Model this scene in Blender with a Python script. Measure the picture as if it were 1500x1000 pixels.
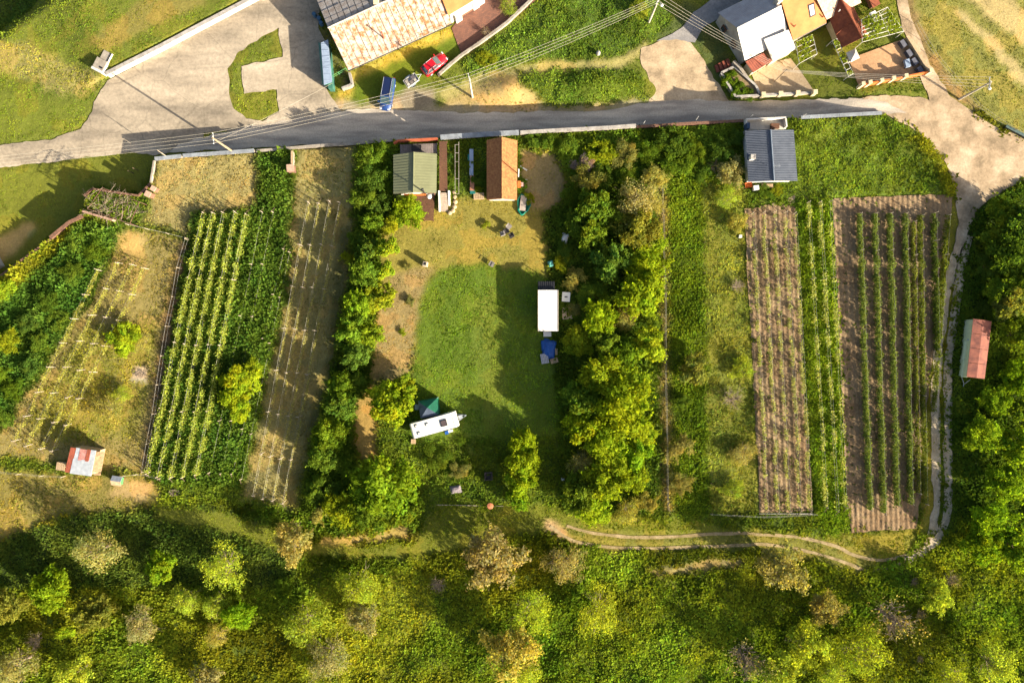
import bpy, bmesh, math, random
import numpy as np
from mathutils import Vector, Matrix
from mathutils.geometry import delaunay_2d_cdt

for _o in list(bpy.data.objects):
    bpy.data.objects.remove(_o, do_unlink=True)
SC = bpy.context.scene
COL = SC.collection
RNG = np.random.default_rng(7)
random.seed(7)
R = math.radians

# ------------------------------------------------------------------ camera (a drone looking straight down)
H = 98.0            # flight height over the terrace with the plots (z = 0)
S = 0.098           # metres of terrace ground per photo pixel
cam = bpy.data.cameras.new('drone_camera')
cam.sensor_width = 36.0
cam.lens = 24.0
cam.clip_start = 1.0
cam.clip_end = 4000.0
camo = bpy.data.objects.new('drone_camera', cam)
camo.location = (0, 0, H)
COL.objects.link(camo)
SC.camera = camo

# ------------------------------------------------------------------ light: low evening sun from the lower right
SUN_EL = R(20.0)
SUN_DIR = Vector((0.839, -0.545, 0)).normalized() * math.cos(SUN_EL) + Vector((0, 0, math.sin(SUN_EL)))
W = bpy.data.worlds.new('World')
SC.world = W
W.use_nodes = True
wn = W.node_tree
sky = wn.nodes.new('ShaderNodeTexSky')
sky.sky_type = 'NISHITA'
sky.sun_disc = False
sky.sun_elevation = SUN_EL
sky.sun_rotation = math.atan2(SUN_DIR.x, SUN_DIR.y)
sky.air_density = 1.0
sky.dust_density = 4.0
sky.ozone_density = 0.6
wn.links.new(sky.outputs[0], wn.nodes['Background'].inputs[0])
wn.nodes['Background'].inputs[1].default_value = 0.068
sun = bpy.data.lights.new('sun', 'SUN')
sun.energy = 5.0
sun.angle = R(0.55)
sun.color = (1.0, 0.90, 0.72)
suno = bpy.data.objects.new('sun', sun)
suno.rotation_euler = SUN_DIR.to_track_quat('Z', 'Y').to_euler()
suno.location = (60, -40, 60)
COL.objects.link(suno)
SC.view_settings.view_transform = 'Standard'
SC.view_settings.look = 'None'
SC.view_settings.gamma = 1.0
SC.view_settings.exposure = 1.8

# ------------------------------------------------------------------ helpers
def lin(c):
    c = c / 255.0
    return c / 12.92 if c <= 0.04045 else ((c + 0.055) / 1.055) ** 2.4

def rgb(*c):
    return (lin(c[0]), lin(c[1]), lin(c[2]))

def P(px, py, z=0.0):
    """photo pixel -> point of the world at height z"""
    k = S * (H - z) / H
    return Vector(((px - 750) * k, (500 - py) * k, z))

def tag(o, label=None, cat=None, group=None, kind=None):
    if label: o['label'] = label
    if cat: o['category'] = cat
    if group: o['group'] = group
    if kind: o['kind'] = kind
    return o

def thing(name, label, cat, loc=(0, 0, 0), rz=0.0, group=None):
    o = bpy.data.objects.new(name, None)
    o.empty_display_size = 0.3
    COL.objects.link(o)
    o.location = loc
    o.rotation_euler = (0, 0, rz)
    return tag(o, label, cat, group)

def link(name, me, m=None, parent=None):
    o = bpy.data.objects.new(name, me)
    COL.objects.link(o)
    if m is not None and not me.materials:
        me.materials.append(m)
    if parent is not None:
        o.parent = parent
    return o

class MB:
    """collects simple shapes into one mesh"""
    def __init__(s):
        s.v = []; s.f = []
    def add(s, vs, fs):
        n = len(s.v)
        s.v += [tuple(v) for v in vs]
        s.f += [tuple(i + n for i in f) for f in fs]
        return s
    def box(s, x0, x1, y0, y1, z0, z1, rz=0.0, c=None):
        vs = [(x, y, z) for z in (z0, z1) for y in (y0, y1) for x in (x0, x1)]
        if rz:
            cx, cy = c if c else ((x0 + x1) / 2, (y0 + y1) / 2)
            ca, sa = math.cos(rz), math.sin(rz)
            vs = [(cx + (x - cx) * ca - (y - cy) * sa, cy + (x - cx) * sa + (y - cy) * ca, z) for x, y, z in vs]
        return s.add(vs, [(0, 2, 3, 1), (4, 5, 7, 6), (0, 1, 5, 4), (2, 6, 7, 3), (0, 4, 6, 2), (1, 3, 7, 5)])
    def tube(s, p, q, r0, r1=None, n=6, cap=True):
        p = Vector(p); q = Vector(q)
        r1 = r0 if r1 is None else r1
        d = (q - p)
        if d.length < 1e-6: return s
        d.normalize()
        a = d.orthogonal().normalized(); b = d.cross(a)
        vs = []
        for c, r in ((p, r0), (q, r1)):
            for i in range(n):
                t = 2 * math.pi * i / n
                vs.append(c + a * (r * math.cos(t)) + b * (r * math.sin(t)))
        fs = [(i, (i + 1) % n, n + (i + 1) % n, n + i) for i in range(n)]
        if cap: fs += [tuple(range(n - 1, -1, -1)), tuple(range(n, 2 * n))]
        return s.add(vs, fs)
    def path(s, pts, r, n=6):
        for i in range(len(pts) - 1):
            s.tube(pts[i], pts[i + 1], r if not isinstance(r, (list, tuple)) else r[i], r if not isinstance(r, (list, tuple)) else r[i + 1], n)
        return s
    def prism(s, poly, z0, z1):
        n = len(poly)
        vs = [(x, y, z0) for x, y in poly] + [(x, y, z1) for x, y in poly]
        a = sum(poly[i][0] * poly[(i + 1) % n][1] - poly[(i + 1) % n][0] * poly[i][1] for i in range(n))
        fs = [(i, (i + 1) % n, n + (i + 1) % n, n + i) for i in range(n)] + [tuple(range(n - 1, -1, -1)), tuple(range(n, 2 * n))]
        if a < 0: fs = [tuple(reversed(f)) for f in fs]
        return s.add(vs, fs)
    def slab(s, quad, t):
        """a thick sheet: quad is 4 points (counter-clockwise from outside), t its thickness towards the inside"""
        q = [Vector(p) for p in quad]
        nn = (q[1] - q[0]).cross(q[3] - q[0]).normalized()
        lo = [p - nn * t for p in q]
        return s.add(lo + q, [(3, 2, 1, 0), (4, 5, 6, 7), (0, 1, 5, 4), (1, 2, 6, 5), (2, 3, 7, 6), (3, 0, 4, 7)])
    def lathe(s, c, prof, n=16):
        vs = []
        for r, z in prof:
            for i in range(n):
                t = 2 * math.pi * i / n
                vs.append((c[0] + r * math.cos(t), c[1] + r * math.sin(t), c[2] + z))
        fs = []
        for k in range(len(prof) - 1):
            for i in range(n):
                j = (i + 1) % n
                fs.append((k * n + i, k * n + j, (k + 1) * n + j, (k + 1) * n + i))
        fs.append(tuple(range(n - 1, -1, -1)))
        fs.append(tuple(range((len(prof) - 1) * n, len(prof) * n)))
        return s.add(vs, fs)
    def mesh(s, name):
        me = bpy.data.meshes.new(name)
        me.from_pydata(s.v, [], s.f)
        me.update()
        return me
    def build(s, name, m, parent=None, smooth=False):
        me = s.mesh(name)
        if smooth:
            me.polygons.foreach_set('use_smooth', [True] * len(me.polygons))
        return link(name, me, m, parent)

def np_mesh(name, verts, faces, m=None, cols=None, parent=None, attr='col', smooth=False):
    """verts (n,3), faces (k,3|4) as numpy arrays -> linked object"""
    me = bpy.data.meshes.new(name)
    nf, k = faces.shape
    me.vertices.add(len(verts))
    me.vertices.foreach_set('co', verts.astype(np.float32).ravel())
    me.loops.add(nf * k)
    me.loops.foreach_set('vertex_index', faces.astype(np.int32).ravel())
    me.polygons.add(nf)
    me.polygons.foreach_set('loop_start', np.arange(0, nf * k, k, dtype=np.int32))
    me.polygons.foreach_set('loop_total', np.full(nf, k, dtype=np.int32))
    if smooth:
        me.polygons.foreach_set('use_smooth', np.ones(nf, dtype=bool))
    me.update(calc_edges=True)
    if cols is not None:
        a = me.color_attributes.new(attr, 'FLOAT_COLOR', 'POINT')
        c4 = np.ones((len(verts), 4), dtype=np.float32)
        c4[:, :3] = cols
        a.data.foreach_set('color', c4.ravel())
    return link(name, me, m, parent)

# ---- noise on arrays
def _hash(ix, iy, seed):
    n = (ix.astype(np.int64) * 374761393 + iy.astype(np.int64) * 668265263 + seed * 1442695041) & 0xffffffff
    n = ((n ^ (n >> 13)) * 1274126177) & 0xffffffff
    n = (n ^ (n >> 16)) & 0xffffffff
    return n.astype(np.float64) / 0xffffffff

def vnoise(x, y, seed=0):
    ix = np.floor(x); iy = np.floor(y)
    fx = x - ix; fy = y - iy
    fx = fx * fx * (3 - 2 * fx); fy = fy * fy * (3 - 2 * fy)
    a = _hash(ix, iy, seed); b = _hash(ix + 1, iy, seed)
    c = _hash(ix, iy + 1, seed); d = _hash(ix + 1, iy + 1, seed)
    return (a + (b - a) * fx) * (1 - fy) + (c + (d - c) * fx) * fy

def fbm(x, y, seed=0, o=3):
    t = np.zeros_like(x, dtype=np.float64); a = 1.0; n = 0.0
    for i in range(o):
        t += a * vnoise(x * 2 ** i, y * 2 ** i, seed + 17 * i); n += a; a *= 0.5
    return t / n

def inpoly(x, y, poly):
    r = np.zeros(x.shape, dtype=bool)
    xs = [p[0] for p in poly]; ys = [p[1] for p in poly]
    bb = (x >= min(xs)) & (x <= max(xs)) & (y >= min(ys)) & (y <= max(ys))
    if not bb.any(): return r
    xx = x[bb]; yy = y[bb]; rr = np.zeros(xx.shape, dtype=bool)
    n = len(poly)
    for i in range(n):
        x0, y0 = poly[i]; x1, y1 = poly[(i + 1) % n]
        if y0 == y1: continue
        c = (y0 > yy) != (y1 > yy)
        rr ^= c & (xx < (x1 - x0) * (yy - y0) / (y1 - y0) + x0)
    r[bb] = rr
    return r

def sstep(a, b, x):
    t = np.clip((x - a) / (b - a), 0, 1)
    return t * t * (3 - 2 * t)

# ---- materials
def nodes(name):
    m = bpy.data.materials.new(name)
    m.use_nodes = True
    return m, m.node_tree, m.node_tree.nodes['Principled BSDF']

_MATS = {}
ALB = .78
def mat(name, c, c2=None, scale=3.0, rough=0.85, bump=0.0, bscale=None, metal=0.0, stretch=None, detail=6.0, lo=0.35, hi=0.65, spec=0.3, coord='Object'):
    """plain surface whose colour wanders between c and c2 with noise, with fine relief"""
    if name in _MATS: return _MATS[name]
    c = tuple(x * ALB for x in c)
    if c2 is not None: c2 = tuple(x * ALB for x in c2)
    m, t, b = nodes(name)
    b.inputs['Roughness'].default_value = rough
    b.inputs['Metallic'].default_value = metal
    b.inputs['Specular IOR Level'].default_value = spec
    tc = t.nodes.new('ShaderNodeTexCoord')
    src = tc.outputs[coord]
    if stretch:
        mp = t.nodes.new('ShaderNodeMapping'); mp.inputs['Scale'].default_value = stretch
        t.links.new(src, mp.inputs[0]); src = mp.outputs[0]
    if c2 is None:
        c2 = tuple(min(1, x * 0.72) for x in c)
    n = t.nodes.new('ShaderNodeTexNoise')
    n.inputs['Scale'].default_value = scale; n.inputs['Detail'].default_value = detail; n.inputs['Roughness'].default_value = 0.65
    t.links.new(src, n.inputs['Vector'])
    r = t.nodes.new('ShaderNodeValToRGB')
    r.color_ramp.elements[0].position = lo; r.color_ramp.elements[0].color = (*c2, 1)
    r.color_ramp.elements[1].position = hi; r.color_ramp.elements[1].color = (*c, 1)
    t.links.new(n.outputs['Fac'], r.inputs[0])
    t.links.new(r.outputs[0], b.inputs['Base Color'])
    if bump:
        n2 = t.nodes.new('ShaderNodeTexNoise'); n2.inputs['Scale'].default_value = bscale or scale * 3; n2.inputs['Detail'].default_value = 4
        t.links.new(src, n2.inputs['Vector'])
        bp = t.nodes.new('ShaderNodeBump'); bp.inputs['Strength'].default_value = bump; bp.inputs['Distance'].default_value = 0.05
        t.links.new(n2.outputs['Fac'], bp.inputs['Height']); t.links.new(bp.outputs[0], b.inputs['Normal'])
    _MATS[name] = m
    return m

def glass_mat():
    if 'window_glass' in _MATS: return _MATS['window_glass']
    m, t, b = nodes('window_glass')
    b.inputs['Base Color'].default_value = (0.03, 0.04, 0.05, 1); b.inputs['Roughness'].default_value = 0.05
    b.inputs['Specular IOR Level'].default_value = 0.6
    _MATS['window_glass'] = m
    return m
# ================================================================== terrain
ZL = -2.2                                            # the road and the north side lie lower than the plots
EDGE = [(-160, 520), (0, 405), (75, 350), (112, 323), (124, 285), (135, 276), (205, 287), (222, 268), (229, 232), (375, 222), (520, 212),
        (575, 206), (660, 202), (890, 190), (1090, 178), (1172, 173), (1290, 166), (1700, 166), (1700, 1200), (-160, 1200)]
EDGE_W = [tuple(P(*p)[:2]) for p in EDGE]

def level(X, Y):
    px = X / S + 750
    zn = ZL * (1 - sstep(1130, 1300, px))
    # bank that drops away beyond the top left corner
    d = (X - P(0, 60, ZL).x) * 0.58 + (Y - P(0, 60, ZL).y) * 0.82   # distance beyond the crest line
    d = d - (X - P(0, 60, ZL).x) * 1.16
    zn = zn - 4.0 * sstep(-0.5, 6.5, d)
    # dirt mound and weed bank north of the road
    m1 = P(745, 132, ZL); zn = zn + 1.1 * np.exp(-(((X - m1.x) / 3.6) ** 2 + ((Y - m1.y) / 1.9) ** 2))
    m2 = P(850, 132, ZL); zn = zn + 0.7 * np.exp(-(((X - m2.x) / 7.5) ** 2 + ((Y - m2.y) / 2.2) ** 2))
    # the turf behind the white wall lies level with its top
    w0 = P(161, 112, ZL); w1 = P(420, -24, ZL); wd = (w1 - w0).normalized()
    al = (X - w0.x) * wd.x + (Y - w0.y) * wd.y; ac = -(X - w0.x) * wd.y + (Y - w0.y) * wd.x
    zn = zn + .92 * sstep(.15, .5, ac) * (1 - sstep(10, 34, ac)) * sstep(-5, 2, al)
    ins = inpoly(X, Y, EDGE_W)
    return np.where(ins, 0.0, zn), ins

def lev1(x, y):
    return float(level(np.array([x], dtype=float), np.array([y], dtype=float))[0][0])

def PG(px, py, dz=0.0):
    """photo pixel -> point on the ground (either level)"""
    p = P(px, py)
    for _ in range(3):
        z = lev1(p.x, p.y)
        p = P(px, py, z)
    return Vector((p.x, p.y, lev1(p.x, p.y) + dz))

def PN(px, py, dz=0.0):
    """photo pixel -> point on the lower north level, wherever the terrace edge runs"""
    z = ZL * (1 - float(sstep(1130, 1300, np.array(float(px)))))
    p = P(px, py, z)
    return Vector((p.x, p.y, z + dz))

# ------------------------------------------------------------------ surfaces laid on the ground (pixel outlines)
SHEETS = {}
ROAD = [(262, 211), (310, 198), (345, 190), (420, 176), (500, 162), (560, 160), (640, 165), (760, 165), (860, 160), (950, 150), (1010, 146), (1070, 149), (1190, 146), (1262, 144),
        (1296, 150), (1328, 165), (1290, 168), (1250, 170), (1190, 171), (1090, 178), (1000, 184), (890, 189), (770, 197), (660, 203), (560, 208), (450, 212), (380, 217), (300, 221), (250, 225)]
APRON = [(-90, 212), (0, 213), (75, 204), (118, 188), (134, 165), (142, 140), (158, 118), (178, 108), (270, 56), (366, 2), (380, -40), (470, -40), (466, 40), (476, 62), (478, 130),
         (492, 152), (500, 162), (420, 176), (345, 190), (300, 195), (300, 221), (228, 227), (195, 223), (100, 233), (0, 246), (-90, 254)]
ISLAND = [(334, 100), (348, 78), (376, 60), (408, 42), (412, 62), (414, 84), (353, 97), (358, 138), (406, 132), (409, 164), (385, 176), (362, 174), (344, 160), (336, 135)]
GRAVEL = [(938, 72), (965, 62), (990, 58), (1012, 62), (1032, 92), (1048, 118), (1062, 140), (1070, 150), (1010, 147), (950, 151), (955, 132), (947, 110), (940, 95)]
LANE = [(1262, 143), (1300, 139), (1352, 143), (1362, 148), (1345, 100), (1322, 40), (1306, -30), (1320, -30), (1338, 35), (1362, 95), (1392, 142), (1425, 166), (1460, 186), (1560, 232), (1560, 262), (1500, 264), (1478, 276), (1450, 292), (1430, 312),
        (1420, 335), (1406, 372), (1396, 372), (1404, 330), (1400, 290), (1396, 268), (1384, 238), (1362, 208), (1335, 186), (1300, 169), (1285, 152)]
PLOT_D = [(1091, 306), (1130, 300), (1165, 303), (1172, 420), (1180, 600), (1192, 748), (1113, 750), (1104, 560), (1096, 420)]
PLOT_F = [(1218, 291), (1300, 288), (1394, 285), (1393, 310), (1384, 340), (1378, 400), (1366, 520), (1352, 640), (1348, 725), (1343, 774), (1300, 776), (1246, 780), (1240, 720), (1232, 560), (1226, 420)]
YARD_BRICK = [(662, 42), (672, 70), (676, 80), (700, 66), (742, 38), (790, -4), (806, -30), (700, -30), (690, 0)]
DRIVE = [(962, 60), (985, 50), (1000, 40), (1016, 18), (1040, 0), (1060, -30), (1120, -30), (1085, 0), (1052, 28), (1030, 40), (1018, 62)]
TERRACE_TILE = [(1101, 110), (1132, 91), (1158, 86), (1172, 104), (1192, 133), (1190, 139), (1115, 141)]
COURT = [(1243, 87), (1322, 58), (1356, 109), (1258, 128)]
SEAT_PAD = [(1150, 268), (1168, 262), (1170, 292), (1160, 300), (1130, 300), (1140, 284)]

def in_any(px, py, polys):
    r = np.zeros(px.shape, dtype=bool)
    for p in polys: r |= inpoly(px, py, p)
    return r

# ------------------------------------------------------------------ what grows where: outline, ground colour, plant colour, density, height, leaf width, mass
def Z(poly, g, t, d, h, w, stuff, var=0.25):
    k = .95 if stuff in ('mown_grass', 'field_grass') else 1.0
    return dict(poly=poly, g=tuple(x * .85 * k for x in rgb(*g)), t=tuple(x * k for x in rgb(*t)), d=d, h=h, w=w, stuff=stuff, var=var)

ALL = [(-400, -400), (1900, -400), (1900, 1400), (-400, 1400)]
ZONES = [
    Z(ALL, (80, 90, 30), (116, 132, 34), 10, .36, .125, 'meadow_grass', .55),
    # north of the road
    Z([(-300, -300), (1800, -300), (1800, 166), (1290, 166), (560, 206), (0, 250), (-300, 260)], (108, 112, 44), (114, 130, 40), 10, .16, .07, 'roadside_grass', .4),
    Z([(-40, 60), (40, 62), (100, 95), (152, 108), (152, 126), (110, 140), (70, 132), (30, 112), (-40, 100)], (146, 134, 78), (146, 144, 62), 9, .2, .08, 'roadside_grass', .4),
    Z([(150, 75), (215, 45), (350, -20), (230, -20), (130, 60)], (132, 120, 62), (130, 126, 50), 8, .12, .06, 'roadside_grass'),
    Z([(-40, 52), (0, 50), (75, -10), (-40, -40)], (78, 92, 44), (84, 108, 44), 9, .4, .12, 'roadside_grass'),
    Z([(40, 140), (110, 150), (100, 185), (0, 205), (-30, 190), (-30, 130)], (112, 116, 44), (118, 134, 40), 9, .13, .06, 'roadside_grass'),
    Z([(676, 92), (720, 62), (792, 0), (830, -40), (970, -40), (985, 30), (962, 60), (930, 80), (760, 94), (690, 112)], (74, 90, 34), (108, 132, 44), 12, .3, .09, 'bank_weeds', .45),
    Z([(756, 106), (930, 104), (948, 122), (946, 148), (860, 160), (775, 153)], (80, 96, 32), (112, 134, 42), 12, .3, .09, 'bank_weeds', .45),
    Z([(690, 120), (756, 108), (792, 150), (780, 163), (640, 163), (655, 140)], (176, 148, 96), (150, 138, 66), 3, .14, .06, 'roadside_grass'),
    Z([(640, 138), (720, 103), (800, 92), (900, 86), (945, 62), (950, 76), (905, 100), (800, 102), (720, 116), (650, 146)], (172, 156, 96), (150, 146, 66), 5, .08, .06, 'roadside_grass'),
    Z([(500, 135), (520, 108), (662, 44), (678, 80), (640, 112), (600, 130), (575, 150), (500, 152)], (100, 112, 34), (104, 128, 26), 9, .09, .05, 'lawn_grass'),
    Z([(505, 110), (512, 103), (660, 40), (664, 50), (520, 118), (518, 140), (500, 155), (494, 140)], (178, 156, 70), (186, 168, 58), 6, .16, .07, 'roadside_grass'),
    Z([(560, 150), (600, 130), (630, 132), (640, 165), (556, 162)], (150, 132, 108), (120, 118, 60), 1, .08, .05, 'roadside_grass'),
    Z([(490, -20), (470, 0), (480, 60), (520, 130), (506, 130), (478, 60), (464, 0), (470, -30)], (92, 84, 62), (96, 96, 50), 3, .2, .1, 'roadside_grass'),
    Z([(985, 30), (962, 60), (1018, 62), (1034, 92), (1052, 122), (1072, 146), (1078, 120), (1060, 60), (1050, 20), (1000, 0)], (84, 92, 48), (92, 104, 44), 6, .12, .06, 'roadside_grass'),
    Z([(1165, 62), (1212, 30), (1240, 70), (1260, 128), (1190, 142), (1160, 90)], (116, 118, 46), (130, 140, 40), 8, .12, .06, 'lawn_grass'),
    Z([(490, 150), (640, 157), (760, 159), (860, 155), (950, 145), (952, 153), (860, 165), (760, 171), (640, 171), (490, 166)], (164, 146, 116), (140, 132, 66), 2, .1, .06, 'roadside_grass'),
    # fields top right
    Z([(1322, -30), (1560, -30), (1560, 232), (1440, 172), (1395, 140)], (136, 130, 66), (138, 140, 58), 10, .13, .06, 'field_grass', .35),
    Z([(1382, 12), (1396, 12), (1500, 128), (1560, 190), (1560, 160), (1500, 100), (1410, 14)], (188, 164, 112), (160, 150, 80), 2, .08, .05, 'field_grass'),
    Z([(1412, -10), (1560, 120), (1560, -20), (1490, -20), (1560, 60), (1450, -20)], (192, 166, 112), (170, 156, 90), 2, .08, .05, 'field_grass'),
    Z([(1318, -20), (1330, -20), (1362, 70), (1402, 128), (1440, 162), (1428, 168), (1386, 132), (1344, 70)], (150, 122, 80), (140, 126, 66), 3, .1, .05, 'field_grass'),
    # lawn at the left, below the terrace wall
    Z([(-300, 245), (0, 245), (195, 222), (230, 226), (225, 266), (205, 286), (135, 275), (110, 325), (0, 405), (-300, 600)], (118, 118, 44), (124, 134, 44), 10, .1, .06, 'lawn_grass', .35),
    Z([(-20, 358), (42, 325), (52, 334), (20, 372), (-20, 395)], (186, 158, 100), (160, 148, 70), 2, .07, .05, 'lawn_grass'),
    # terrace
    Z([(-300, 610), (0, 405), (112, 323), (135, 276), (205, 287), (229, 232), (560, 207), (890, 190), (1290, 166), (1350, 195), (1398, 285), (1400, 780), (1240, 790), (830, 760), (600, 775), (230, 720), (-300, 700)],
      (82, 96, 32), (98, 116, 34), 9, .3, .1, 'plot_grass', .3),
    Z([(178, 334), (125, 328), (75, 352), (0, 412), (-200, 540), (-200, 740), (0, 645), (62, 540), (132, 440)], (54, 74, 26), (80, 110, 38), 11, .6, .17, 'tall_weeds', .35),
    Z([(112, 326), (60, 365), (0, 412), (-30, 435), (-30, 470), (40, 410), (100, 350)], (110, 112, 36), (146, 146, 36), 11, .5, .13, 'tall_weeds'),
    Z([(182, 334), (276, 350), (246, 470), (206, 694), (-20, 664), (-20, 652), (62, 545), (134, 440)], (146, 128, 76), (138, 130, 60), 9, .16, .08, 'mown_grass', .4),
    Z([(120, 480), (230, 470), (220, 560), (200, 640), (110, 650), (60, 640), (40, 620)], (132, 122, 60), (140, 138, 50), 10, .2, .08, 'mown_grass', .4),
    Z([(186, 338), (212, 344), (206, 372), (180, 366)], (188, 158, 98), (150, 140, 66), 2, .1, .06, 'mown_grass'),
    Z([(195, 535), (220, 540), (218, 560), (196, 556)], (190, 172, 150), (150, 140, 66), 1, .1, .06, 'mown_grass'),
    Z([(278, 350), (267, 350), (240, 470), (206, 692), (216, 694), (250, 500)], (104, 82, 60), (96, 90, 46), 2, .1, .06, 'mown_grass'),
    Z([(232, 232), (376, 224), (380, 302), (300, 310), (280, 346), (205, 325), (222, 300)], (160, 142, 90), (158, 144, 86), 9, .17, .08, 'mown_grass', .35),
    Z([(282, 312), (372, 312), (378, 225), (428, 222), (440, 300), (420, 420), (352, 715), (218, 704), (262, 430)], (46, 62, 22), (82, 108, 36), 12, .5, .15, 'tall_weeds', .4),
    Z([(434, 215), (522, 213), (516, 350), (490, 520), (430, 744), (356, 724), (420, 430)], (146, 132, 82), (144, 134, 76), 9, .15, .07, 'mown_grass', .35),
    Z([(498, 330), (514, 340), (490, 520), (428, 744), (416, 740), (478, 520)], (104, 98, 58), (112, 110, 54), 9, .16, .07, 'mown_grass', .35),
    Z([(440, 250), (520, 216), (516, 290), (440, 290)], (160, 144, 90), (160, 150, 86), 9, .2, .07, 'mown_grass', .35),
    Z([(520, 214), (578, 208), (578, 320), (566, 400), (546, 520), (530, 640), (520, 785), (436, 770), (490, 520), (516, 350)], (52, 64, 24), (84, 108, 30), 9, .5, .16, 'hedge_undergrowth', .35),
    Z([(560, 320), (640, 302), (660, 290), (792, 288), (815, 330), (805, 420), (700, 440), (540, 560), (556, 420)], (140, 126, 60), (140, 134, 54), 10, .1, .06, 'lawn_grass', .35),
    Z([(572, 398), (636, 390), (614, 440), (602, 552), (544, 562), (552, 450)], (150, 128, 84), (150, 134, 76), 9, .12, .07, 'mown_grass', .4),
    Z([(640, 396), (690, 384), (790, 398), (812, 430), (822, 640), (600, 645), (606, 540), (614, 440)], (92, 108, 36), (112, 136, 38), 12, .15, .08, 'lawn_grass', .4),
    Z([(700, 440), (720, 400), (745, 600), (720, 640), (690, 520)], (100, 112, 42), (122, 140, 48), 12, .14, .08, 'lawn_grass', .4),
    Z([(520, 592), (546, 560), (552, 600), (552, 668), (520, 676)], (170, 136, 76), (150, 136, 56), 4, .08, .05, 'mown_grass'),
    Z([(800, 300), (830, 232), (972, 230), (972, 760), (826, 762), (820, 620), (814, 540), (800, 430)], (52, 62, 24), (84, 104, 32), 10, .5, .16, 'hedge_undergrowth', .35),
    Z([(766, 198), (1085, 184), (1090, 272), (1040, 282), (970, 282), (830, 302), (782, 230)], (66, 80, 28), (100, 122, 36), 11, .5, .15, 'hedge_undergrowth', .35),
    Z([(762, 222), (800, 222), (832, 258), (820, 300), (792, 308), (762, 296)], (164, 138, 92), (140, 132, 60), 4, .12, .06, 'mown_grass'),
    Z([(975, 268), (1030, 268), (1042, 755), (985, 755)], (70, 86, 24), (104, 124, 30), 12, .26, .10, 'plot_grass', .45),
    Z([(1030, 270), (1090, 275), (1094, 320), (1114, 755), (1040, 755)], (112, 114, 46), (138, 144, 54), 12, .26, .09, 'plot_grass', .45),
    Z([(964, 262), (974, 262), (984, 748), (970, 748)], (132, 116, 76), (150, 138, 76), 12, .5, .09, 'hedge_undergrowth'),
    Z([(1166, 290), (1222, 290), (1230, 420), (1244, 785), (1200, 785), (1190, 745), (1176, 420)], (84, 100, 20), (116, 138, 32), 12, .32, .10, 'plot_grass', .45),
    Z([(1170, 176), (1290, 168), (1352, 195), (1386, 238), (1400, 288), (1216, 294), (1168, 292)], (90, 104, 36), (118, 136, 42), 12, .34, .085, 'tall_weeds', .45),
    Z([(1352, 200), (1386, 238), (1402, 290), (1385, 290), (1368, 240), (1330, 205)], (122, 122, 34), (152, 150, 34), 12, .4, .1, 'tall_weeds'),
    Z([(1388, 290), (1410, 300), (1396, 430), (1376, 560), (1374, 780), (1346, 782), (1356, 600), (1376, 400)], (136, 126, 48), (150, 146, 44), 8, .2, .07, 'plot_grass'),
    Z([(1400, 340), (1440, 300), (1500, 268), (1700, 240), (1700, 760), (1400, 760), (1388, 560), (1396, 430)], (58, 72, 26), (84, 106, 32), 10, .4, .14, 'meadow_grass', .35),
    Z([(1246, 780), (1345, 776), (1330, 815), (1260, 815), (1200, 800)], (128, 120, 46), (136, 136, 42), 9, .18, .07, 'meadow_grass'),
    # strip below the plots and the far meadow
    Z([(-300, 690), (0, 690), (205, 696), (236, 720), (220, 745), (100, 752), (0, 790), (-300, 800)], (140, 124, 66), (134, 128, 54), 9, .18, .08, 'mown_grass', .4),
    Z([(170, 700), (225, 705), (215, 735), (160, 730)], (176, 146, 96), (150, 138, 62), 3, .1, .06, 'mown_grass'),
    Z([(0, 790), (120, 752), (300, 740), (420, 770), (440, 860), (0, 860), (-300, 900), (-300, 810)], (52, 64, 26), (82, 100, 36), 10, .34, .11, 'meadow_grass', .5),
    Z([(466, 786), (540, 782), (604, 770), (600, 786), (540, 796), (470, 800)], (178, 150, 84), (156, 140, 60), 4, .1, .06, 'mown_grass'),
    Z([(640, 740), (800, 740), (1240, 790), (1330, 815), (1260, 836), (1080, 800), (900, 805), (800, 780), (600, 812), (480, 815), (480, 800), (600, 800)], (112, 112, 38), (124, 134, 36), 10, .18, .08, 'meadow_grass', .4),
    Z([(798, 760), (812, 764), (836, 780), (864, 792), (850, 800), (822, 790), (800, 776)], (182, 146, 104), (150, 134, 66), 2, .1, .06, 'meadow_grass'),
    Z([(820, 764), (880, 776), (960, 781), (1125, 777), (1225, 794), (1290, 816), (1262, 842), (1160, 808), (1085, 803), (985, 808), (900, 808), (840, 796)], (122, 116, 52), (128, 132, 42), 9, .12, .07, 'meadow_grass', .4),
    Z([(230, 742), (330, 752), (440, 790), (540, 802), (640, 790), (790, 762), (800, 776), (660, 812), (540, 822), (430, 812), (320, 776), (225, 764)], (112, 112, 40), (130, 138, 40), 10, .12, .07, 'meadow_grass', .4),
    Z([(940, 834), (985, 832), (1035, 820), (1085, 816), (1085, 826), (1020, 836), (960, 842)], (150, 130, 82), (134, 128, 52), 4, .12, .06, 'meadow_grass'),
    Z([(480, 850), (620, 830), (640, 900), (560, 990), (440, 1000), (420, 900)], (108, 114, 34), (140, 148, 38), 10, .26, .1, 'meadow_grass', .5),
]
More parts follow.
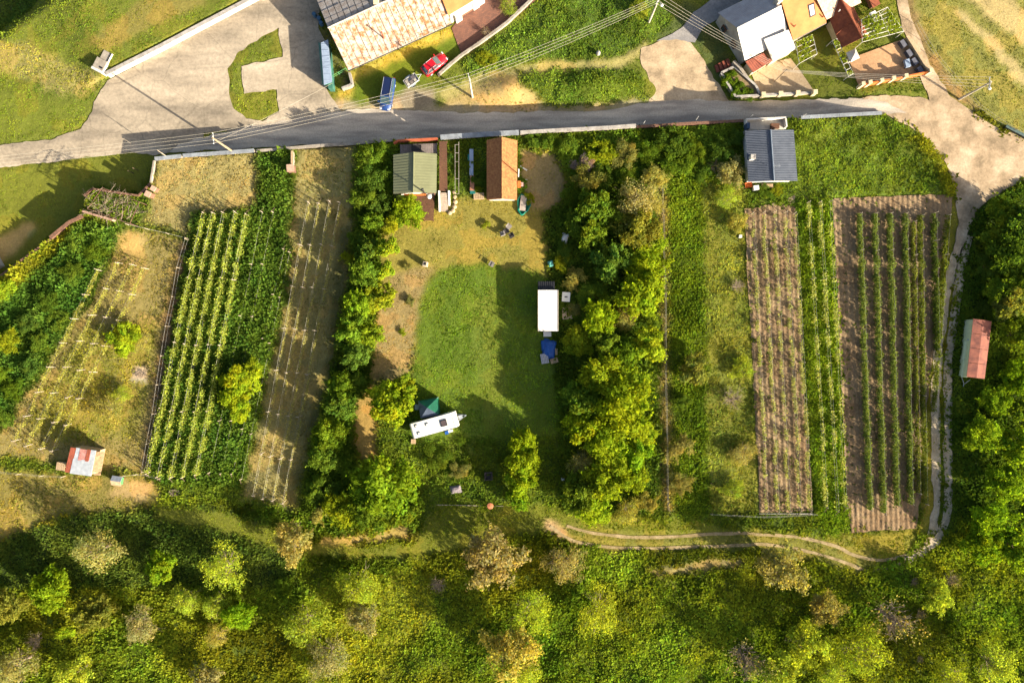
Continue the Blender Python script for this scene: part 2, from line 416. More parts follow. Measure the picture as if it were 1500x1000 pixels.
STUFF_LABEL = {
    'meadow_grass': ('long uneven green and yellow grass of the meadow', 'grass'),
    'roadside_grass': ('short and partly dry grass along the road', 'grass'),
    'bank_weeds': ('dense green weeds on the bank above the road', 'weeds'),
    'lawn_grass': ('mown lawn grass around the cabins and caravan', 'grass'),
    'field_grass': ('thin grass on the strip fields beside the lane', 'grass'),
    'plot_grass': ('knee-high grass between the cultivated strips', 'grass'),
    'tall_weeds': ('tall lush weeds filling the garden strips', 'weeds'),
    'mown_grass': ('dry mown grass stubble between the vine rows', 'grass'),
    'hedge_undergrowth': ('dark undergrowth below the hedge trees', 'undergrowth'),
}

def zone_of(X, Y, z):
    k = S * (H - z) / H
    px = X / k + 750; py = 500 - Y / k
    wx = (fbm(X * .9, Y * .9, 3, 2) - .5) * 13; wy = (fbm(X * .9, Y * .9, 9, 2) - .5) * 13
    wx += (vnoise(X * 3.1, Y * 3.1, 5) - .5) * 5; wy += (vnoise(X * 3.1, Y * 3.1, 6) - .5) * 5
    idx = np.zeros(X.shape, dtype=int)
    for i, zz in enumerate(ZONES):
        idx[inpoly(px + wx, py + wy, zz['poly'])] = i
    return idx, px, py

HARD = [ROAD, APRON, GRAVEL, LANE, PLOT_D, PLOT_F, YARD_BRICK, DRIVE, TERRACE_TILE, COURT]
ZG = np.array([z['g'] for z in ZONES]); ZT = np.array([z['t'] for z in ZONES])
ZD = np.array([z['d'] for z in ZONES], float); ZH = np.array([z['h'] for z in ZONES]); ZW = np.array([z['w'] for z in ZONES]); ZV = np.array([z['var'] for z in ZONES])

def hard_mask(px, py):
    m = in_any(px, py, HARD)
    return m & ~inpoly(px, py, ISLAND)

# wheel ruts
RUTS = {
    'field_track': [[(1412, 330), (1398, 385), (1386, 440), (1377, 500), (1372, 552), (1371, 630), (1372, 690), (1372, 745), (1364, 785)],
                    [(1420, 345), (1411, 375), (1401, 440), (1393, 500), (1389, 552), (1389, 612), (1388, 656), (1390, 708), (1388, 745), (1384, 768), (1370, 792), (1346, 813), (1326, 821)]],
    'meadow_track': [[(830, 770), (880, 782), (958, 787), (1062, 781), (1125, 783), (1172, 787), (1224, 800), (1250, 812), (1290, 820), (1330, 812), (1352, 798), (1364, 785)],
                     [(806, 770), (828, 786), (854, 795), (906, 802), (984, 802), (1088, 798), (1120, 797), (1159, 802), (1206, 813), (1245, 826), (1268, 835), (1300, 832), (1326, 821)]],
}
RUT_W = {'field_track': 1.0, 'meadow_track': 0.36}

def seg_dist(px, py, line):
    d = np.full(px.shape, 1e9)
    for (x0, y0), (x1, y1) in zip(line[:-1], line[1:]):
        t = np.clip(((px - x0) * (x1 - x0) + (py - y0) * (y1 - y0)) / ((x1 - x0) ** 2 + (y1 - y0) ** 2), 0, 1)
        d = np.minimum(d, np.hypot(px - x0 - t * (x1 - x0), py - y0 - t * (y1 - y0)))
    return d

def rut_mask(px, py, grow=0.0):
    m = np.zeros(px.shape, dtype=bool)
    for k, ls in RUTS.items():
        for l in ls:
            m |= seg_dist(px, py, l) < (RUT_W[k] / S / 2 + grow)
    return m

# ------------------------------------------------------------------ the ground: one sheet, fine where the photo looks
def axis(lo, hi, step, far):
    mid = np.arange(lo, hi + 1e-6, step)
    a = []
    d = step * 2; v = hi
    while v < far:
        v += d; a.append(v); d *= 1.35
    b = []; d = step * 2; v = lo
    while v > -far:
        v -= d; b.append(v); d *= 1.35
    return np.array(b[::-1] + list(mid) + a)

def soften(a, n=2):
    for _ in range(n):
        for ax in (0, 1):
            a = (a + np.roll(a, 1, ax) + np.roll(a, -1, ax)) / 3
    return a
GX = axis(-80, 80, 0.28, 900); GY = axis(-55, 55, 0.28, 900)
gx, gy = np.meshgrid(GX, GY)
gz, _ins = level(gx, gy)
gi, gpx, gpy = zone_of(gx, gy, gz)
hm = hard_mask(gpx, gpy)
hm2 = hm.copy()
for sh in ((0, 1), (0, -1), (1, 0), (-1, 0)):
    hm2 |= np.roll(hm, sh, (0, 1))
amp = np.clip(ZH[gi] * 0.42, .02, .22)
bump = (fbm(gx * .55, gy * .55, 21, 3) - .5) * amp * 2.0 + (fbm(gx * 1.7, gy * 1.7, 25, 2) - .5) * amp * 1.3
mead = soften(((gpy > 828) & (gpx > -200)).astype(float), 10) * (1 - soften(rut_mask(gpx, gpy, 9.0).astype(float), 4))
bump = bump + (fbm(gx * .12, gy * .12, 33, 2) - .5) * .35 * (ZH[gi] > .2) + mead * (fbm(gx * .25, gy * .25, 35, 3) - .5) * 1.0
fld = inpoly(gpx, gpy, [(1335, -60), (1620, -60), (1620, 260), (1440, 172), (1395, 135)])
fu = ((gpx - 1390) * 117 - (gpy - 8) * 110) / 160.6 * S
bump = bump + fld * (.16 * np.exp(-((((fu + 40) % 4.1) - 2.0) / .35) ** 2))
tw = np.isin(np.array([zz['stuff'] for zz in ZONES])[gi], ['tall_weeds', 'bank_weeds'])
bump = bump + soften(tw.astype(float), 6) * (fbm(gx * .28, gy * .28, 37, 3) - .4) * .9
rm = rut_mask(gpx, gpy, 4.0)
gz2 = gz + np.where(hm2 | rm, -0.06, np.where(mead > .05, bump, np.maximum(bump, -0.1)))
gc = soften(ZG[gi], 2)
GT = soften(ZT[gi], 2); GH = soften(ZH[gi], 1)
patch = fbm(gx * .35, gy * .35, 41, 3)[..., None]
fine = fbm(gx * 2.3, gy * 2.3, 43, 2)[..., None]
gc = gc * (0.72 + 0.42 * patch + 0.22 * fine)
gc = gc * np.where(patch > .55, np.array([1.08, 1.0, .9]), np.array([.94, 1.0, 1.0]))
nx, ny = len(GX), len(GY)
q = np.arange(nx * ny).reshape(ny, nx)
gf = np.stack([q[:-1, :-1], q[:-1, 1:], q[1:, 1:], q[1:, :-1]], -1).reshape(-1, 4)

def ground_mat():
    m, t, b = nodes('earth_and_turf')
    b.inputs['Roughness'].default_value = .95; b.inputs['Specular IOR Level'].default_value = .1
    a = t.nodes.new('ShaderNodeAttribute'); a.attribute_name = 'col'
    tc = t.nodes.new('ShaderNodeTexCoord')
    n = t.nodes.new('ShaderNodeTexNoise'); n.inputs['Scale'].default_value = 3.2; n.inputs['Detail'].default_value = 9; n.inputs['Roughness'].default_value = .8
    t.links.new(tc.outputs['Object'], n.inputs['Vector'])
    r = t.nodes.new('ShaderNodeMapRange'); r.inputs[1].default_value = .3; r.inputs[2].default_value = .7; r.inputs[3].default_value = .62; r.inputs[4].default_value = 1.3
    t.links.new(n.outputs['Fac'], r.inputs[0])
    mx = t.nodes.new('ShaderNodeVectorMath'); mx.operation = 'SCALE'
    t.links.new(a.outputs['Color'], mx.inputs[0]); t.links.new(r.outputs[0], mx.inputs['Scale'])
    t.links.new(mx.outputs[0], b.inputs['Base Color'])
    bp = t.nodes.new('ShaderNodeBump'); bp.inputs['Strength'].default_value = .8; bp.inputs['Distance'].default_value = .09
    t.links.new(n.outputs['Fac'], bp.inputs['Height']); t.links.new(bp.outputs[0], b.inputs['Normal'])
    return m
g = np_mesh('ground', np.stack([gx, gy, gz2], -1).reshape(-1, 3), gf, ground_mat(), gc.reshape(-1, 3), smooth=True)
tag(g, 'earth and turf of the gardens, fields and meadow', 'ground', kind='structure')

# ------------------------------------------------------------------ sheets on the ground
def rough_outline(poly, z, step=0.45, jit=0.12, seed=0, holes=False):
    pts = [P(x, y, z) for x, y in poly]
    out = []
    for i, p in enumerate(pts):
        qn = pts[(i + 1) % len(pts)]
        n = max(1, int((qn - p).length / step))
        out += [tuple(p.lerp(qn, k / n)[:2]) for k in range(n)]
    a = np.array(out)
    jx = (fbm(a[:, 0] * .8, a[:, 1] * .8, seed + 1, 3) - .5) * jit * 5
    jy = (fbm(a[:, 0] * .8, a[:, 1] * .8, seed + 2, 3) - .5) * jit * 5
    return [(float(u), float(v)) for u, v in zip(a[:, 0] + jx, a[:, 1] + jy)]

def sheet(name, label, poly, m, off=0.02, jit=0.12, hole=None, cell=1.6, relief=0.0, seed=0, zfix=None):
    z0 = zfix if zfix is not None else 0.0
    out = rough_outline(poly, z0 if zfix is not None else PG(*poly[0]).z, jit=jit, seed=seed)
    inner = rough_outline(hole, z0 if zfix is not None else PG(*hole[0]).z, jit=jit, seed=seed + 5) if hole else []
    A = np.array(out)
    xs = np.arange(A[:, 0].min(), A[:, 0].max(), cell); ys = np.arange(A[:, 1].min(), A[:, 1].max(), cell)
    mx, my = np.meshgrid(xs, ys)
    mx = mx.ravel() + RNG.uniform(-.1, .1, mx.size); my = my.ravel() + RNG.uniform(-.1, .1, my.size)
    ok = inpoly(mx, my, out)
    if inner: ok &= ~inpoly(mx, my, inner)
    pts = [Vector(p) for p in out] + [Vector(p) for p in inner] + [Vector((a, b)) for a, b in zip(mx[ok], my[ok])]
    no, ni = len(out), len(inner)
    edges = [(i, (i + 1) % no) for i in range(no)] + [(no + i, no + (i + 1) % ni) for i in range(ni)]
    v, e, f, *_ = delaunay_2d_cdt(pts, edges, [], 0, 1e-5)
    V = np.array([(p.x, p.y) for p in v])
    F = np.array([t[:3] for t in f])
    ce = V[F].mean(axis=1)
    okf = inpoly(ce[:, 0], ce[:, 1], out)
    if inner: okf &= ~inpoly(ce[:, 0], ce[:, 1], inner)
    F = F[okf]
    a = V[F[:, 0]]; b_ = V[F[:, 1]]; c_ = V[F[:, 2]]
    cr = (b_[:, 0] - a[:, 0]) * (c_[:, 1] - a[:, 1]) - (b_[:, 1] - a[:, 1]) * (c_[:, 0] - a[:, 0])
    F[cr < 0] = F[cr < 0][:, ::-1]
    if zfix is None:
        Zv = level(V[:, 0], V[:, 1])[0]
    else:
        Zv = np.full(len(V), float(zfix))
    Zv = Zv + off + (fbm(V[:, 0] * .5, V[:, 1] * .5, 77, 2) - .5) * relief
    o = np_mesh(name, np.column_stack([V, Zv]), F, m, smooth=relief > 0)
    return tag(o, label, name.replace('_', ' '), kind='structure')

def zone_north(x, y):    # sheets north of the edge must not take the terrace height
    return 0

def asphalt_mat():
    m, t, b = nodes('worn_asphalt')
    b.inputs['Roughness'].default_value = .9; b.inputs['Specular IOR Level'].default_value = .2
    tc = t.nodes.new('ShaderNodeTexCoord')
    mp = t.nodes.new('ShaderNodeMapping'); mp.inputs['Scale'].default_value = (.12, .8, 1); mp.inputs['Rotation'].default_value = (0, 0, -.04)
    t.links.new(tc.outputs['Object'], mp.inputs[0])
    n1 = t.nodes.new('ShaderNodeTexNoise'); n1.inputs['Scale'].default_value = 1.1; n1.inputs['Detail'].default_value = 7
    t.links.new(mp.outputs[0], n1.inputs['Vector'])
    r = t.nodes.new('ShaderNodeValToRGB')
    e = r.color_ramp.elements
    e[0].position = .36; e[0].color = (*rgb(146, 136, 124), 1)
    e[1].position = .66; e[1].color = (*rgb(198, 184, 164), 1)
    k = e.new(.5); k.color = (*rgb(174, 162, 146), 1)
    t.links.new(n1.outputs['Fac'], r.inputs[0])
    n2 = t.nodes.new('ShaderNodeTexNoise'); n2.inputs['Scale'].default_value = 5; n2.inputs['Detail'].default_value = 8
    t.links.new(tc.outputs['Object'], n2.inputs['Vector'])
    mr = t.nodes.new('ShaderNodeMapRange'); mr.inputs[1].default_value = .3; mr.inputs[2].default_value = .7; mr.inputs[3].default_value = .82; mr.inputs[4].default_value = 1.14
    t.links.new(n2.outputs['Fac'], mr.inputs[0])
    vm = t.nodes.new('ShaderNodeVectorMath'); vm.operation = 'SCALE'
    t.links.new(r.outputs[0], vm.inputs[0]); t.links.new(mr.outputs[0], vm.inputs['Scale'])
    t.links.new(vm.outputs[0], b.inputs['Base Color'])
    bp = t.nodes.new('ShaderNodeBump'); bp.inputs['Strength'].default_value = .3; bp.inputs['Distance'].default_value = .03
    t.links.new(n2.outputs['Fac'], bp.inputs['Height']); t.links.new(bp.outputs[0], b.inputs['Normal'])
    return m

def dusty_mat(name, c_lo, c_mid, c_hi, s1=.16, s2=2.2, crack=0.0, bump=.35, stretch=(1, 1, 1), rot=0.0):
    """dust, gravel or worn concrete: broad stains + grain (+ hairline cracks)"""
    m, t, b = nodes(name)
    c_lo, c_mid, c_hi = [tuple(x * .94 for x in c) for c in (c_lo, c_mid, c_hi)]
    b.inputs['Roughness'].default_value = .95; b.inputs['Specular IOR Level'].default_value = .15
    tc = t.nodes.new('ShaderNodeTexCoord')
    mp = t.nodes.new('ShaderNodeMapping'); mp.inputs['Scale'].default_value = stretch; mp.inputs['Rotation'].default_value = (0, 0, rot)
    t.links.new(tc.outputs['Object'], mp.inputs[0])
    n1 = t.nodes.new('ShaderNodeTexNoise'); n1.inputs['Scale'].default_value = s1; n1.inputs['Detail'].default_value = 8; n1.inputs['Roughness'].default_value = .6
    t.links.new(mp.outputs[0], n1.inputs['Vector'])
    r = t.nodes.new('ShaderNodeValToRGB'); e = r.color_ramp.elements
    e[0].position = .33; e[0].color = (*c_lo, 1); e[1].position = .68; e[1].color = (*c_hi, 1)
    k = e.new(.5); k.color = (*c_mid, 1)
    t.links.new(n1.outputs['Fac'], r.inputs[0])
    n2 = t.nodes.new('ShaderNodeTexNoise'); n2.inputs['Scale'].default_value = s2; n2.inputs['Detail'].default_value = 9; n2.inputs['Roughness'].default_value = .75
    t.links.new(tc.outputs['Object'], n2.inputs['Vector'])
    mr = t.nodes.new('ShaderNodeMapRange'); mr.inputs[1].default_value = .3; mr.inputs[2].default_value = .7; mr.inputs[3].default_value = .7; mr.inputs[4].default_value = 1.22
    t.links.new(n2.outputs['Fac'], mr.inputs[0])
    vm = t.nodes.new('ShaderNodeVectorMath'); vm.operation = 'SCALE'
    t.links.new(r.outputs[0], vm.inputs[0]); t.links.new(mr.outputs[0], vm.inputs['Scale'])
    last = vm.outputs[0]
    if crack:
        vo = t.nodes.new('ShaderNodeTexVoronoi'); vo.feature = 'DISTANCE_TO_EDGE'; vo.inputs['Scale'].default_value = .13
        ad = t.nodes.new('ShaderNodeVectorMath'); ad.operation = 'MULTIPLY_ADD'
        ad.inputs[1].default_value = (2.5, 2.5, 0); t.links.new(n1.outputs['Color'], ad.inputs[0]); t.links.new(tc.outputs['Object'], ad.inputs[2])
        t.links.new(ad.outputs[0], vo.inputs['Vector'])
        cm = t.nodes.new('ShaderNodeMapRange'); cm.inputs[1].default_value = 0; cm.inputs[2].default_value = .012; cm.inputs[3].default_value = 1 - crack; cm.inputs[4].default_value = 1
        t.links.new(vo.outputs['Distance'], cm.inputs[0])
        v2 = t.nodes.new('ShaderNodeVectorMath'); v2.operation = 'SCALE'
        t.links.new(last, v2.inputs[0]); t.links.new(cm.outputs[0], v2.inputs['Scale']); last = v2.outputs[0]
    t.links.new(last, b.inputs['Base Color'])
    bp = t.nodes.new('ShaderNodeBump'); bp.inputs['Strength'].default_value = bump; bp.inputs['Distance'].default_value = .06
    t.links.new(n2.outputs['Fac'], bp.inputs['Height']); t.links.new(bp.outputs[0], b.inputs['Normal'])
    return m

def soil_mat():
    """hoed soil: furrow lines down the plot + clods"""
    m, t, b = nodes('hoed_soil')
    b.inputs['Roughness'].default_value = 1; b.inputs['Specular IOR Level'].default_value = .05
    tc = t.nodes.new('ShaderNodeTexCoord')
    n1 = t.nodes.new('ShaderNodeTexNoise'); n1.inputs['Scale'].default_value = 3.4; n1.inputs['Detail'].default_value = 8; n1.inputs['Roughness'].default_value = .75
    t.links.new(tc.outputs['Object'], n1.inputs['Vector'])
    n0 = t.nodes.new('ShaderNodeTexNoise'); n0.inputs['Scale'].default_value = .25; n0.inputs['Detail'].default_value = 4
    t.links.new(tc.outputs['Object'], n0.inputs['Vector'])
    mx = t.nodes.new('ShaderNodeMath'); mx.operation = 'MULTIPLY_ADD'; mx.inputs[1].default_value = .6
    t.links.new(n1.outputs['Fac'], mx.inputs[0])
    sc = t.nodes.new('ShaderNodeMath'); sc.operation = 'MULTIPLY'; sc.inputs[1].default_value = .4
    t.links.new(n0.outputs['Fac'], sc.inputs[0]); t.links.new(sc.outputs[0], mx.inputs[2])
    r = t.nodes.new('ShaderNodeValToRGB'); e = r.color_ramp.elements
    e[0].position = .34; e[0].color = (*rgb(104, 80, 56), 1); e[1].position = .66; e[1].color = (*rgb(148, 128, 100), 1)
    t.links.new(mx.outputs[0], r.inputs[0]); t.links.new(r.outputs[0], b.inputs['Base Color'])
    bp = t.nodes.new('ShaderNodeBump'); bp.inputs['Strength'].default_value = .9; bp.inputs['Distance'].default_value = .1
    t.links.new(n1.outputs['Fac'], bp.inputs['Height']); t.links.new(bp.outputs[0], b.inputs['Normal'])
    return m

M_APRON = dusty_mat('dusty_worn_concrete', rgb(122, 112, 98), rgb(164, 150, 130), rgb(188, 172, 150), crack=.22, stretch=(.45, 1.5, 1), rot=.45)
M_GRAVEL = dusty_mat('pale_gravel', rgb(140, 122, 98), rgb(178, 156, 126), rgb(196, 176, 146), s1=.4, s2=4, bump=.6)
M_LANE = dusty_mat('dry_dirt_lane', rgb(124, 108, 86), rgb(168, 146, 118), rgb(198, 178, 150), s1=.3, s2=3, bump=.5)
M_SOIL = soil_mat()
M_RUT = dusty_mat('bare_rut_earth', rgb(124, 108, 72), rgb(146, 128, 92), rgb(170, 150, 114), s1=.8, s2=5, bump=.6)

M_RUT2 = dusty_mat('pale_rut_earth', rgb(150, 136, 112), rgb(174, 158, 132), rgb(194, 178, 152), s1=.8, s2=5, bump=.6)

def sheet_n(name, label, poly, m, off, **k):
    """a sheet on the lower north level (the level ramps up towards the east)"""
    o = sheet(name, label, poly, m, off=0.0, zfix=ZL, **k)
    me = o.data
    n = len(me.vertices); co = np.zeros(n * 3, dtype=np.float32); me.vertices.foreach_get('co', co); co = co.reshape(-1, 3)
    px = co[:, 0] / S + 750
    zz = ZL * (1 - sstep(1130, 1300, px))
    kk = (H - zz) / (H - ZL)                       # keep the outline true in plan for the height it gets
    co[:, 0] *= kk; co[:, 1] *= kk; co[:, 2] = zz + off
    me.vertices.foreach_set('co', co.ravel()); me.update()
    return o

sheet_n('road', 'grey worn asphalt village road running across the top', ROAD, asphalt_mat(), .030, jit=.12)
sheet_n('concrete_apron', 'pale dusty concrete junction at the top left', APRON, M_APRON, .022, hole=ISLAND, jit=.13)
sheet_n('gravel_drive', 'pale gravel turnout beside the road', GRAVEL, M_GRAVEL, .018, jit=.16)
sheet_n('driveway', 'grey concrete driveway leading up beside the white house', DRIVE, dusty_mat('grey_concrete', rgb(118, 116, 116), rgb(136, 132, 130), rgb(152, 146, 140)), .014, jit=.06)
sheet_n('dirt_lane', 'sandy dirt lane bending around the gardens at the right', LANE, M_LANE, .026, jit=.12)

def soil_plot(name, label, poly, seed):
    o = sheet(name, label, poly, M_SOIL, off=.03, jit=.1, cell=.2, seed=seed)
    me = o.data
    n = len(me.vertices); co = np.zeros(n * 3, dtype=np.float32); me.vertices.foreach_get('co', co); co = co.reshape(-1, 3)
    px = co[:, 0] / S + 750; py = 500 - co[:, 1] / S
    u = (px - (py - 300) * .042) * S                  # rows lean a little to the right downwards
    co[:, 2] += .06 * np.sin(u * 2 * math.pi / .72 + .35 * fbm(co[:, 0] * .2, co[:, 1] * .2, 3, 2)) + (fbm(co[:, 0] * 2, co[:, 1] * 2, 8, 2) - .5) * .1 + .03
    me.vertices.foreach_set('co', co.ravel()); me.update()
    me.polygons.foreach_set('use_smooth', np.ones(len(me.polygons), dtype=bool))
    return o
soil_plot('vineyard_soil', 'hoed brown soil strip with young vines below the grey cabin', PLOT_D, 1)
soil_plot('hoed_plot', 'wide hoed brown soil plot with green vine hedges at the right', PLOT_F, 4)

def ribbon(line, width, off, seed):
    pts = [P(x, y, 0) for x, y in line]
    # smooth and densify
    dens = []
    for i in range(len(pts) - 1):
        p0 = pts[max(i - 1, 0)]; p1 = pts[i]; p2 = pts[i + 1]; p3 = pts[min(i + 2, len(pts) - 1)]
        n = max(2, int((p2 - p1).length / .5))
        for k in range(n):
            t = k / n
            dens.append(0.5 * ((2 * p1) + (-p0 + p2) * t + (2 * p0 - 5 * p1 + 4 * p2 - p3) * t * t + (-p0 + 3 * p1 - 3 * p2 + p3) * t ** 3))
    dens.append(pts[-1])
    vs = []; fs = []
    ii = np.arange(len(dens)) * .31 + seed; sy_ = np.full(len(dens), seed * 3.7)
    W1 = width * (.25 + .55 * fbm(ii, sy_, 3, 3)); W2 = width * (.25 + .55 * fbm(ii + 50, sy_, 4, 3))
    for i, p in enumerate(dens):
        d = (dens[min(i + 1, len(dens) - 1)] - dens[max(i - 1, 0)]).normalized()
        nrm = Vector((-d.y, d.x, 0))
        w1 = float(W1[i]); w2 = float(W2[i])
        for q_ in (p + nrm * w1, p - nrm * w2):
            vs.append((q_.x, q_.y, off))
        if i: fs.append((2 * i - 2, 2 * i - 1, 2 * i + 1, 2 * i))
    return vs, fs
for k, (nm, lines) in enumerate(RUTS.items()):
    mb = MB()
    for j, l in enumerate(lines): mb.add(*ribbon(l, RUT_W[nm] * 1.15, -.02, k * 7 + j))
    if nm == 'meadow_track':
        pass
    tag(mb.build(nm, M_RUT if nm == 'meadow_track' else M_RUT2), {'field_track': 'pair of pale wheel ruts curving down beside the hoed plot', 'meadow_track': 'pair of faint bare wheel ruts along the bottom of the gardens'}[nm], 'track', kind='structure')

# ------------------------------------------------------------------ leaf materials and the low plants
def leaf_mat(name, objcol=False, trans=.35, vary=.5):
    m = bpy.data.materials.new(name); m.use_nodes = True
    t = m.node_tree; t.nodes.clear()
    out = t.nodes.new('ShaderNodeOutputMaterial')
    a = t.nodes.new('ShaderNodeAttribute'); a.attribute_name = 'col'
    col = a.outputs['Color']
    if objcol:
        oi = t.nodes.new('ShaderNodeObjectInfo')
        mm = t.nodes.new('ShaderNodeVectorMath'); mm.operation = 'MULTIPLY'
        t.links.new(oi.outputs['Color'], mm.inputs[0]); t.links.new(col, mm.inputs[1]); col = mm.outputs[0]
    d = t.nodes.new('ShaderNodeBsdfDiffuse'); d.inputs['Roughness'].default_value = .6
    tr = t.nodes.new('ShaderNodeBsdfTranslucent')
    hs = t.nodes.new('ShaderNodeVectorMath'); hs.operation = 'MULTIPLY'; hs.inputs[1].default_value = (1.4, 1.32, .5)
    t.links.new(col, hs.inputs[0])
    mx = t.nodes.new('ShaderNodeMixShader'); mx.inputs[0].default_value = trans
    t.links.new(col, d.inputs['Color']); t.links.new(hs.outputs[0], tr.inputs['Color'])
    t.links.new(d.outputs[0], mx.inputs[1]); t.links.new(tr.outputs[0], mx.inputs[2])
    t.links.new(mx.outputs[0], out.inputs['Surface'])
    return m
M_GRASS = leaf_mat('grass_blades')
M_LEAF = leaf_mat('tree_leaves', True, .46)
M_BARK = mat('bark', rgb(128, 108, 90), rgb(84, 68, 54), 4, .95, .5)

def low_plants():
    step = 1 / math.sqrt(12.0)
    xs = np.arange(-80, 80, step); ys = np.arange(-55, 55, step)
    X, Y = np.meshgrid(xs, ys)
    X = X.ravel() + RNG.uniform(-.5, .5, X.size) * step; Y = Y.ravel() + RNG.uniform(-.5, .5, Y.size) * step
    z, _ = level(X, Y)
    zi, px, py = zone_of(X, Y, z)
    jx = RNG.normal(0, 1.6, X.size); jy = RNG.normal(0, 1.6, X.size)
    keep = RNG.random(X.size) < ZD[zi] / 12.0
    ex = (fbm(X * .7, Y * .7, 131, 3) - .5) * 20; ey = (fbm(X * .7, Y * .7, 133, 3) - .5) * 20
    soft = in_any(px + ex + jx * 2, py + ey + jy * 2, [GRAVEL, LANE, APRON]) & ~inpoly(px + ex + jx * 2, py + ey + jy * 2, ISLAND)
    firm = in_any(px + jx, py + jy, [ROAD, YARD_BRICK, DRIVE, TERRACE_TILE, COURT]) | (in_any(px + ex * .5 + jx, py + ey * .5 + jy, [PLOT_D, PLOT_F]) & (RNG.random(X.size) < .97))
    core = in_any(px, py, [GRAVEL, LANE, APRON]) & ~inpoly(px, py, ISLAND)
    keep &= ~(soft | firm | (core & (RNG.random(X.size) < .35)))
    keep &= ~(rut_mask(px + jx, py + jy) & (RNG.random(X.size) < np.where((px < 1330) & (px > 850), .35, .85)))
    dens = fbm(X * .8, Y * .8, 61, 3)
    keep &= RNG.random(X.size) < np.clip(.35 + dens * 1.3, 0, 1)
    X, Y, z, zi, px, py = X[keep], Y[keep], z[keep], zi[keep], px[keep], py[keep]
    # sit on the real ground mesh (bilinear lookup)
    ix = np.clip(np.searchsorted(GX, X) - 1, 0, nx - 2); iy = np.clip(np.searchsorted(GY, Y) - 1, 0, ny - 2)
    fx = (X - GX[ix]) / (GX[ix + 1] - GX[ix]); fy = (Y - GY[iy]) / (GY[iy + 1] - GY[iy])
    zg = (gz2[iy, ix] * (1 - fx) + gz2[iy, ix + 1] * fx) * (1 - fy) + (gz2[iy + 1, ix] * (1 - fx) + gz2[iy + 1, ix + 1] * fx) * fy
    clump = fbm(X * .55, Y * .55, 71, 2)
    hgt = GH[iy, ix] * (0.45 + 1.1 * clump) * RNG.uniform(.7, 1.3, X.size)
    pat = fbm(X * .22, Y * .22, 81, 3) - .5
    tone = (1 + ZV[zi] * RNG.normal(0, .55, X.size) + pat * .9 * ZV[zi] * 2).clip(.45, 1.7)
    hue = RNG.normal(0, .07, X.size) + pat * .35
    hue = hue + (fbm(X * .09, Y * .09, 91, 3) - .46) * .8 * np.isin(zi, [0])
    tone = tone * np.where(np.isin(zi, [0]), .12 + 1.65 * fbm(X * .13, Y * .13, 95, 3), 1.0)
    sn = np.array([zz['stuff'] for zz in ZONES])[zi]
    tone = tone * np.where(np.isin(sn, ['tall_weeds', 'bank_weeds', 'hedge_undergrowth', 'plot_grass']), .45 + 1.1 * fbm(X * .28, Y * .28, 97, 3), 1.0)
    st = np.isin(sn, ['lawn_grass', 'mown_grass', 'field_grass', 'roadside_grass'])
    for an, sd in ((1.15, 101), (2.2, 105)):
        u = X * math.cos(an) + Y * math.sin(an); v = -X * math.sin(an) + Y * math.cos(an)
        tone = tone * np.where(st, 1 + .55 * (fbm(u * .1, v * 1.1, sd, 2) - .5), 1)
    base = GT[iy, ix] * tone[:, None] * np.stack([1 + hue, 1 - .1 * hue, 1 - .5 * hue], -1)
    names = np.array([zz['stuff'] for zz in ZONES])[zi]
    K = 5
    for nm in sorted(set(names)):
        s = names == nm
        n = s.sum()
        az = RNG.uniform(0, 2 * math.pi, (n, K)); ti = RNG.uniform(.35, 1.35, (n, K))
        L = hgt[s][:, None] * RNG.uniform(.7, 1.25, (n, K)); w = (np.maximum(ZW[zi][s], .05) * (.7 + 1.0 * clump[s]))[:, None] * RNG.uniform(.7, 1.4, (n, K))
        L = np.maximum(L, .07)
        cx = X[s][:, None] + RNG.normal(0, .09, (n, K)); cy = Y[s][:, None] + RNG.normal(0, .09, (n, K)); cz = zg[s][:, None] - .01
        dx, dy = np.cos(az) * np.sin(ti), np.sin(az) * np.sin(ti); dz = np.cos(ti)
        sx, sy = -np.sin(az), np.cos(az)
        big = (ZW[zi][s] > .09)[:, None]
        # weeds carry their leaf on a stalk, grass is a blade from the ground
        lift = np.where(big, L * .55, 0.0)
        p0 = np.stack([cx + dx * lift - sx * w, cy + dy * lift - sy * w, cz + dz * lift], -1)
        p1 = np.stack([cx + dx * lift + sx * w, cy + dy * lift + sy * w, cz + dz * lift], -1)
        ext = np.where(big, np.maximum(L * .5, w * 2.2), L)
        p2 = np.stack([cx + dx * (lift + ext), cy + dy * (lift + ext), cz + dz * lift + dz * ext * .6], -1)
        V = np.stack([p0, p1, p2], 2).reshape(-1, 3)
        F = np.arange(len(V)).reshape(-1, 3)
        c = np.repeat(base[s], K, 0) * RNG.uniform(.82, 1.18, (n * K, 1))
        o = np_mesh(nm, V, F, M_GRASS, np.repeat(c, 3, 0))
        tag(o, STUFF_LABEL[nm][0], STUFF_LABEL[nm][1], kind='stuff')
low_plants()
# ================================================================== trees, shrubs
ORD = 'first second third fourth fifth sixth seventh eighth ninth tenth eleventh twelfth thirteenth fourteenth fifteenth sixteenth seventeenth eighteenth nineteenth twentieth'.split()
ORD += ['twenty-' + o for o in ORD[:9]] + ['thirtieth']

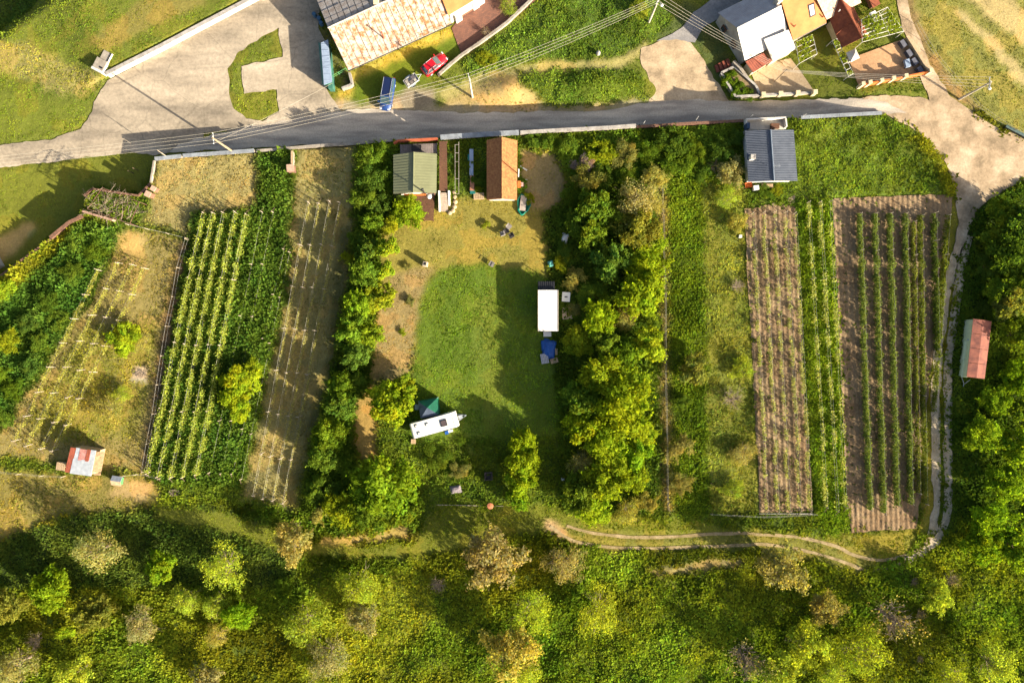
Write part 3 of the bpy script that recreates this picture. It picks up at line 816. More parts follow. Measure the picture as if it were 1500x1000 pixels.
def branch_tubes(mb, p, d, length, r, depth, rng, spread=.55, n=5):
    """a limb with side shoots, tapering to twigs"""
    pts = [Vector(p)]
    d = Vector(d).normalized()
    seg = 3
    rr = [r]
    for i in range(seg):
        d = (d + Vector(rng.normal(0, .17, 3)) + Vector((0, 0, .05))).normalized()
        pts.append(pts[-1] + d * (length / seg))
        rr.append(max(.012, r * (1 - .75 * (i + 1) / seg)))
    mb.path(pts, rr, n)
    if depth > 0:
        k = int(rng.integers(3, 5))
        for j in range(k):
            t = .35 + .65 * (j + rng.random() * .6) / k
            i = min(seg - 1, int(t * seg)); q = pts[i].lerp(pts[i + 1], min(1, t * seg - i))
            nd = (d + Vector(rng.normal(0, spread, 3))).normalized()
            branch_tubes(mb, q, nd, length * rng.uniform(.45, .7), max(.014, r * .45), depth - 1, rng, spread, 3)

TREE_KINDS = {}
def make_kind(key, seed, lobes, leaves, leaf, twigs=0, squash=.8, open_=.0, flat=False):
    """unit tree: crown radius 3 m, crown centre 3.0 m above the ground. Returns (trunk mesh, crown mesh)"""
    rng = np.random.default_rng(seed)
    Rr = 3.0; hc = 3.0
    # lobes
    C = []; LR = []
    tries = 0
    while len(C) < lobes and tries < 4000:
        tries += 1
        d = rng.normal(0, 1, 3); d /= np.linalg.norm(d)
        if d[2] < -.45: continue
        d[2] = d[2] if d[2] > 0 else d[2] * .6
        rad = Rr * rng.uniform(.36, .86) if rng.random() < .82 else Rr * rng.uniform(.0, .35)
        c = np.array([d[0] * rad, d[1] * rad, d[2] * rad * squash])
        lr = Rr * rng.uniform(.15, .36)
        if any(np.linalg.norm(c - c2) < .5 * (lr + l2) * .8 for c2, l2 in zip(C, LR)): continue
        C.append(c); LR.append(lr)
    C = np.array(C); LR = np.array(LR)
    wgt = LR ** 2; wgt /= wgt.sum()
    li = rng.choice(len(C), leaves, p=wgt)
    d = rng.normal(0, 1, (leaves, 3)); d /= np.linalg.norm(d, axis=1)[:, None]
    out = C[li] / (np.linalg.norm(C[li], axis=1)[:, None] + .4)
    d = d + out * .55 + np.array([0, 0, .3]); d /= np.linalg.norm(d, axis=1)[:, None]
    rad = LR[li][:, None] * np.where(rng.random((leaves, 1)) < .75, rng.uniform(.78, 1.08, (leaves, 1)), rng.uniform(.2, .8, (leaves, 1)))
    pos = C[li] + d * rad
    pos += rng.normal(0, .07 + open_ * .25, pos.shape)
    pos[:, 2] += hc
    pos[:, 2] = np.maximum(pos[:, 2], .25)
    # young shoots reaching out of the crown
    ns = int(leaves * .14); sh = rng.integers(0, len(C), ns // 9)
    k0 = 0
    for li_ in sh:
        dd = C[li_] / (np.linalg.norm(C[li_]) + .3) + rng.normal(0, .45, 3); dd[2] = abs(dd[2]) * .7 + .1; dd /= np.linalg.norm(dd)
        t0 = LR[li_] * .8; m_ = 9
        tt = np.linspace(t0, t0 + rng.uniform(.45, .95), m_)[:, None]
        pos[k0:k0 + m_] = C[li_] + dd * tt + rng.normal(0, .06, (m_, 3)) + np.array([0, 0, hc]); d[k0:k0 + m_] = dd; k0 += m_
    nrm = d + rng.normal(0, .55, d.shape); nrm /= np.linalg.norm(nrm, axis=1)[:, None]
    a = np.cross(nrm, rng.normal(0, 1, d.shape)); a /= np.linalg.norm(a, axis=1)[:, None]
    b = np.cross(nrm, a)
    sz = leaf * rng.uniform(.5, 1.5, (leaves, 1)) * rng.uniform(.75, 1.3)
    V = np.stack([pos - a * sz, pos - b * sz * .55 + nrm * sz * .12, pos + a * sz, pos + b * sz * .55 + nrm * sz * .12], 1).reshape(-1, 3)
    F = np.arange(leaves * 4).reshape(-1, 4)
    lt = (1 + rng.normal(0, .22, leaves)).clip(.5, 1.6)
    lobe_t = (1 + rng.normal(0, .13, len(C)))[li]
    hue = rng.normal(0, .06, leaves) + rng.normal(0, .07, len(C))[li]
    col = (lt * lobe_t)[:, None] * np.stack([1 + hue, np.ones(leaves), 1 - hue], -1)
    o = np_mesh('crown_' + key, V, F, M_LEAF, np.repeat(col, 4, 0))
    cm = o.data; bpy.data.objects.remove(o)
    mb = MB()
    if flat:                                            # many stems from the ground
        for i in range(6):
            t = rng.uniform(0, 6.28); c = C[int(rng.integers(len(C)))]
            mb.tube((.25 * math.cos(t), .25 * math.sin(t), -.3), (c[0], c[1], c[2] + hc), .07, .02, 5)
    else:
        fork = Vector((rng.normal(0, .15), rng.normal(0, .15), 1.35))
        mb.path([(0, 0, -.3), (0, 0, .15), fork], [.26, .19, .15], 7)
        order = rng.permutation(len(C))[:7]
        for i in order:
            tip = Vector((C[i][0], C[i][1], C[i][2] + hc))
            mid = fork.lerp(tip, .5) + Vector((rng.normal(0, .2), rng.normal(0, .2), -.25))
            mb.path([fork, mid, tip], [.11, .07, .03], 5)
        for i in range(twigs):
            c = C[int(rng.integers(len(C)))]
            tip = Vector((c[0], c[1], c[2] + hc))
            st = fork.lerp(tip, rng.uniform(.25, .6))
            branch_tubes(mb, st, (tip - st) + Vector(rng.normal(0, .5, 3)), rng.uniform(.9, 1.9), .05, 1, rng)
    TREE_KINDS.setdefault(key[0], []).append((mb.mesh('trunk_' + key), cm))

for i in range(6): make_kind('g%d' % i, 100 + i, 30, 5200, .17)
for i in range(5): make_kind('s%d' % i, 200 + i, 22, 4200, .17, squash=.7, flat=True)
for i in range(5): make_kind('y%d' % i, 300 + i, 30, 3400, .14, twigs=34, open_=.3)
for i in range(4): make_kind('x%d' % i, 400 + i, 20, 330, .12, twigs=60, open_=.6)
M_TWIG = mat('grey_twigs', rgb(168, 150, 132), rgb(112, 96, 82), 4, .95, .3)
for k, lst in TREE_KINDS.items():
    for tm, cm in lst:
        tm.materials.append(M_TWIG if k in 'xy' else M_BARK)

LOOK = {  # colour of the foliage, words
    'g': ('g', (108, 130, 38), 'green'), 'd': ('g', (96, 120, 42), 'dark green'), 'b': ('g', (142, 158, 36), 'bright yellow-green'), 'l': ('g', (124, 150, 34), 'light green'),
    'o': ('g', (126, 128, 52), 'olive green'), 'p': ('y', (168, 160, 84), 'pale sparse-leaved'),
    'y': ('y', (158, 170, 58), 'thin yellow-leaved'), 'n': ('y', (156, 150, 92), 'brownish thin-leaved'), 'N': ('y', (164, 150, 96), 'brown-leaved'), 'x': ('x', (150, 138, 96), 'nearly leafless grey'),
    'S': ('s', (100, 122, 36), 'green'), 'B': ('s', (138, 146, 36), 'yellow-green'), 'D': ('s', (86, 110, 38), 'dark green'), 'P': ('s', (142, 138, 70), 'pale olive'), 'L': ('s', (150, 132, 126), 'greyish lilac'),
}
TREE_N = [0]
def plant(px, py, rp, kind, label, group, hf=1.0, name=None, cat=None):
    base, c, words = LOOK[kind]
    TREE_N[0] += 1
    n = TREE_N[0]
    rng = random.Random(n * 13 + 5)
    r = rp * S * (1.06 if base in 'xy' else 1.0)
    sc = r / 3.0
    vs = .62 if base == 's' else .85
    zc = 3.0 * sc * vs * hf
    p = P(px, py, zc)                      # the crown is seen at px, py; the trunk stands straight below
    z0 = lev1(p.x, p.y)
    if z0 < -.01:
        p = P(px, py, z0 + zc)
    shrub = base == 's'
    t = thing(name or ('shrub' if shrub else 'orchard_tree' if base in 'xy' else 'broadleaf_tree'), label, cat or ('shrub' if shrub else 'tree'), (p.x, p.y, z0 - .02), rng.uniform(0, 6.28), group)
    t.scale = (sc * rng.uniform(.88, 1.14), sc * rng.uniform(.88, 1.14), sc * vs * hf * rng.uniform(.92, 1.1))
    tm, cm = rng.choice(TREE_KINDS[base])
    link('stems' if shrub else 'trunk', tm, None, t)
    cr = link('foliage' if shrub else 'crown', cm, None, t)
    f = rng.uniform(.9, 1.1)
    k = rgb(*c)
    cr.color = (k[0] * f * rng.uniform(.94, 1.06), k[1] * f, k[2] * f * rng.uniform(.8, 1.2), 1)
    return t

def size_word(rp):
    return 'small' if rp < 18 else 'broad' if rp > 32 else 'mid-sized'

def belt(items, where, group, axis=1, hf=1.0, noun=None):
    """items: (px, py, r, kind); ordinals run down (axis 1) or to the right (axis 0)"""
    items = sorted(items, key=lambda a: a[axis])
    for i, it in enumerate(items):
        w = LOOK[it[3]][2]; shrub = LOOK[it[3]][0] == 's'
        nn = noun or ('shrub' if shrub else 'tree')
        pos = 'topmost' if axis == 1 and i == 0 else 'leftmost' if i == 0 else ORD[i]
        tail = '' if i == 0 else (' from the top' if axis == 1 else ' from the left')
        plant(it[0], it[1], it[2], it[3], '%s %s, %s%s %s' % (w, nn, pos, tail, where), group, it[4] if len(it) > 4 else hf)

# hedge row between the stubble vineyard and the lawn
belt([(536, 232, 20, 'S'), (556, 222, 16, 'S'), (545, 262, 22, 'D'), (532, 290, 20, 'S'), (553, 300, 18, 'D'), (525, 348, 15, 'S'), (568, 330, 18, 'B'), (545, 326, 16, 'g'), (508, 378, 10, 'B'), (566, 362, 17, 'b'),
      (536, 366, 17, 'd'), (534, 402, 23, 'g'), (560, 396, 16, 'b'), (556, 436, 22, 'B'), (524, 446, 21, 'l'), (517, 480, 24, 'g'), (543, 490, 18, 'b'), (522, 520, 20, 'd'), (500, 566, 21, 'g'), (522, 560, 15, 'd'),
      (497, 596, 20, 'd'), (484, 634, 22, 'g'), (478, 668, 22, 'd'), (466, 718, 19, 'S'), (490, 712, 14, 'D'), (500, 748, 23, 'B'), (470, 752, 17, 'P')],
     'in the hedge row left of the lawn', 'hedge row left of the lawn', hf=1.45)
plant(598, 313, 22, 'b', 'yellow-green leafy tree over the brown deck of the green-roofed cabin', None, .8)
plant(580, 322, 15, 'g', 'small green tree beside the brown deck, left of its taller neighbour', None, .7)
plant(572, 590, 34, 'b', 'broad bright yellow-green tree just left of the white caravan', None, 1.0)
plant(592, 568, 18, 'b', 'smaller bright tree touching the broad one above the caravan tent', None, 1.1)
plant(566, 706, 44, 'l', 'biggest bright green tree, below and left of the caravan', None, .9)
plant(545, 744, 34, 'g', 'green tree merging with the big one at the garden foot', None, .8)
plant(590, 745, 28, 'g', 'green tree at the lower right of the biggest bright tree', None, .8)
plant(640, 672, 20, 'S', 'low green shrub on the grass below the caravan', None, .6)
plant(674, 690, 16, 'P', 'pale low shrub right of the one below the caravan', None, .5)
belt([(766, 646, 21, 'b'), (768, 676, 24, 'b'), (765, 706, 22, 'b'), (758, 730, 16, 'l')], 'in the bright column right of the fire pit', 'bright tree column beside the fire pit', hf=1.1)
# thicket right of the container
belt([(862, 262, 24, 'P'), (838, 286, 16, 'S'), (872, 306, 28, 'g'), (846, 330, 20, 'd'), (866, 346, 24, 'g'), (828, 366, 14, 'D', .6), (896, 384, 27, 'd'), (842, 410, 20, 'P', .55), (822, 384, 14, 'B', .6), (866, 432, 22, 'S', .7),
      (840, 452, 13, 'P', .5), (877, 468, 26, 'b', .9), (850, 496, 23, 'b', .7), (886, 500, 20, 'g'), (880, 546, 30, 'b'), (852, 584, 27, 'g'), (854, 622, 28, 'b'), (893, 654, 30, 'b'), (888, 702, 30, 'b'), (850, 722, 28, 'g'), (872, 742, 26, 'b'), (850, 678, 18, 'n')],
     'in the left half of the container-side thicket', 'thicket right of the container', hf=1.2)
belt([(930, 296, 30, 'n'), (908, 316, 24, 'g'), (936, 336, 30, 'o'), (958, 300, 16, 'p'), (958, 356, 20, 'b'), (932, 372, 24, 'b'), (952, 396, 28, 'b'), (940, 428, 33, 'b'), (918, 464, 18, 'p'), (954, 470, 16, 'S'), (952, 504, 26, 'b'), (916, 516, 22, 'g'),
      (924, 560, 26, 'b'), (920, 598, 44, 'b'), (944, 634, 20, 'b'), (934, 662, 24, 'l'), (932, 700, 20, 'b'), (918, 748, 20, 'p'), (948, 734, 16, 'P')],
     'in the right half of the container-side thicket', 'thicket right of the container', hf=1.0)
# shrubs along the road, right of the tiled shed
belt([(782, 205, 11, 'S'), (806, 206, 13, 'S'), (832, 216, 17, 'S'), (856, 240, 18, 'L'), (880, 226, 20, 'B'), (880, 256, 18, 'S'), (916, 226, 22, 'P'), (918, 258, 18, 'S'), (952, 222, 20, 'S'), (986, 208, 24, 'D'), (992, 242, 24, 'S'), (1020, 222, 18, 'S'), (1030, 255, 16, 'D'), (1056, 220, 20, 'D'), (1078, 200, 14, 'D'), (1072, 252, 20, 'n', .7), (1048, 245, 14, 'x', .6), (960, 262, 18, 'p', .7)],
     'in the overgrown strip below the road', 'shrubs below the road', axis=0, hf=.8)
# strips right of the thicket
belt([(1018, 540, 24, 'o'), (997, 656, 21, 'P'), (998, 706, 20, 'P'), (1000, 590, 14, 'S')], 'on the green strip right of the thicket', 'shrubs on the green strip', hf=.7)
belt([(1066, 290, 18, 'y'), (1080, 326, 16, 'p'), (1080, 420, 14, 'x'), (1086, 540, 16, 'y'), (1074, 586, 20, 'x'), (1090, 664, 18, 'p'), (1072, 716, 16, 'y')],
     'on the strip left of the young vines', 'young fruit trees on the yellowish strip', hf=.5)
# trees at the right edge
belt([(1466, 310, 22, 'g'), (1492, 330, 28, 'd'), (1462, 346, 20, 'g'), (1476, 372, 30, 'd'), (1450, 392, 20, 'D'), (1496, 410, 28, 'g'), (1460, 428, 22, 'g'), (1480, 446, 26, 'o'), (1444, 452, 14, 'D'), (1490, 490, 26, 'g'), (1494, 552, 27, 'l', .8),
      (1456, 588, 24, 'l', .8), (1437, 638, 27, 'l'), (1490, 650, 27, 'l'), (1471, 706, 25, 'l'), (1452, 764, 30, 'l'), (1436, 800, 25, 'l'), (1492, 802, 30, 'l'), (1498, 600, 18, 'g')],
     'among the trees at the right edge', 'trees along the right edge', hf=1.05)
# left side
belt([(8, 424, 15, 'b'), (10, 498, 22, 'B'), (-4, 540, 20, 'S'), (40, 470, 18, 'D'), (70, 440, 18, 'D'), (104, 400, 18, 'S'), (140, 366, 18, 'S'), (110, 356, 14, 'S'), (60, 500, 18, 'S'), (20, 570, 20, 'S'), (44, 536, 18, 'D'), (86, 470, 16, 'S'), (6, 612, 16, 'S')], 'in the overgrown left-edge strip', 'shrubs of the left overgrown strip', hf=.75)
plant(184, 496, 24, 'b', 'bright yellow-green small tree in the middle of the left plot', None, .6)
plant(210, 500, 14, 'p', 'sparse pale tree right of the bright one in the left plot', None, .6)
plant(156, 600, 22, 'p', 'thin yellowish tree above the rusty tin-roofed shed', None, .6)
plant(176, 578, 16, 'y', 'small thin yellow tree above the yellowish one near the shed', None, .6)
plant(352, 560, 24, 'b', 'bright yellow-green tree standing in the lush vine plot', None, .8)
plant(346, 590, 26, 'b', 'second bright tree in the lush vine plot, just below the first', None, .8)
plant(372, 540, 14, 'b', 'small bright bush at the upper right of the trees in the vine plot', None, .8)
# orchard in the meadow
belt([(147, 806, 31, 'n'), (234, 830, 24, 'l'), (329, 831, 30, 'y'), (432, 794, 27, 'n'), (418, 856, 14, 'S'), (643, 858, 15, 'x', .6), (723, 818, 39, 'N'), (828, 826, 29, 'n'), (1148, 830, 34, 'n'), (525, 858, 28, 'y'), (1340, 852, 8, 'x')],
     'in the upper orchard row below the track', 'orchard trees in the meadow', axis=0, hf=1.05)
belt([(12, 886, 24, 'o'), (77, 864, 31, 'l'), (140, 896, 27, 'o'), (205, 914, 25, 'n'), (271, 878, 22, 'y'), (318, 884, 20, 'y'), (354, 900, 22, 'l'), (320, 928, 17, 'p'), (95, 926, 12, 'b'), (450, 912, 30, 'y'), (535, 904, 24, 'n'), (776, 894, 30, 'y'), (875, 898, 34, 'y'), (1211, 892, 25, 'n'), (1310, 908, 38, 'x'), (1372, 874, 22, 'y'), (1395, 850, 14, 'x'), (1348, 898, 10, 'x')],
     'in the middle orchard row', 'orchard trees in the meadow', axis=0, hf=1.05)
belt([(26, 974, 28, 'n'), (50, 940, 16, 'x'), (113, 985, 24, 'y'), (305, 992, 22, 'n'), (480, 960, 32, 'n'), (488, 992, 20, 'y'), (745, 952, 36, 'p'), (768, 976, 30, 'y'), (1093, 966, 34, 'x'), (1135, 980, 28, 'y'), (1180, 944, 32, 'y'), (1265, 954, 34, 'y'), (1222, 988, 22, 'y'), (1455, 972, 31, 'y'), (1394, 992, 24, 'y'), (1348, 966, 8, 'x')],
     'in the orchard row at the bottom edge', 'orchard trees in the meadow', axis=0, hf=1.05)
# by the barn and the houses
plant(712, 46, 9, 'x', 'bare little pollarded tree by the brick-paved yard wall', None, .9)
plant(712, 86, 14, 'B', 'light green shrub on the bank below the bare little tree', None, .6)
plant(745, 8, 14, 'y', 'yellowish shrub at the top end of the weed bank', None, .5)
plant(936, 12, 14, 'y', 'yellowish sparse shrub beside the concrete power pole', None, .6)

# ------------------------------------------------------------------ vine rows
M_POST = mat('weathered_post', rgb(206, 192, 170), rgb(150, 134, 112), 6, .9, .3)
M_WIRE = mat('galvanised_wire', rgb(190, 186, 176), rgb(160, 156, 148), 6, .6)
def leaves_along(name, a, b, per_m, wid, z0, z1, leaf, col, parent, rng, var=.25, gap=.0, sway=.06):
    d = b - a; L = d.length; n = int(L * per_m)
    t = rng.random(n)
    u = t * L
    dens = fbm(u * .9 + rng.uniform(0, 99), np.zeros(n), 5, 2)
    k = rng.random(n) < np.clip((dens - gap) * 3.2, 0.05, 1)
    t = t[k]; n = len(t)
    d.normalize(); side = Vector((-d.y, d.x, 0))
    sw = (fbm(t * L * .25, np.zeros(n), 8, 2) - .5) * sway * 10
    wv = rng.normal(0, .5, n) * wid + sw
    hh = fbm(t * L * .7, np.zeros(n) + 7, 9, 2)
    z = z0 + (z1 - z0) * rng.random(n) ** .7 * (.55 + .8 * hh)
    pos = np.stack([a.x + d.x * t * L + side.x * wv, a.y + d.y * t * L + side.y * wv, a.z + z], -1)
    nr = rng.normal(0, 1, (n, 3)); nr[:, 2] = np.abs(nr[:, 2]) + .3; nr /= np.linalg.norm(nr, axis=1)[:, None]
    aa = np.cross(nr, rng.normal(0, 1, (n, 3))); aa /= np.linalg.norm(aa, axis=1)[:, None]; bb = np.cross(nr, aa)
    s = leaf * rng.uniform(.6, 1.4, (n, 1))
    V = np.stack([pos - aa * s, pos - bb * s * .6, pos + aa * s, pos + bb * s * .6], 1).reshape(-1, 3)
    c = np.array(rgb(*col)) * (1 + rng.normal(0, var, (n, 1))).clip(.5, 1.6) * np.stack([1 + rng.normal(0, .07, n), np.ones(n), 1 + rng.normal(0, .15, n)], -1)
    return np_mesh(name, V, np.arange(n * 4).reshape(-1, 4), M_GRASS, np.repeat(c, 4, 0), parent)

POST_ME = {}
def post_mesh(kind, h):
    k = (kind, round(h, 2))
    if k not in POST_ME:
        mb = MB().box(-.04, .04, -.04, .04, -.25, h)
        if kind == 'T':  mb.box(-.26, .26, -.03, .03, h - .14, h - .08).box(-.03, .03, -.055, .055, h, h + .04)
        if kind == 'Y':  mb.tube((0, 0, h - .5), (.42, 0, h), .035, .03, 5).tube((0, 0, h - .5), (-.42, 0, h), .035, .03, 5)
        POST_ME[k] = mb.mesh('post')
        POST_ME[k].materials.append(M_POST)
    return POST_ME[k]

def vine_row(pa, pb, label, group, posts, ph=1.7, pkind='I', wires=(.8, 1.5), fol=None, seed=0, stake_lean=True, name='vine_row'):
    a = PG(*pa); b = PG(*pb)
    t = thing(name, label, 'vine row', (a.x, a.y, a.z), 0, group)
    L = (b - a); ang = math.atan2(L.y, L.x)
    rng = np.random.default_rng(seed + 900)
    n = posts
    for i in range(n):
        q_ = a.lerp(b, i / (n - 1)) - a
        o = link('post', post_mesh(pkind, ph), None, t)
        o.location = (q_.x, q_.y, 0)
        o.rotation_euler = (float(rng.normal(0, .04)), float(rng.normal(0, .04)), ang + math.pi / 2 + float(rng.normal(0, .08)))
    for s_, e in ((0, 1), (1, -1)):                         # sloping end stays
        p = (a if s_ == 0 else b) - a
        out = L.normalized() * (-e)
        MB().tube((p.x, p.y, ph * .85), (p.x + out.x * 1.1, p.y + out.y * 1.1, -.1), .03, .03, 5).build('end_brace', M_BARK, t)
    mb = MB()
    for w in wires:
        mb.tube((0, 0, w), (L.x, L.y, w), .008, .008, 3)
    mb.build('wire', M_WIRE, t)
    if fol:
        o = leaves_along('foliage', Vector((0, 0, 0)), Vector((L.x, L.y, 0)), *fol[:6], t, rng, *fol[6:])
    return t

# left plot: four thin rows running up to the right
for i, (a, b) in enumerate([((30, 643), (150, 397)), ((48, 650), (180, 386)), ((69, 655), (200, 389)), ((86, 658), (218, 394))]):
    vine_row(a, b, 'thin trellis row in the left plot, %s from its left' % ORD[i], 'trellis rows of the left plot', 8, 1.8, 'T', fol=(80, .2, .3, 1.4, .085, (156, 154, 70), .3, .2, .06), seed=i)
# lush plot: five leafy rows and four half-buried rows
for i, (a, b) in enumerate([((303, 314), (222, 690)), ((317, 314), (238, 695)), ((332, 314), (256, 697)), ((349, 314), (274, 696)), ((365, 316), (292, 694))]):
    vine_row(a, b, 'leafy yellow-green vine row of the lush plot, %s from its left' % ORD[i], 'leafy vine rows of the lush plot', 5, 1.9, 'I', fol=(110, .42, .3, 1.7, .115, (146, 156, 64), .35, .14, .05), seed=20 + i)
for i, (a, b) in enumerate([((386, 312), (310, 690)), ((402, 312), (327, 691)), ((418, 366), (343, 692)), ((426, 370), (356, 700))]):
    vine_row(a, b, 'sparse post row standing in tall weeds, %s right of the leafy rows' % ORD[i], 'post rows in the tall weeds', 6, 1.3, 'I', wires=(.5,), fol=(20, .45, .2, .8, .13, (104, 124, 44)), seed=30 + i)
# stubble vineyard: four rows with pale cross posts
for i, (a, b) in enumerate([((455, 300), (376, 722)), ((470, 300), (390, 727)), ((486, 299), (404, 730)), ((501, 300), (419, 732))]):
    vine_row(a, b, 'bare trellis row with pale cross posts on the stubble, %s from the left' % ORD[i], 'trellis rows on the mown stubble', 8, 1.85, 'T', fol=(60, .16, .3, 1.2, .075, (160, 154, 84), .3, .2, .06), seed=40 + i)
# young vines on the soil strip
for i, (a, b) in enumerate([((1100, 314), (1120, 745)), ((1116, 312), (1136, 745)), ((1131, 312), (1152, 745)), ((1147, 312), (1168, 745)), ((1161, 314), (1183, 745))]):
    vine_row(a, b, 'row of young vines on the narrow soil strip, %s from its left' % ORD[i], 'young vine rows on the narrow soil strip', 9, 1.6, 'I', fol=(110, .26, .12, 1.0, .11, (158, 160, 96), .3, .33), seed=50 + i)
# rows in the grass strip
for i, (a, b) in enumerate([((1180, 298), (1206, 740)), ((1197, 298), (1222, 745)), ((1212, 296), (1234, 740))]):
    vine_row(a, b, 'pale vine row in the grass between the soil plots, %s from its left' % ORD[i], 'vine rows in the grass strip', 5, 1.6, 'I', fol=(60, .34, .3, 1.2, .13, (166, 170, 92), .3, .34, .06), seed=60 + i)
# hedge-like rows on the wide soil plot
for i, (a, b, w, c) in enumerate([((1255, 314), (1270, 744), .42, (116, 130, 62)), ((1277, 314), (1290, 748), .42, (116, 130, 62)), ((1299, 314), (1309, 738), .42, (116, 130, 62)), ((1321, 314), (1329, 735), .4, (116, 130, 62)),
                                  ((1333, 326), (1340, 720), .22, (122, 128, 54)), ((1343, 316), (1350, 735), .34, (112, 122, 50)), ((1363, 314), (1368, 512), .38, (96, 112, 46)), ((1383, 316), (1363, 602), .3, (112, 122, 46))]):
    vine_row(a, b, 'dense green vine hedge on the wide soil plot, %s from its left' % ORD[i], 'vine hedges on the wide soil plot', 9 if i < 6 else 6, 1.7, 'I', fol=(230 * w / .42, w * .8, .1, 1.3, .12, c, .22, .05, .0), seed=70 + i)
rng_ = np.random.default_rng(5)
for i in range(30):
    y = 332 + i * 14; x = 1233 + i * .62 + rng_.normal(0, 1)
    p = PG(x, y)
    c = leaves_along('seedling', Vector((p.x - .18, p.y, p.z)), Vector((p.x + .18, p.y, p.z)), 60, .16, .05, .5, .1, (84, 92, 60), None, rng_, gap=-1)
    tag(c, 'small seedling on the left edge of the wide soil plot, %s from the top' % ORD[i], 'seedling', 'seedlings on the left edge of the wide plot')
# ================================================================== buildings (roof corners are traced at their real height)
def bw(mb, name, m, parent, smooth=False, base=None):
    """build a mesh given in world coordinates as a child of an unrotated thing (or of a part of it)"""
    l = Vector(base) if base is not None else parent.location
    mb.v = [(v[0] - l.x, v[1] - l.y, v[2] - l.z) for v in mb.v]
    return mb.build(name, m, parent, smooth)

def roof_sheets(quad, nu, nv, t, name, m, parent, lap=.015, gap=.012, wobble=.008, seed=0, ribs=0):
    """overlapping roofing sheets on a sloping quad (a, b = eave left/right; c, d = ridge right/left), each an object of its own"""
    rng = random.Random(seed)
    a, b, c, d = [Vector(p) for p in quad]
    nn = (b - a).cross(d - a).normalized()
    if nn.z < 0: nn = -nn
    def pt(u, v): return (a.lerp(b, u)).lerp(d.lerp(c, u), v)
    for j in range(nv):
        for i in range(nu):
            u0 = i / nu; u1 = (i + 1) / nu; v0 = j / nv; v1 = (j + 1) / nv
            g = gap / max(.1, (b - a).length)
            w = rng.uniform(-wobble, wobble)
            q_ = [pt(u0 + g, v0) + nn * (lap + .03 + w), pt(u1 - g, v0) + nn * (lap + .03 + w), pt(u1 - g, min(1, v1 + .02)) + nn * (.012 + w), pt(u0 + g, min(1, v1 + .02)) + nn * (.012 + w)]
            if ((q_[1] - q_[0]).cross(q_[3] - q_[0])).z < 0: q_ = [q_[1], q_[0], q_[3], q_[2]]
            mm = m if not isinstance(m, (list, tuple)) else rng.choice(m)
            bw(MB().slab(q_, t), name, mm, parent)

def corrugate(quad, n, h, t=.02, w=.5):
    """one mesh of a sheet with n ribs running from eave (a,b) to ridge (c,d)"""
    a, b, c, d = [Vector(p) for p in quad]
    nn = (b - a).cross(d - a).normalized()
    if nn.z < 0: nn = -nn
    vs = []; fs = []
    us = []
    for i in range(n):
        for k, hh in ((0, 0), (w * .35, 0), (w * .5, h), (w * .95, h)): us.append(((i + k) / n, hh))
    us.append((1, 0))
    for u, hh in us:
        vs.append(a.lerp(b, u) + nn * (t + hh)); vs.append(d.lerp(c, u) + nn * (t + hh))
    for i in range(len(us) - 1):
        f = (2 * i, 2 * i + 2, 2 * i + 3, 2 * i + 1)
        fs.append(f if ((b - a).cross(d - a)).z > 0 else tuple(reversed(f)))
    mb = MB().add(vs, fs)
    q_ = [a, b, c, d]
    if ((b - a).cross(d - a)).z < 0: q_ = [b, a, d, c]
    mb.slab(q_, .05)
    return mb

def walls(top, zb, t, inset, m, parent, name='wall'):
    """walls under an eave outline: top = world points in order; every side is a wall of its own"""
    c = sum((Vector(p) for p in top), Vector()) / len(top)
    T = [Vector(p) for p in top]; m_ = len(T); pts = []
    for i in range(m_):                                    # true inward offset of both sides meeting at a corner
        p0, p1, p2 = T[i - 1], T[i], T[(i + 1) % m_]
        e1 = Vector((p1.x - p0.x, p1.y - p0.y)).normalized(); e2 = Vector((p2.x - p1.x, p2.y - p1.y)).normalized()
        def inn(e, at):
            nn_ = Vector((-e.y, e.x)); return nn_ if nn_.dot(Vector((c.x - at.x, c.y - at.y))) > 0 else -nn_
        n1, n2 = inn(e1, p1), inn(e2, p1)
        bis = n1 + n2
        k_ = inset * 2 / max(.3, bis.length_squared)
        pts.append(p1 + Vector((bis.x * k_, bis.y * k_, 0)))
    n = len(pts)
    for i in range(n):
        p = pts[i]; q_ = pts[(i + 1) % n]
        d = Vector((q_.x - p.x, q_.y - p.y, 0)).normalized(); nr = Vector((d.y, -d.x, 0))
        if nr.dot(Vector((c.x - p.x, c.y - p.y, 0))) < 0: nr = -nr
        e = d * (t + .004)
        poly = [p + e, q_ - d * .002, q_ + nr * t - d * .002, p + e + nr * t]
        zt = [p.z - .03, q_.z - .03, q_.z - .03, p.z - .03]
        vs = [(a.x, a.y, zb) for a in poly] + [(a.x, a.y, z) for a, z in zip(poly, zt)]
        fs = [(0, 1, 5, 4), (1, 2, 6, 5), (2, 3, 7, 6), (3, 0, 4, 7), (3, 2, 1, 0), (4, 5, 6, 7)]
        ar = (poly[1] - poly[0]).cross(poly[2] - poly[0]).z
        if ar < 0: fs = [tuple(reversed(f)) for f in fs]
        bw(MB().add(vs, fs), name, m, parent)

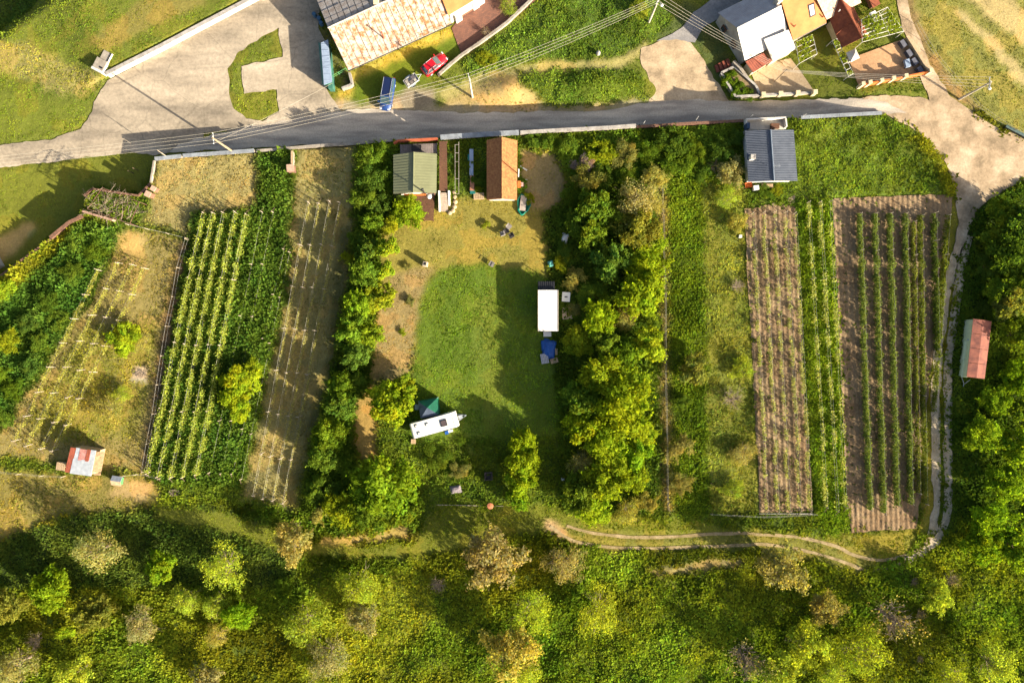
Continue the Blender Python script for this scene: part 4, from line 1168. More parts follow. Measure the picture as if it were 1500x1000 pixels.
def wall_run(px_pts, name, label, cat, m, z_top, z_bot=None, thick=.3, cap=None, group=None, cap_w=.12, zlev=0.0):
    """a free-standing wall along pixel points (given at level zlev), one segment mesh per stretch, with an optional cap"""
    pts = [P(x, y, zlev) for x, y in px_pts]
    b = pts[0].copy(); b.z = zlev
    t = thing(name, label, cat, b, 0, group)
    for i in range(len(pts) - 1):
        p, q_ = pts[i], pts[i + 1]
        d = (q_ - p).normalized(); nr = Vector((-d.y, d.x, 0))
        zb = z_bot(p, q_) if callable(z_bot) else (z_bot if z_bot is not None else zlev - .3)
        o = [p + nr * thick / 2, p - nr * thick / 2, q_ - nr * thick / 2, q_ + nr * thick / 2]
        bw(MB().prism([(v.x, v.y) for v in o], zb, zlev + z_top), 'wall_segment', m, t)
        if cap:
            n = max(1, round((q_ - p).length / 3.2))
            for k in range(n):
                a = p.lerp(q_, k / n) + d * .012; e = p.lerp(q_, (k + 1) / n) - d * .012
                h = thick / 2 + cap_w
                bw(MB().prism([((a + nr * h).x, (a + nr * h).y), ((a - nr * h).x, (a - nr * h).y), ((e - nr * h).x, (e - nr * h).y), ((e + nr * h).x, (e + nr * h).y)], zlev + z_top + .002, zlev + z_top + .07), 'cap_slab', cap, t)
    return t

# ---- materials
M_ASB = mat('old_cement_sheet', rgb(190, 178, 166), rgb(172, 112, 70), 1.5, .9, .3, 6, detail=12, lo=.4, hi=.56)
M_ASB2 = mat('old_cement_sheet_shaded', rgb(186, 180, 174), rgb(150, 134, 122), 1.4, .9, .3, 6, detail=9)  # copy for the barn's unlit slope: shade put into a greyer tone, less rust
M_PLASTER = mat('pale_plaster', rgb(214, 206, 192), rgb(186, 176, 162), 1.2, .9, .15)
M_GREYWALL = mat('grey_plaster', rgb(196, 190, 178), rgb(160, 154, 144), .9, .9, .2)
M_WHITE_ROOF = mat('white_sheet', rgb(232, 230, 226), rgb(214, 208, 200), .8, .5, .05)
M_GREY_ROOF = mat('lilac_grey_sheet', rgb(190, 184, 188), rgb(166, 158, 162), .7, .6, .1)
M_ORANGE_ROOF = mat('orange_bitumen_roof', rgb(206, 140, 84), rgb(192, 122, 72), .7, .85, .15)
M_REDROOF = mat('red_brown_sheet', rgb(150, 82, 62), rgb(126, 66, 50), 1.4, .6, .1)
M_TILE = mat('clay_tiles', rgb(196, 136, 82), rgb(150, 92, 58), 3.5, .9, .5, 14)
M_TILE_BROWN = mat('brown_clay_tiles', rgb(150, 84, 54), rgb(118, 62, 44), 2.5, .85, .4, 12)
M_TILE_PALE = mat('pale_tiles', rgb(216, 190, 166), rgb(184, 150, 126), 2.5, .85, .4, 10)
M_CONC = mat('old_concrete', rgb(176, 166, 152), rgb(138, 128, 116), 1.3, .95, .35)
M_CAP = mat('pale_concrete_cap', rgb(190, 184, 176), rgb(150, 142, 134), 1.1, .9, .2)
M_WHITEWALL = mat('whitewash', rgb(226, 222, 214), rgb(204, 198, 188), 1.0, .9, .15)
M_BRICK = mat('old_brick', rgb(142, 104, 84), rgb(108, 80, 66), 3.0, .95, .4)
M_TEAL = mat('teal_painted_metal', rgb(70, 120, 106), rgb(54, 98, 90), 1.5, .5, .05)
M_BLUEWHITE = mat('pale_blue_sheet', rgb(160, 176, 198), rgb(138, 154, 178), 1.0, .5, .05)
M_WOOD = mat('brown_boards', rgb(118, 82, 60), rgb(86, 58, 44), 3.0, .85, .2, stretch=(1, 6, 1))
M_PALEWOOD = mat('pale_boards', rgb(198, 172, 136), rgb(164, 136, 104), 3.0, .85, .2)
M_DARK = mat('dark_metal', rgb(44, 44, 48), rgb(32, 32, 36), 3, .5)
M_SLATE = mat('slate_blue_sheet', rgb(98, 104, 116), rgb(82, 88, 100), .9, .45, .05)
M_GREENROOF = mat('sage_green_sheet', rgb(128, 130, 98), rgb(116, 118, 88), .6, .55, .05)
M_STONE = mat('sandstone_paving', rgb(202, 178, 144), rgb(178, 152, 118), 3.2, .9, .3)
M_CREAM = mat('cream_render', rgb(222, 206, 170), rgb(200, 182, 146), 1.5, .9, .15)
M_ORANGE = mat('orange_render', rgb(216, 122, 56), rgb(196, 104, 46), 1.4, .85, .1)
M_WHITE = mat('white_gelcoat', rgb(236, 234, 228), rgb(222, 218, 210), .9, .35, .02)
M_RUST = mat('rusty_sheet', rgb(168, 88, 62), rgb(118, 60, 46), 2.2, .85, .2, stretch=(4, 1, 1))
M_ZINC = mat('zinc_sheet', rgb(190, 196, 202), rgb(160, 166, 174), 1.8, .5, .1, metal=.2)
M_GREENPAINT = mat('green_paint', rgb(96, 160, 98), rgb(76, 136, 82), 2, .7)
M_PALEGREEN = mat('pale_green_paint', rgb(222, 228, 190), rgb(200, 208, 170), 1.4, .8, .1)

M_CAPBLUE = mat('dull_metal_cap', rgb(158, 164, 170), rgb(126, 130, 136), 1.2, .6, .1)  # bluish tone put in for sky reflected off the metal caps
# ---------------- retaining wall under the plots, along the road
def zn_at(p, q_=None):
    m = min(p.x, q_.x) if q_ is not None else p.x
    return ZL * (1 - float(sstep(1130, 1300, np.array(m / S + 750)))) - .3
wall_run([(229, 234), (268, 230)], 'retaining_wall', 'pale sheet-capped wall beside the road, leftmost stretch by the wooden pole', 'wall', M_CONC, .45, ZL - .3, .3, M_CAPBLUE, 'retaining wall stretches along the road')
wall_run([(270, 229.5), (374, 222)], 'retaining_wall', 'wall with bluish metal caps under the wooden power pole', 'wall', M_CONC, .45, ZL - .3, .3, M_CAPBLUE, 'retaining wall stretches along the road')
wall_run([(376, 222), (470, 214), (520, 211), (575, 206)], 'retaining_wall', 'low mossy wall by the road left of the green-roofed cabin', 'wall', M_CONC, .25, ZL - .3, .3, M_CONC, 'retaining wall stretches along the road', .05)
wall_run([(646, 204), (712, 199.5), (760, 197)], 'retaining_wall', 'bluish capped wall behind the tiled shed', 'wall', M_CONC, .9, ZL - .3, .3, M_CAPBLUE, 'retaining wall stretches along the road', .2)
wall_run([(762, 197), (830, 193), (890, 190), (930, 187)], 'retaining_wall', 'white capped wall along the road right of the tiled shed', 'wall', M_CONC, .9, ZL - .3, .3, M_CAP, 'retaining wall stretches along the road', .1)
wall_run([(932, 187), (1010, 182), (1088, 178)], 'retaining_wall', 'brown overgrown wall by the road left of the grey-roofed house', 'wall', M_BRICK, .3, ZL - .3, .3, M_BRICK, 'retaining wall stretches along the road', .05)
wall_run([(1172, 173), (1228, 170), (1262, 168), (1290, 166.5)], 'retaining_wall', 'bluish capped wall tapering out right of the grey-roofed house', 'wall', M_CONC, .3, zn_at, .3, M_CAPBLUE, 'retaining wall stretches along the road', .1)
wall_run([(0, 405), (75, 350)], 'garden_wall', 'low wall below the overgrown strip at the left edge', 'wall', M_BRICK, .15, ZL - .3, .28)
wall_run([(77, 349), (104, 327), (123, 318)], 'brick_wall', 'brown brick wall leaning over the left lawn', 'wall', M_BRICK, .5, ZL - .3, .3, M_BRICK, None, .1)
wall_run([(126, 311), (170, 324)], 'brick_wall', 'pinkish brick wall at the foot of the bare arbor', 'wall', mat('pink_brick', rgb(190, 156, 134), rgb(150, 116, 98), 3, .95, .3), .9, -.3, .3)
wall_run([(222, 268), (227, 236)], 'garden_wall', 'short wall between the lawn and the dry upper plot', 'wall', M_CONC, .3, ZL - .3, .25)
wall_run([(124, 287), (136, 277), (204, 287), (221, 269)], 'garden_wall', 'crooked wall at the back of the bare arbor', 'wall', M_BRICK, .25, ZL - .3, .25)

# ---------------- barn
def barn():
    e = .1; r = 2.4
    t = thing('barn', 'long barn with rust-stained pale cement sheet roof at the top', 'barn', PN(560, 60))
    SE = [P(510.2, 103.2, e), P(662.4, 34.2, e), P(634, -30, r), P(480.2, 40.8, r)]
    NW = [P(612, -92, e), P(452, -28, e), P(480.2, 40.8, r), P(634, -30, r)]
    sk = roof_sheets
    rf = bw(MB().slab([p - Vector((0, 0, .03)) for p in SE], .1).slab([p - Vector((0, 0, .03)) for p in NW], .1), 'roof', M_CONC, t)
    rf_base = t.location
    def sub(quad, nu, nv, m, seed):
        rng = random.Random(seed)
        a, b, c, d = [Vector(p) for p in quad]
        nn = (b - a).cross(d - a).normalized()
        for j in range(nv):
            for i in range(nu):
                u0 = i / nu; u1 = (i + 1) / nu; v0 = j / nv; v1 = (j + 1) / nv
                g = .0035
                w = rng.uniform(0, .03)
                pt = lambda u, v: (a.lerp(b, u)).lerp(d.lerp(c, u), v)
                q_ = [pt(u0 + g, v0) + nn * (.06 + w), pt(u1 - g, v0) + nn * (.06 + w), pt(u1 - g, min(1, v1 + .01)) + nn * (.015 + w), pt(u0 + g, min(1, v1 + .01)) + nn * (.015 + w)]
                bw(MB().slab(q_, .03), 'roof_sheet', m, rf, base=rf_base)
    sub(SE, 18, 6, M_ASB, 3); sub(NW, 17, 6, M_ASB2, 4)
    # ridge cap
    bw(MB().tube(P(480.2, 40.8, r + .06), P(634, -30, r + .06), .12, .12, 8), 'ridge_cap', M_CAP, rf, base=rf_base)
    bw(MB().tube(P(509, 105, e - .03), P(663, 35.5, e - .03), .07, .07, 6), 'gutter', M_DARK, t)
    # walls incl. gable
    zb = ZL - .2
    walls([SE[0], SE[1], NW[0], NW[1]], zb, .3, .85, M_GREYWALL, t)
    for a, b, c in ((SE[0], NW[1], SE[3]), (SE[1], NW[0], SE[2])):
        a, b, c = [Vector(v) for v in (a, b, c)]
        d = (a + b) / 2; cen = P(557, 8, 0)
        ins = Vector((cen.x - d.x, cen.y - d.y, 0)).normalized() * .45
        tri = [a.lerp(b, .05) + ins, b.lerp(a, .05) + ins, c + ins - Vector((0, 0, .15))]
        bw(MB().add(tri + [v + ins * .5 for v in tri], [(0, 1, 2), (5, 4, 3), (0, 3, 4, 1), (1, 4, 5, 2), (2, 5, 3, 0)]), 'gable', M_GREYWALL, t)
    # chimney
    c = P(551, 3, 2.6)
    ch = bw(MB().box(c.x - .35, c.x + .35, c.y - .3, c.y + .3, .8, 2.9), 'chimney', M_CREAM, t)
    c = P(561, 53, 1.6); o = bw(MB().tube((c.x, c.y, .6), (c.x, c.y, 2.7), .09, .09, 8).lathe((c.x, c.y, 2.7), [(.16, 0), (.16, .04), (.02, .16)], 8), 'flue', M_RUST, t)
    return t
barn()

# ---------------- long shed with pale blue roof
def blue_shed():
    t = thing('long_shed', 'narrow shed with pale blue roof and teal sides beside the barn', 'shed', PN(478, 95))
    z = ZL + 2.4
    A, B, C, D = P(474.5, 124.4, z), P(486.5, 120, z), P(480.5, 58, z), P(470, 63, z)
    bw(MB().slab([A, B, C, D], .06), 'roof', M_BLUEWHITE, t)
    z2 = z - .25
    E, F = P(472, 124, z2), P(466.2, 62, z2)
    bw(MB().slab([E, A - Vector((0, 0, .05)), D - Vector((0, 0, .05)), F], .05), 'side_roof', M_TEAL, t)
    walls([E, P(486.5, 120, z - .1), P(480.5, 58, z - .1), F], ZL - .1, .08, .15, M_TEAL, t)
    c = P(484, 126, ZL + 1.5)
    bw(MB().box(c.x - .35, c.x + .3, c.y - .3, c.y + .3, ZL, ZL + 1.5), 'meter_cabinet', M_TEAL, t)
    for k in range(7):
        p = A.lerp(D, (k + .5) / 7).lerp(B.lerp(C, (k + .5) / 7), .5)
        bw(MB().box(p.x - .45, p.x + .45, p.y - .02, p.y + .02, z + .002, z + .04), 'roof_batten', M_BLUEWHITE, t)
blue_shed()
# L wall by the barn corner, gate rail
wall_run([(503, 133), (518, 127), (514, 110)], 'low_wall', 'L-shaped low concrete wall at the barn corner', 'wall', M_CONC, .9, ZL - .2, .25, M_CAP, None, .05, ZL)
t = thing('yard_gate', 'thin green rail gate between the blue-roofed shed and the barn', 'gate', PN(498, 110))
for z in (.5, 1.0): bw(MB().tube(PN(487, 116, z), PN(509, 104, z), .035, .035, 6), 'rail', M_GREENPAINT, t)
for x, y in ((487, 116), (498, 110), (509, 104)): bw(MB().tube(PN(x, y, -.1), PN(x, y, 1.1), .045, .045, 6), 'gate_post', M_GREENPAINT, t)
t = thing('scrap_barrels', 'blue barrels and scrap beside the barn gable', 'barrels', PN(468, 32))
for k, (x, y) in enumerate(((462, 24), (469, 30), (472, 37))):
    p = PN(x, y); bw(MB().lathe((p.x, p.y, ZL), [(.28, 0), (.3, .05), (.3, .8), (.27, .86)], 12), 'barrel', mat('blue_plastic', rgb(80, 120, 150), rgb(60, 96, 128), 2, .5), t)

# ---------------- orange-roofed house in the corner beside the barn
def corner_house():
    e = .9; r = 2.6
    t = thing('corner_house', 'white house with orange roof adjoining the barn end', 'house', PN(690, -10))
    A, B = P(657, 23, e), P(712, -10, e)
    C, D = P(690, -62, r), P(636, -30, r)
    bw(MB().slab([A, B, C, D], .12), 'roof', M_ORANGE_ROOF, t)
    walls([A, B, P(700, -60, e), P(640, -28, e)], ZL - .2, .3, .25, M_WHITEWALL, t)
    for (x, y, w, d, h, a) in ((670, 27, 1.0, 1.3, 1.9, .5), (695, 8, 1.0, 1.3, 1.9, .5)):
        p = PN(x, y); bw(MB().box(p.x - w / 2, p.x + w / 2, p.y - d / 2, p.y + d / 2, ZL - .1, ZL + h, R(32)), 'porch_pier', M_WHITEWALL, t)
    p = PN(682, 16); bw(MB().box(p.x - 1.0, p.x + 1.0, p.y - .5, p.y + .5, ZL - .1, ZL + .5, R(32)), 'porch_step', M_BRICK, t)
    p = P(680, 8, .2)
    win = bw(MB().box(p.x - .6, p.x + .6, p.y - .06, p.y + .06, -.8, .2, R(32)), 'window', M_WOOD, t)
    bw(MB().box(p.x - .5, p.x + .5, p.y - .09, p.y + .09, -.7, .1, R(32)), 'pane', glass_mat(), win, base=t.location)
corner_house()

def brick_paving():
    m, tt, b = nodes('red_brown_brick_paving')
    b.inputs['Roughness'].default_value = .9
    tc = tt.nodes.new('ShaderNodeTexCoord'); mp = tt.nodes.new('ShaderNodeMapping'); mp.inputs['Rotation'].default_value = (0, 0, R(-33))
    tt.links.new(tc.outputs['Object'], mp.inputs[0])
    br = tt.nodes.new('ShaderNodeTexBrick'); br.inputs['Color1'].default_value = (*rgb(128, 84, 66), 1); br.inputs['Color2'].default_value = (*rgb(104, 70, 58), 1); br.inputs['Mortar'].default_value = (*rgb(80, 62, 54), 1)  # red-brown bricks, darkened further to stand in for shade over the yard
    br.inputs['Scale'].default_value = 1; br.inputs['Brick Width'].default_value = .42; br.inputs['Row Height'].default_value = .22; br.inputs['Mortar Size'].default_value = .02
    tt.links.new(mp.outputs[0], br.inputs['Vector']); tt.links.new(br.outputs[0], b.inputs['Base Color'])
    return m
sheet_n('brick_yard', 'red-brown brick paved yard right of the barn', YARD_BRICK, brick_paving(), .03, jit=.02)
wall_run([(642, 112), (660, 96), (676, 83), (700, 67), (742, 36), (772, 8), (800, -22)], 'low_wall', 'pale low wall between the brick yard and the weed bank', 'wall', M_CONC, .55, ZL - .2, .3, M_CONC, None, .04, ZL)

# ---------------- white house
def white_house():
    e = .35; r = 2.75
    t = thing('white_house', 'house with glaring white roof slope and grey gable wall', 'house', PN(1100, 45))
    RW, RE = P(1079.8, 41.4, r), P(1144, 9, r)
    NW = [P(1116, -13, e), P(1051.6, 19.2, e), RW, RE]
    SEq = [P(1091.2, 88.8, e), P(1157, 56, e), RE, RW]
    zb = ZL - .2
    bw(corrugate(NW, 26, .03), 'roof_slope', M_GREY_ROOF, t)
    bw(MB().slab(SEq, .1), 'roof_slope', M_WHITE_ROOF, t)  # sun glare on this slope is put into its white colour
    bw(MB().tube(RW + Vector((0, 0, .05)), RE + Vector((0, 0, .05)), .1, .1, 8), 'ridge_cap', M_WHITE_ROOF, t)
    walls([SEq[0], SEq[1], NW[0], NW[1]], zb, .3, .3, M_GREYWALL, t)
    for a, b, c in ((SEq[0], NW[1], RW), (SEq[1], NW[0], RE)):
        cen = P(1105, 40, 0); d = (a + b) / 2
        ins = Vector((cen.x - d.x, cen.y - d.y, 0)).normalized() * .22
        tri = [a.lerp(b, .03) + ins, b.lerp(a, .03) + ins, c + ins - Vector((0, 0, .12))]
        bw(MB().add(tri + [v + ins * .8 for v in tri], [(0, 1, 2), (5, 4, 3), (0, 3, 4, 1), (1, 4, 5, 2), (2, 5, 3, 0)]), 'gable', M_GREYWALL, t)
    # gable windows
    for u, z, w, h in ((.62, -.9, 1.0, 1.1), (.28, -1.0, .9, 1.0)):
        p = NW[1].lerp(SEq[0], u)
        ang = math.atan2((SEq[0] - NW[1]).y, (SEq[0] - NW[1]).x)
        win = bw(MB().box(p.x - w / 2, p.x + w / 2, p.y - .1 + .0, p.y + .1, z, z + h, ang), 'window', M_WOOD, t)
        bw(MB().box(p.x - w / 2 + .1, p.x + w / 2 - .1, p.y - .13, p.y + .13, z + .1, z + h - .1, ang), 'pane', glass_mat(), win, base=t.location)
    # extension
    z2 = .25
    X = [P(1132, 90, z2), P(1166.2, 72, z2), P(1155, 44, 1.5), P(1119, 58, 1.5)]
    bw(MB().slab(X, .1), 'extension_roof', M_WHITE_ROOF, t)
    walls([X[0], X[1], P(1155, 44, z2 + .0), P(1119, 58, z2 + .0)], zb, .25, .2, M_CREAM, t, 'extension_wall')
    a, b, c = X[0], X[3], P(1119, 58, z2)
    bw(MB().add([a, c, b, a + Vector((.2, .05, 0)), c + Vector((.2, .05, 0)), b + Vector((.2, .05, -.02))], [(0, 1, 2), (5, 4, 3), (0, 3, 4, 1), (1, 4, 5, 2), (2, 5, 3, 0)]), 'extension_gable', M_GREYWALL, t)
    # red-brown lean-to
    z3 = -.25
    Q_ = [P(1103.2, 106.8, z3), P(1131.4, 89.5, z3), P(1118.2, 77.5, z3 + .45), P(1091.8, 90.5, z3 + .45)]
    bw(corrugate(Q_, 9, .03), 'lean_to_roof', M_REDROOF, t)
    walls([Q_[0], Q_[1], P(1118.2, 78, z3), P(1091.8, 91, z3)], zb, .15, .2, M_CREAM, t, 'lean_to_wall')
    c = P(1139, 3, 2.6)
    bw(MB().box(c.x - .4, c.x + .4, c.y - .35, c.y + .35, .8, 3.5, R(27)), 'chimney', M_PLASTER, t)
    c = P(1150, 104, 2.0)
    bw(MB().tube((c.x, c.y, -2), (c.x, c.y, 2.6), .05, .05, 6).tube((c.x - .5, c.y, 2.3), (c.x + .5, c.y, 2.3), .03, .03, 5), 'wire_mast', M_DARK, t)
white_house()

def orange_house():
    e = .9
    t = thing('orange_roof_house', 'house with flat orange roof slope and a skylight', 'house', PN(1185, 25))
    zb = zn_at(PN(1185, 25)) 
    A, B, C, D = P(1162, 59.4, e), P(1210.5, 34, e), P(1205, -30, 3.0), P(1142, -2, 3.0)
    C = P(1200, -12, 2.8); D = P(1147, 7.2, 2.3); C = P(1207, -22, 2.9); D = P(1144.5, 2, 2.9)
    bw(MB().slab([A, B, C, D], .12), 'roof', M_ORANGE_ROOF, t)
    back = [D, C, P(1196, -70, e), P(1134, -40, e)]
    bw(MB().slab(back, .12), 'roof', M_ORANGE_ROOF, t)
    walls([A, B, P(1196, -66, e), P(1136, -38, e)], zb, .3, .3, M_CREAM, t)
    def on(u, v): return A.lerp(B, u).lerp(D.lerp(C, u), v)
    n = (B - A).cross(D - A).normalized()
    q_ = [on(.56, .34) + n * .1, on(.72, .34) + n * .1, on(.72, .66) + n * .1, on(.56, .66) + n * .1]
    sk = bw(MB().slab(q_, .14), 'skylight', M_DARK, t)
    q2 = [on(.585, .37) + n * .115, on(.695, .37) + n * .115, on(.695, .63) + n * .115, on(.585, .63) + n * .115]
    bw(MB().slab(q2, .02), 'pane', mat('skylight_glass', rgb(214, 218, 222), rgb(190, 200, 210), .6, .12, spec=.8), sk, base=t.location)
    for u, v in ((.12, .3), (.9, .2)):
        p = on(u, v); bw(MB().tube(p, p + Vector((0, 0, .5)), .08, .08, 8), 'vent_pipe', M_RUST, t)
    bw(MB().tube(A - Vector((0, 0, .05)), B - Vector((0, 0, .05)), .07, .07, 6), 'gutter', M_DARK, t)
orange_house()

def brown_house():
    e = .8; r = 2.3
    t = thing('brown_roof_house', 'house with brown tiled ridge roof between the orange roof and the pergola', 'house', PN(1245, 40))
    zb = zn_at(PN(1215, 40))
    R0, R1 = P(1233, 2, r), P(1262.6, 55.8, r)
    We = [P(1214.6, 27.6, e), P(1232, 70.8, e)]
    Ee = [P(1272.5, 52.5, e), P(1250, 10, e)]
    R0b = R0.lerp(R1, -.5)
    bw(MB().slab([We[0].lerp(We[1], -.1), We[1], R1, R0b], .1), 'roof_slope', M_TILE_BROWN, t)
    bw(MB().slab([Ee[0], Ee[1].lerp(Ee[0], -.4), R0b, R1], .1), 'roof_slope', M_TILE_BROWN, t)
    bw(MB().tube(R0b + Vector((0, 0, .05)), R1 + Vector((0, 0, .05)), .12, .12, 8), 'ridge_cap', M_TILE_BROWN, t)
    mid = We[0].lerp(We[1], .55); mid2 = mid.lerp(R0.lerp(R1, .6), 1.0)
    bw(MB().tube(mid + Vector((0, 0, .06)), R0.lerp(R1, .52) + Vector((0, 0, .02)), .06, .06, 6), 'ridge_cap', M_TILE_BROWN, t)
    # pale tiled wing towards the top of the picture
    Wq = [P(1211, 29, 1.2), P(1262, 4, 1.2), P(1243, -34, 3.3), P(1192, -10, 3.3)]
    bw(MB().slab(Wq, .1), 'wing_roof', M_TILE_PALE, t)
    bw(MB().slab([Wq[3] , Wq[2], P(1226, -80, 1.2), P(1172, -55, 1.2)], .1), 'wing_roof', M_TILE_PALE, t)
    walls([P(1212, 27, 1.2), P(1260, 4, 1.2), P(1228, -74, 1.2), P(1176, -52, 1.2)], zb, .3, .3, M_CREAM, t)
    walls([We[0], We[1], Ee[0], Ee[1]], zb, .3, .3, M_CREAM, t)
    tri = [We[1] + Vector((0, .25, -.02)), Ee[0] + Vector((0, .25, -.02)), R1 + Vector((0, .25, -.12))]
    bw(MB().add(tri + [v + Vector((0, .2, 0)) for v in tri], [(0, 1, 2), (5, 4, 3), (0, 3, 4, 1), (1, 4, 5, 2), (2, 5, 3, 0)]), 'gable', M_CREAM, t)
    p = We[0].lerp(R0, .6).lerp(We[1].lerp(R1, .6), .1); bw(MB().tube(p, p + Vector((0, 0, .5)), .08, .08, 8), 'vent_pipe', M_WHITE, t)
    # small brown roof corner further up
    bw(MB().slab([P(1279, 12, 1.0), P(1290, 6, 1.0), P(1272, -30, 1.6), P(1262, -24, 1.6)], .1), 'porch_roof', M_TILE_BROWN, t)
    walls([P(1278.5, 11.6, .95), P(1289, 6, .95), P(1272, -29, .95), P(1263, -24, .95)], zb, .2, .2, M_BRICK, t, 'porch_wall')
brown_house()

def pergola(name, label, quad, z0, h, nx_, ny_, m, leaves, seed, col=(132, 146, 44)):
    a, b, c, d = [P(x, y, z0 + h) for x, y in quad]
    base = (a + c) / 2; base.z = z0
    t = thing(name, label, 'pergola', base)
    for p in (a, b, c, d):
        bw(MB().tube((p.x, p.y, z0 - .2), (p.x, p.y, z0 + h - .05), .05, .05, 6), 'post', m, t)
    for i in range(nx_):
        u = i / (nx_ - 1); bw(MB().tube(a.lerp(b, u), d.lerp(c, u), .04, .04, 5), 'beam', m, t)
    for j in range(ny_):
        v = j / (ny_ - 1); bw(MB().tube(a.lerp(d, v) + Vector((0, 0, .06)), b.lerp(c, v) + Vector((0, 0, .06)), .035, .035, 5), 'slat', m, t)
    rng = np.random.default_rng(seed)
    n = leaves
    u = rng.random(n); v = rng.random(n)
    A_, B_, C_, D_ = [np.array(x) for x in (a, b, c, d)]
    pos = ((A_ * (1 - u[:, None]) + B_ * u[:, None]) * (1 - v[:, None]) + (D_ * (1 - u[:, None]) + C_ * u[:, None]) * v[:, None])
    k = fbm(pos[:, 0] * .9, pos[:, 1] * .9, seed, 2) > .47
    pos = pos[k]; n = len(pos)
    pos[:, 2] += rng.normal(.05, .1, n)
    nr = rng.normal(0, .6, (n, 3)); nr[:, 2] = 1; nr /= np.linalg.norm(nr, axis=1)[:, None]
    aa = np.cross(nr, rng.normal(0, 1, (n, 3))); aa /= np.linalg.norm(aa, axis=1)[:, None]; bb = np.cross(nr, aa)
    s = .14 * rng.uniform(.6, 1.4, (n, 1))
    pos -= np.array(t.location)
    V = np.stack([pos - aa * s, pos - bb * s * .7, pos + aa * s, pos + bb * s * .7], 1).reshape(-1, 3)
    cc = np.array(rgb(*col)) * (1 + rng.normal(0, .25, (n, 1))).clip(.5, 1.6) * np.ones((n, 3))
    np_mesh('vine_foliage', V, np.arange(n * 4).reshape(-1, 4), M_GRASS, np.repeat(cc, 4, 0), t)
    return t
ZH_ = zn_at(PN(1180, 75)) + .3
pergola('pergola', 'white slatted pergola with sparse vine below the orange roof', [(1165, 62), (1190, 51), (1197, 79), (1171, 93)], ZH_, 2.0, 3, 5, M_WHITEWALL, 500, 4)
pergola('pergola', 'large vine-covered pergola beside the brown-roofed house', [(1263, 62), (1324, 46), (1300, 11), (1262, 29)], zn_at(PN(1290, 40)) + .3, 2.1, 4, 7, M_WHITEWALL, 1500, 6)
pergola('vine_trellis', 'narrow vine trellis down the side of the brown-roofed house', [(1219, 60), (1226, 57), (1250, 108), (1243, 112)], zn_at(PN(1230, 80)) + .3, 1.6, 2, 7, M_WHITEWALL, 420, 8)

# terrace and planter in front of the white house
sheet_n('stone_terrace', 'tan stone paved terrace in front of the white house', TERRACE_TILE, M_STONE, .05, jit=.01)
def ptz(px): return ZL * (1 - float(sstep(1130, 1300, np.array(float(px)))))
t = wall_run([(1113, 142.5), (1191, 139)], 'terrace_wall', 'cream terrace wall with pillars along the road', 'wall', M_CREAM, .9, ZL - .3, .25, M_CAP, None, .06, ptz(1150))
for x in (1114, 1139, 1164, 1189):
    p = P(x, 142.5 - (x - 1113) * 3.5 / 78, ptz(x)); bw(MB().box(p.x - .25, p.x + .25, p.y - .25, p.y + .25, ZL - .2, ptz(x) + 1.25).box(p.x - .31, p.x + .31, p.y - .31, p.y + .31, ptz(x) + 1.25, ptz(x) + 1.33), 'pillar', M_CREAM, t)
t = wall_run([(1054, 110), (1075, 144.5), (1111, 142.5), (1104, 128), (1073, 101), (1054, 110)], 'planter', 'concrete walled flower bed at the house corner by the road', 'planter', M_CONC, .8, ZL - .2, .22, M_CAP, None, .05, ZL)
bw(MB().prism([tuple(PN(*q_)[:2]) for q_ in ((1055, 110), (1075, 143.5), (1110, 141.5), (1103, 128), (1073, 102))], ZL, ZL + .5), 'soil', M_SOIL, t)
for k, (x, y, r_) in enumerate(((1068, 116, 14), (1080, 133, 13), (1096, 137, 11))):
    plant(x, y, r_, 'S', 'green shrub inside the walled flower bed, %s' % ('at its upper end', 'in its middle', 'at its right end')[k], 'shrubs in the flower bed', .8)
t = thing('garden_stairs', 'grey side stairs between the flower bed and the white house', 'stairs', PN(1088, 118))
for k in range(8):
    a = k / 8; p = PN(1076 + 24 * a, 100 + 24 * a); bw(MB().box(p.x - .75, p.x + .75, p.y - .22, p.y + .22, ZL - .1, ZL + 1.3 - k * .15, R(-45)), 'step', M_CONC, t)
t = thing('red_steps', 'short flight of red steps beside the flower bed', 'stairs', PN(1057, 97))
for k in range(4):
    p = PN(1050 + 5 * k, 101 - 2.2 * k); bw(MB().box(p.x - .22, p.x + .22, p.y - .55, p.y + .55, ZL - .1, ZL + .2 + k * .16, R(20)), 'step', M_REDROOF, t)
p = P(1152, 92, ptz(1152) + .75)
t = thing('round_table', 'round beige table on the stone terrace', 'table', (p.x, p.y, ptz(1152)))
bw(MB().lathe((p.x, p.y, ptz(1152) + .7), [(.55, 0), (.56, .03), (.55, .06)], 20), 'tabletop', M_STONE, t)
bw(MB().lathe((p.x, p.y, ptz(1152)), [(.25, .04), (.06, .1), (.06, .7)], 10), 'pedestal', M_DARK, t)

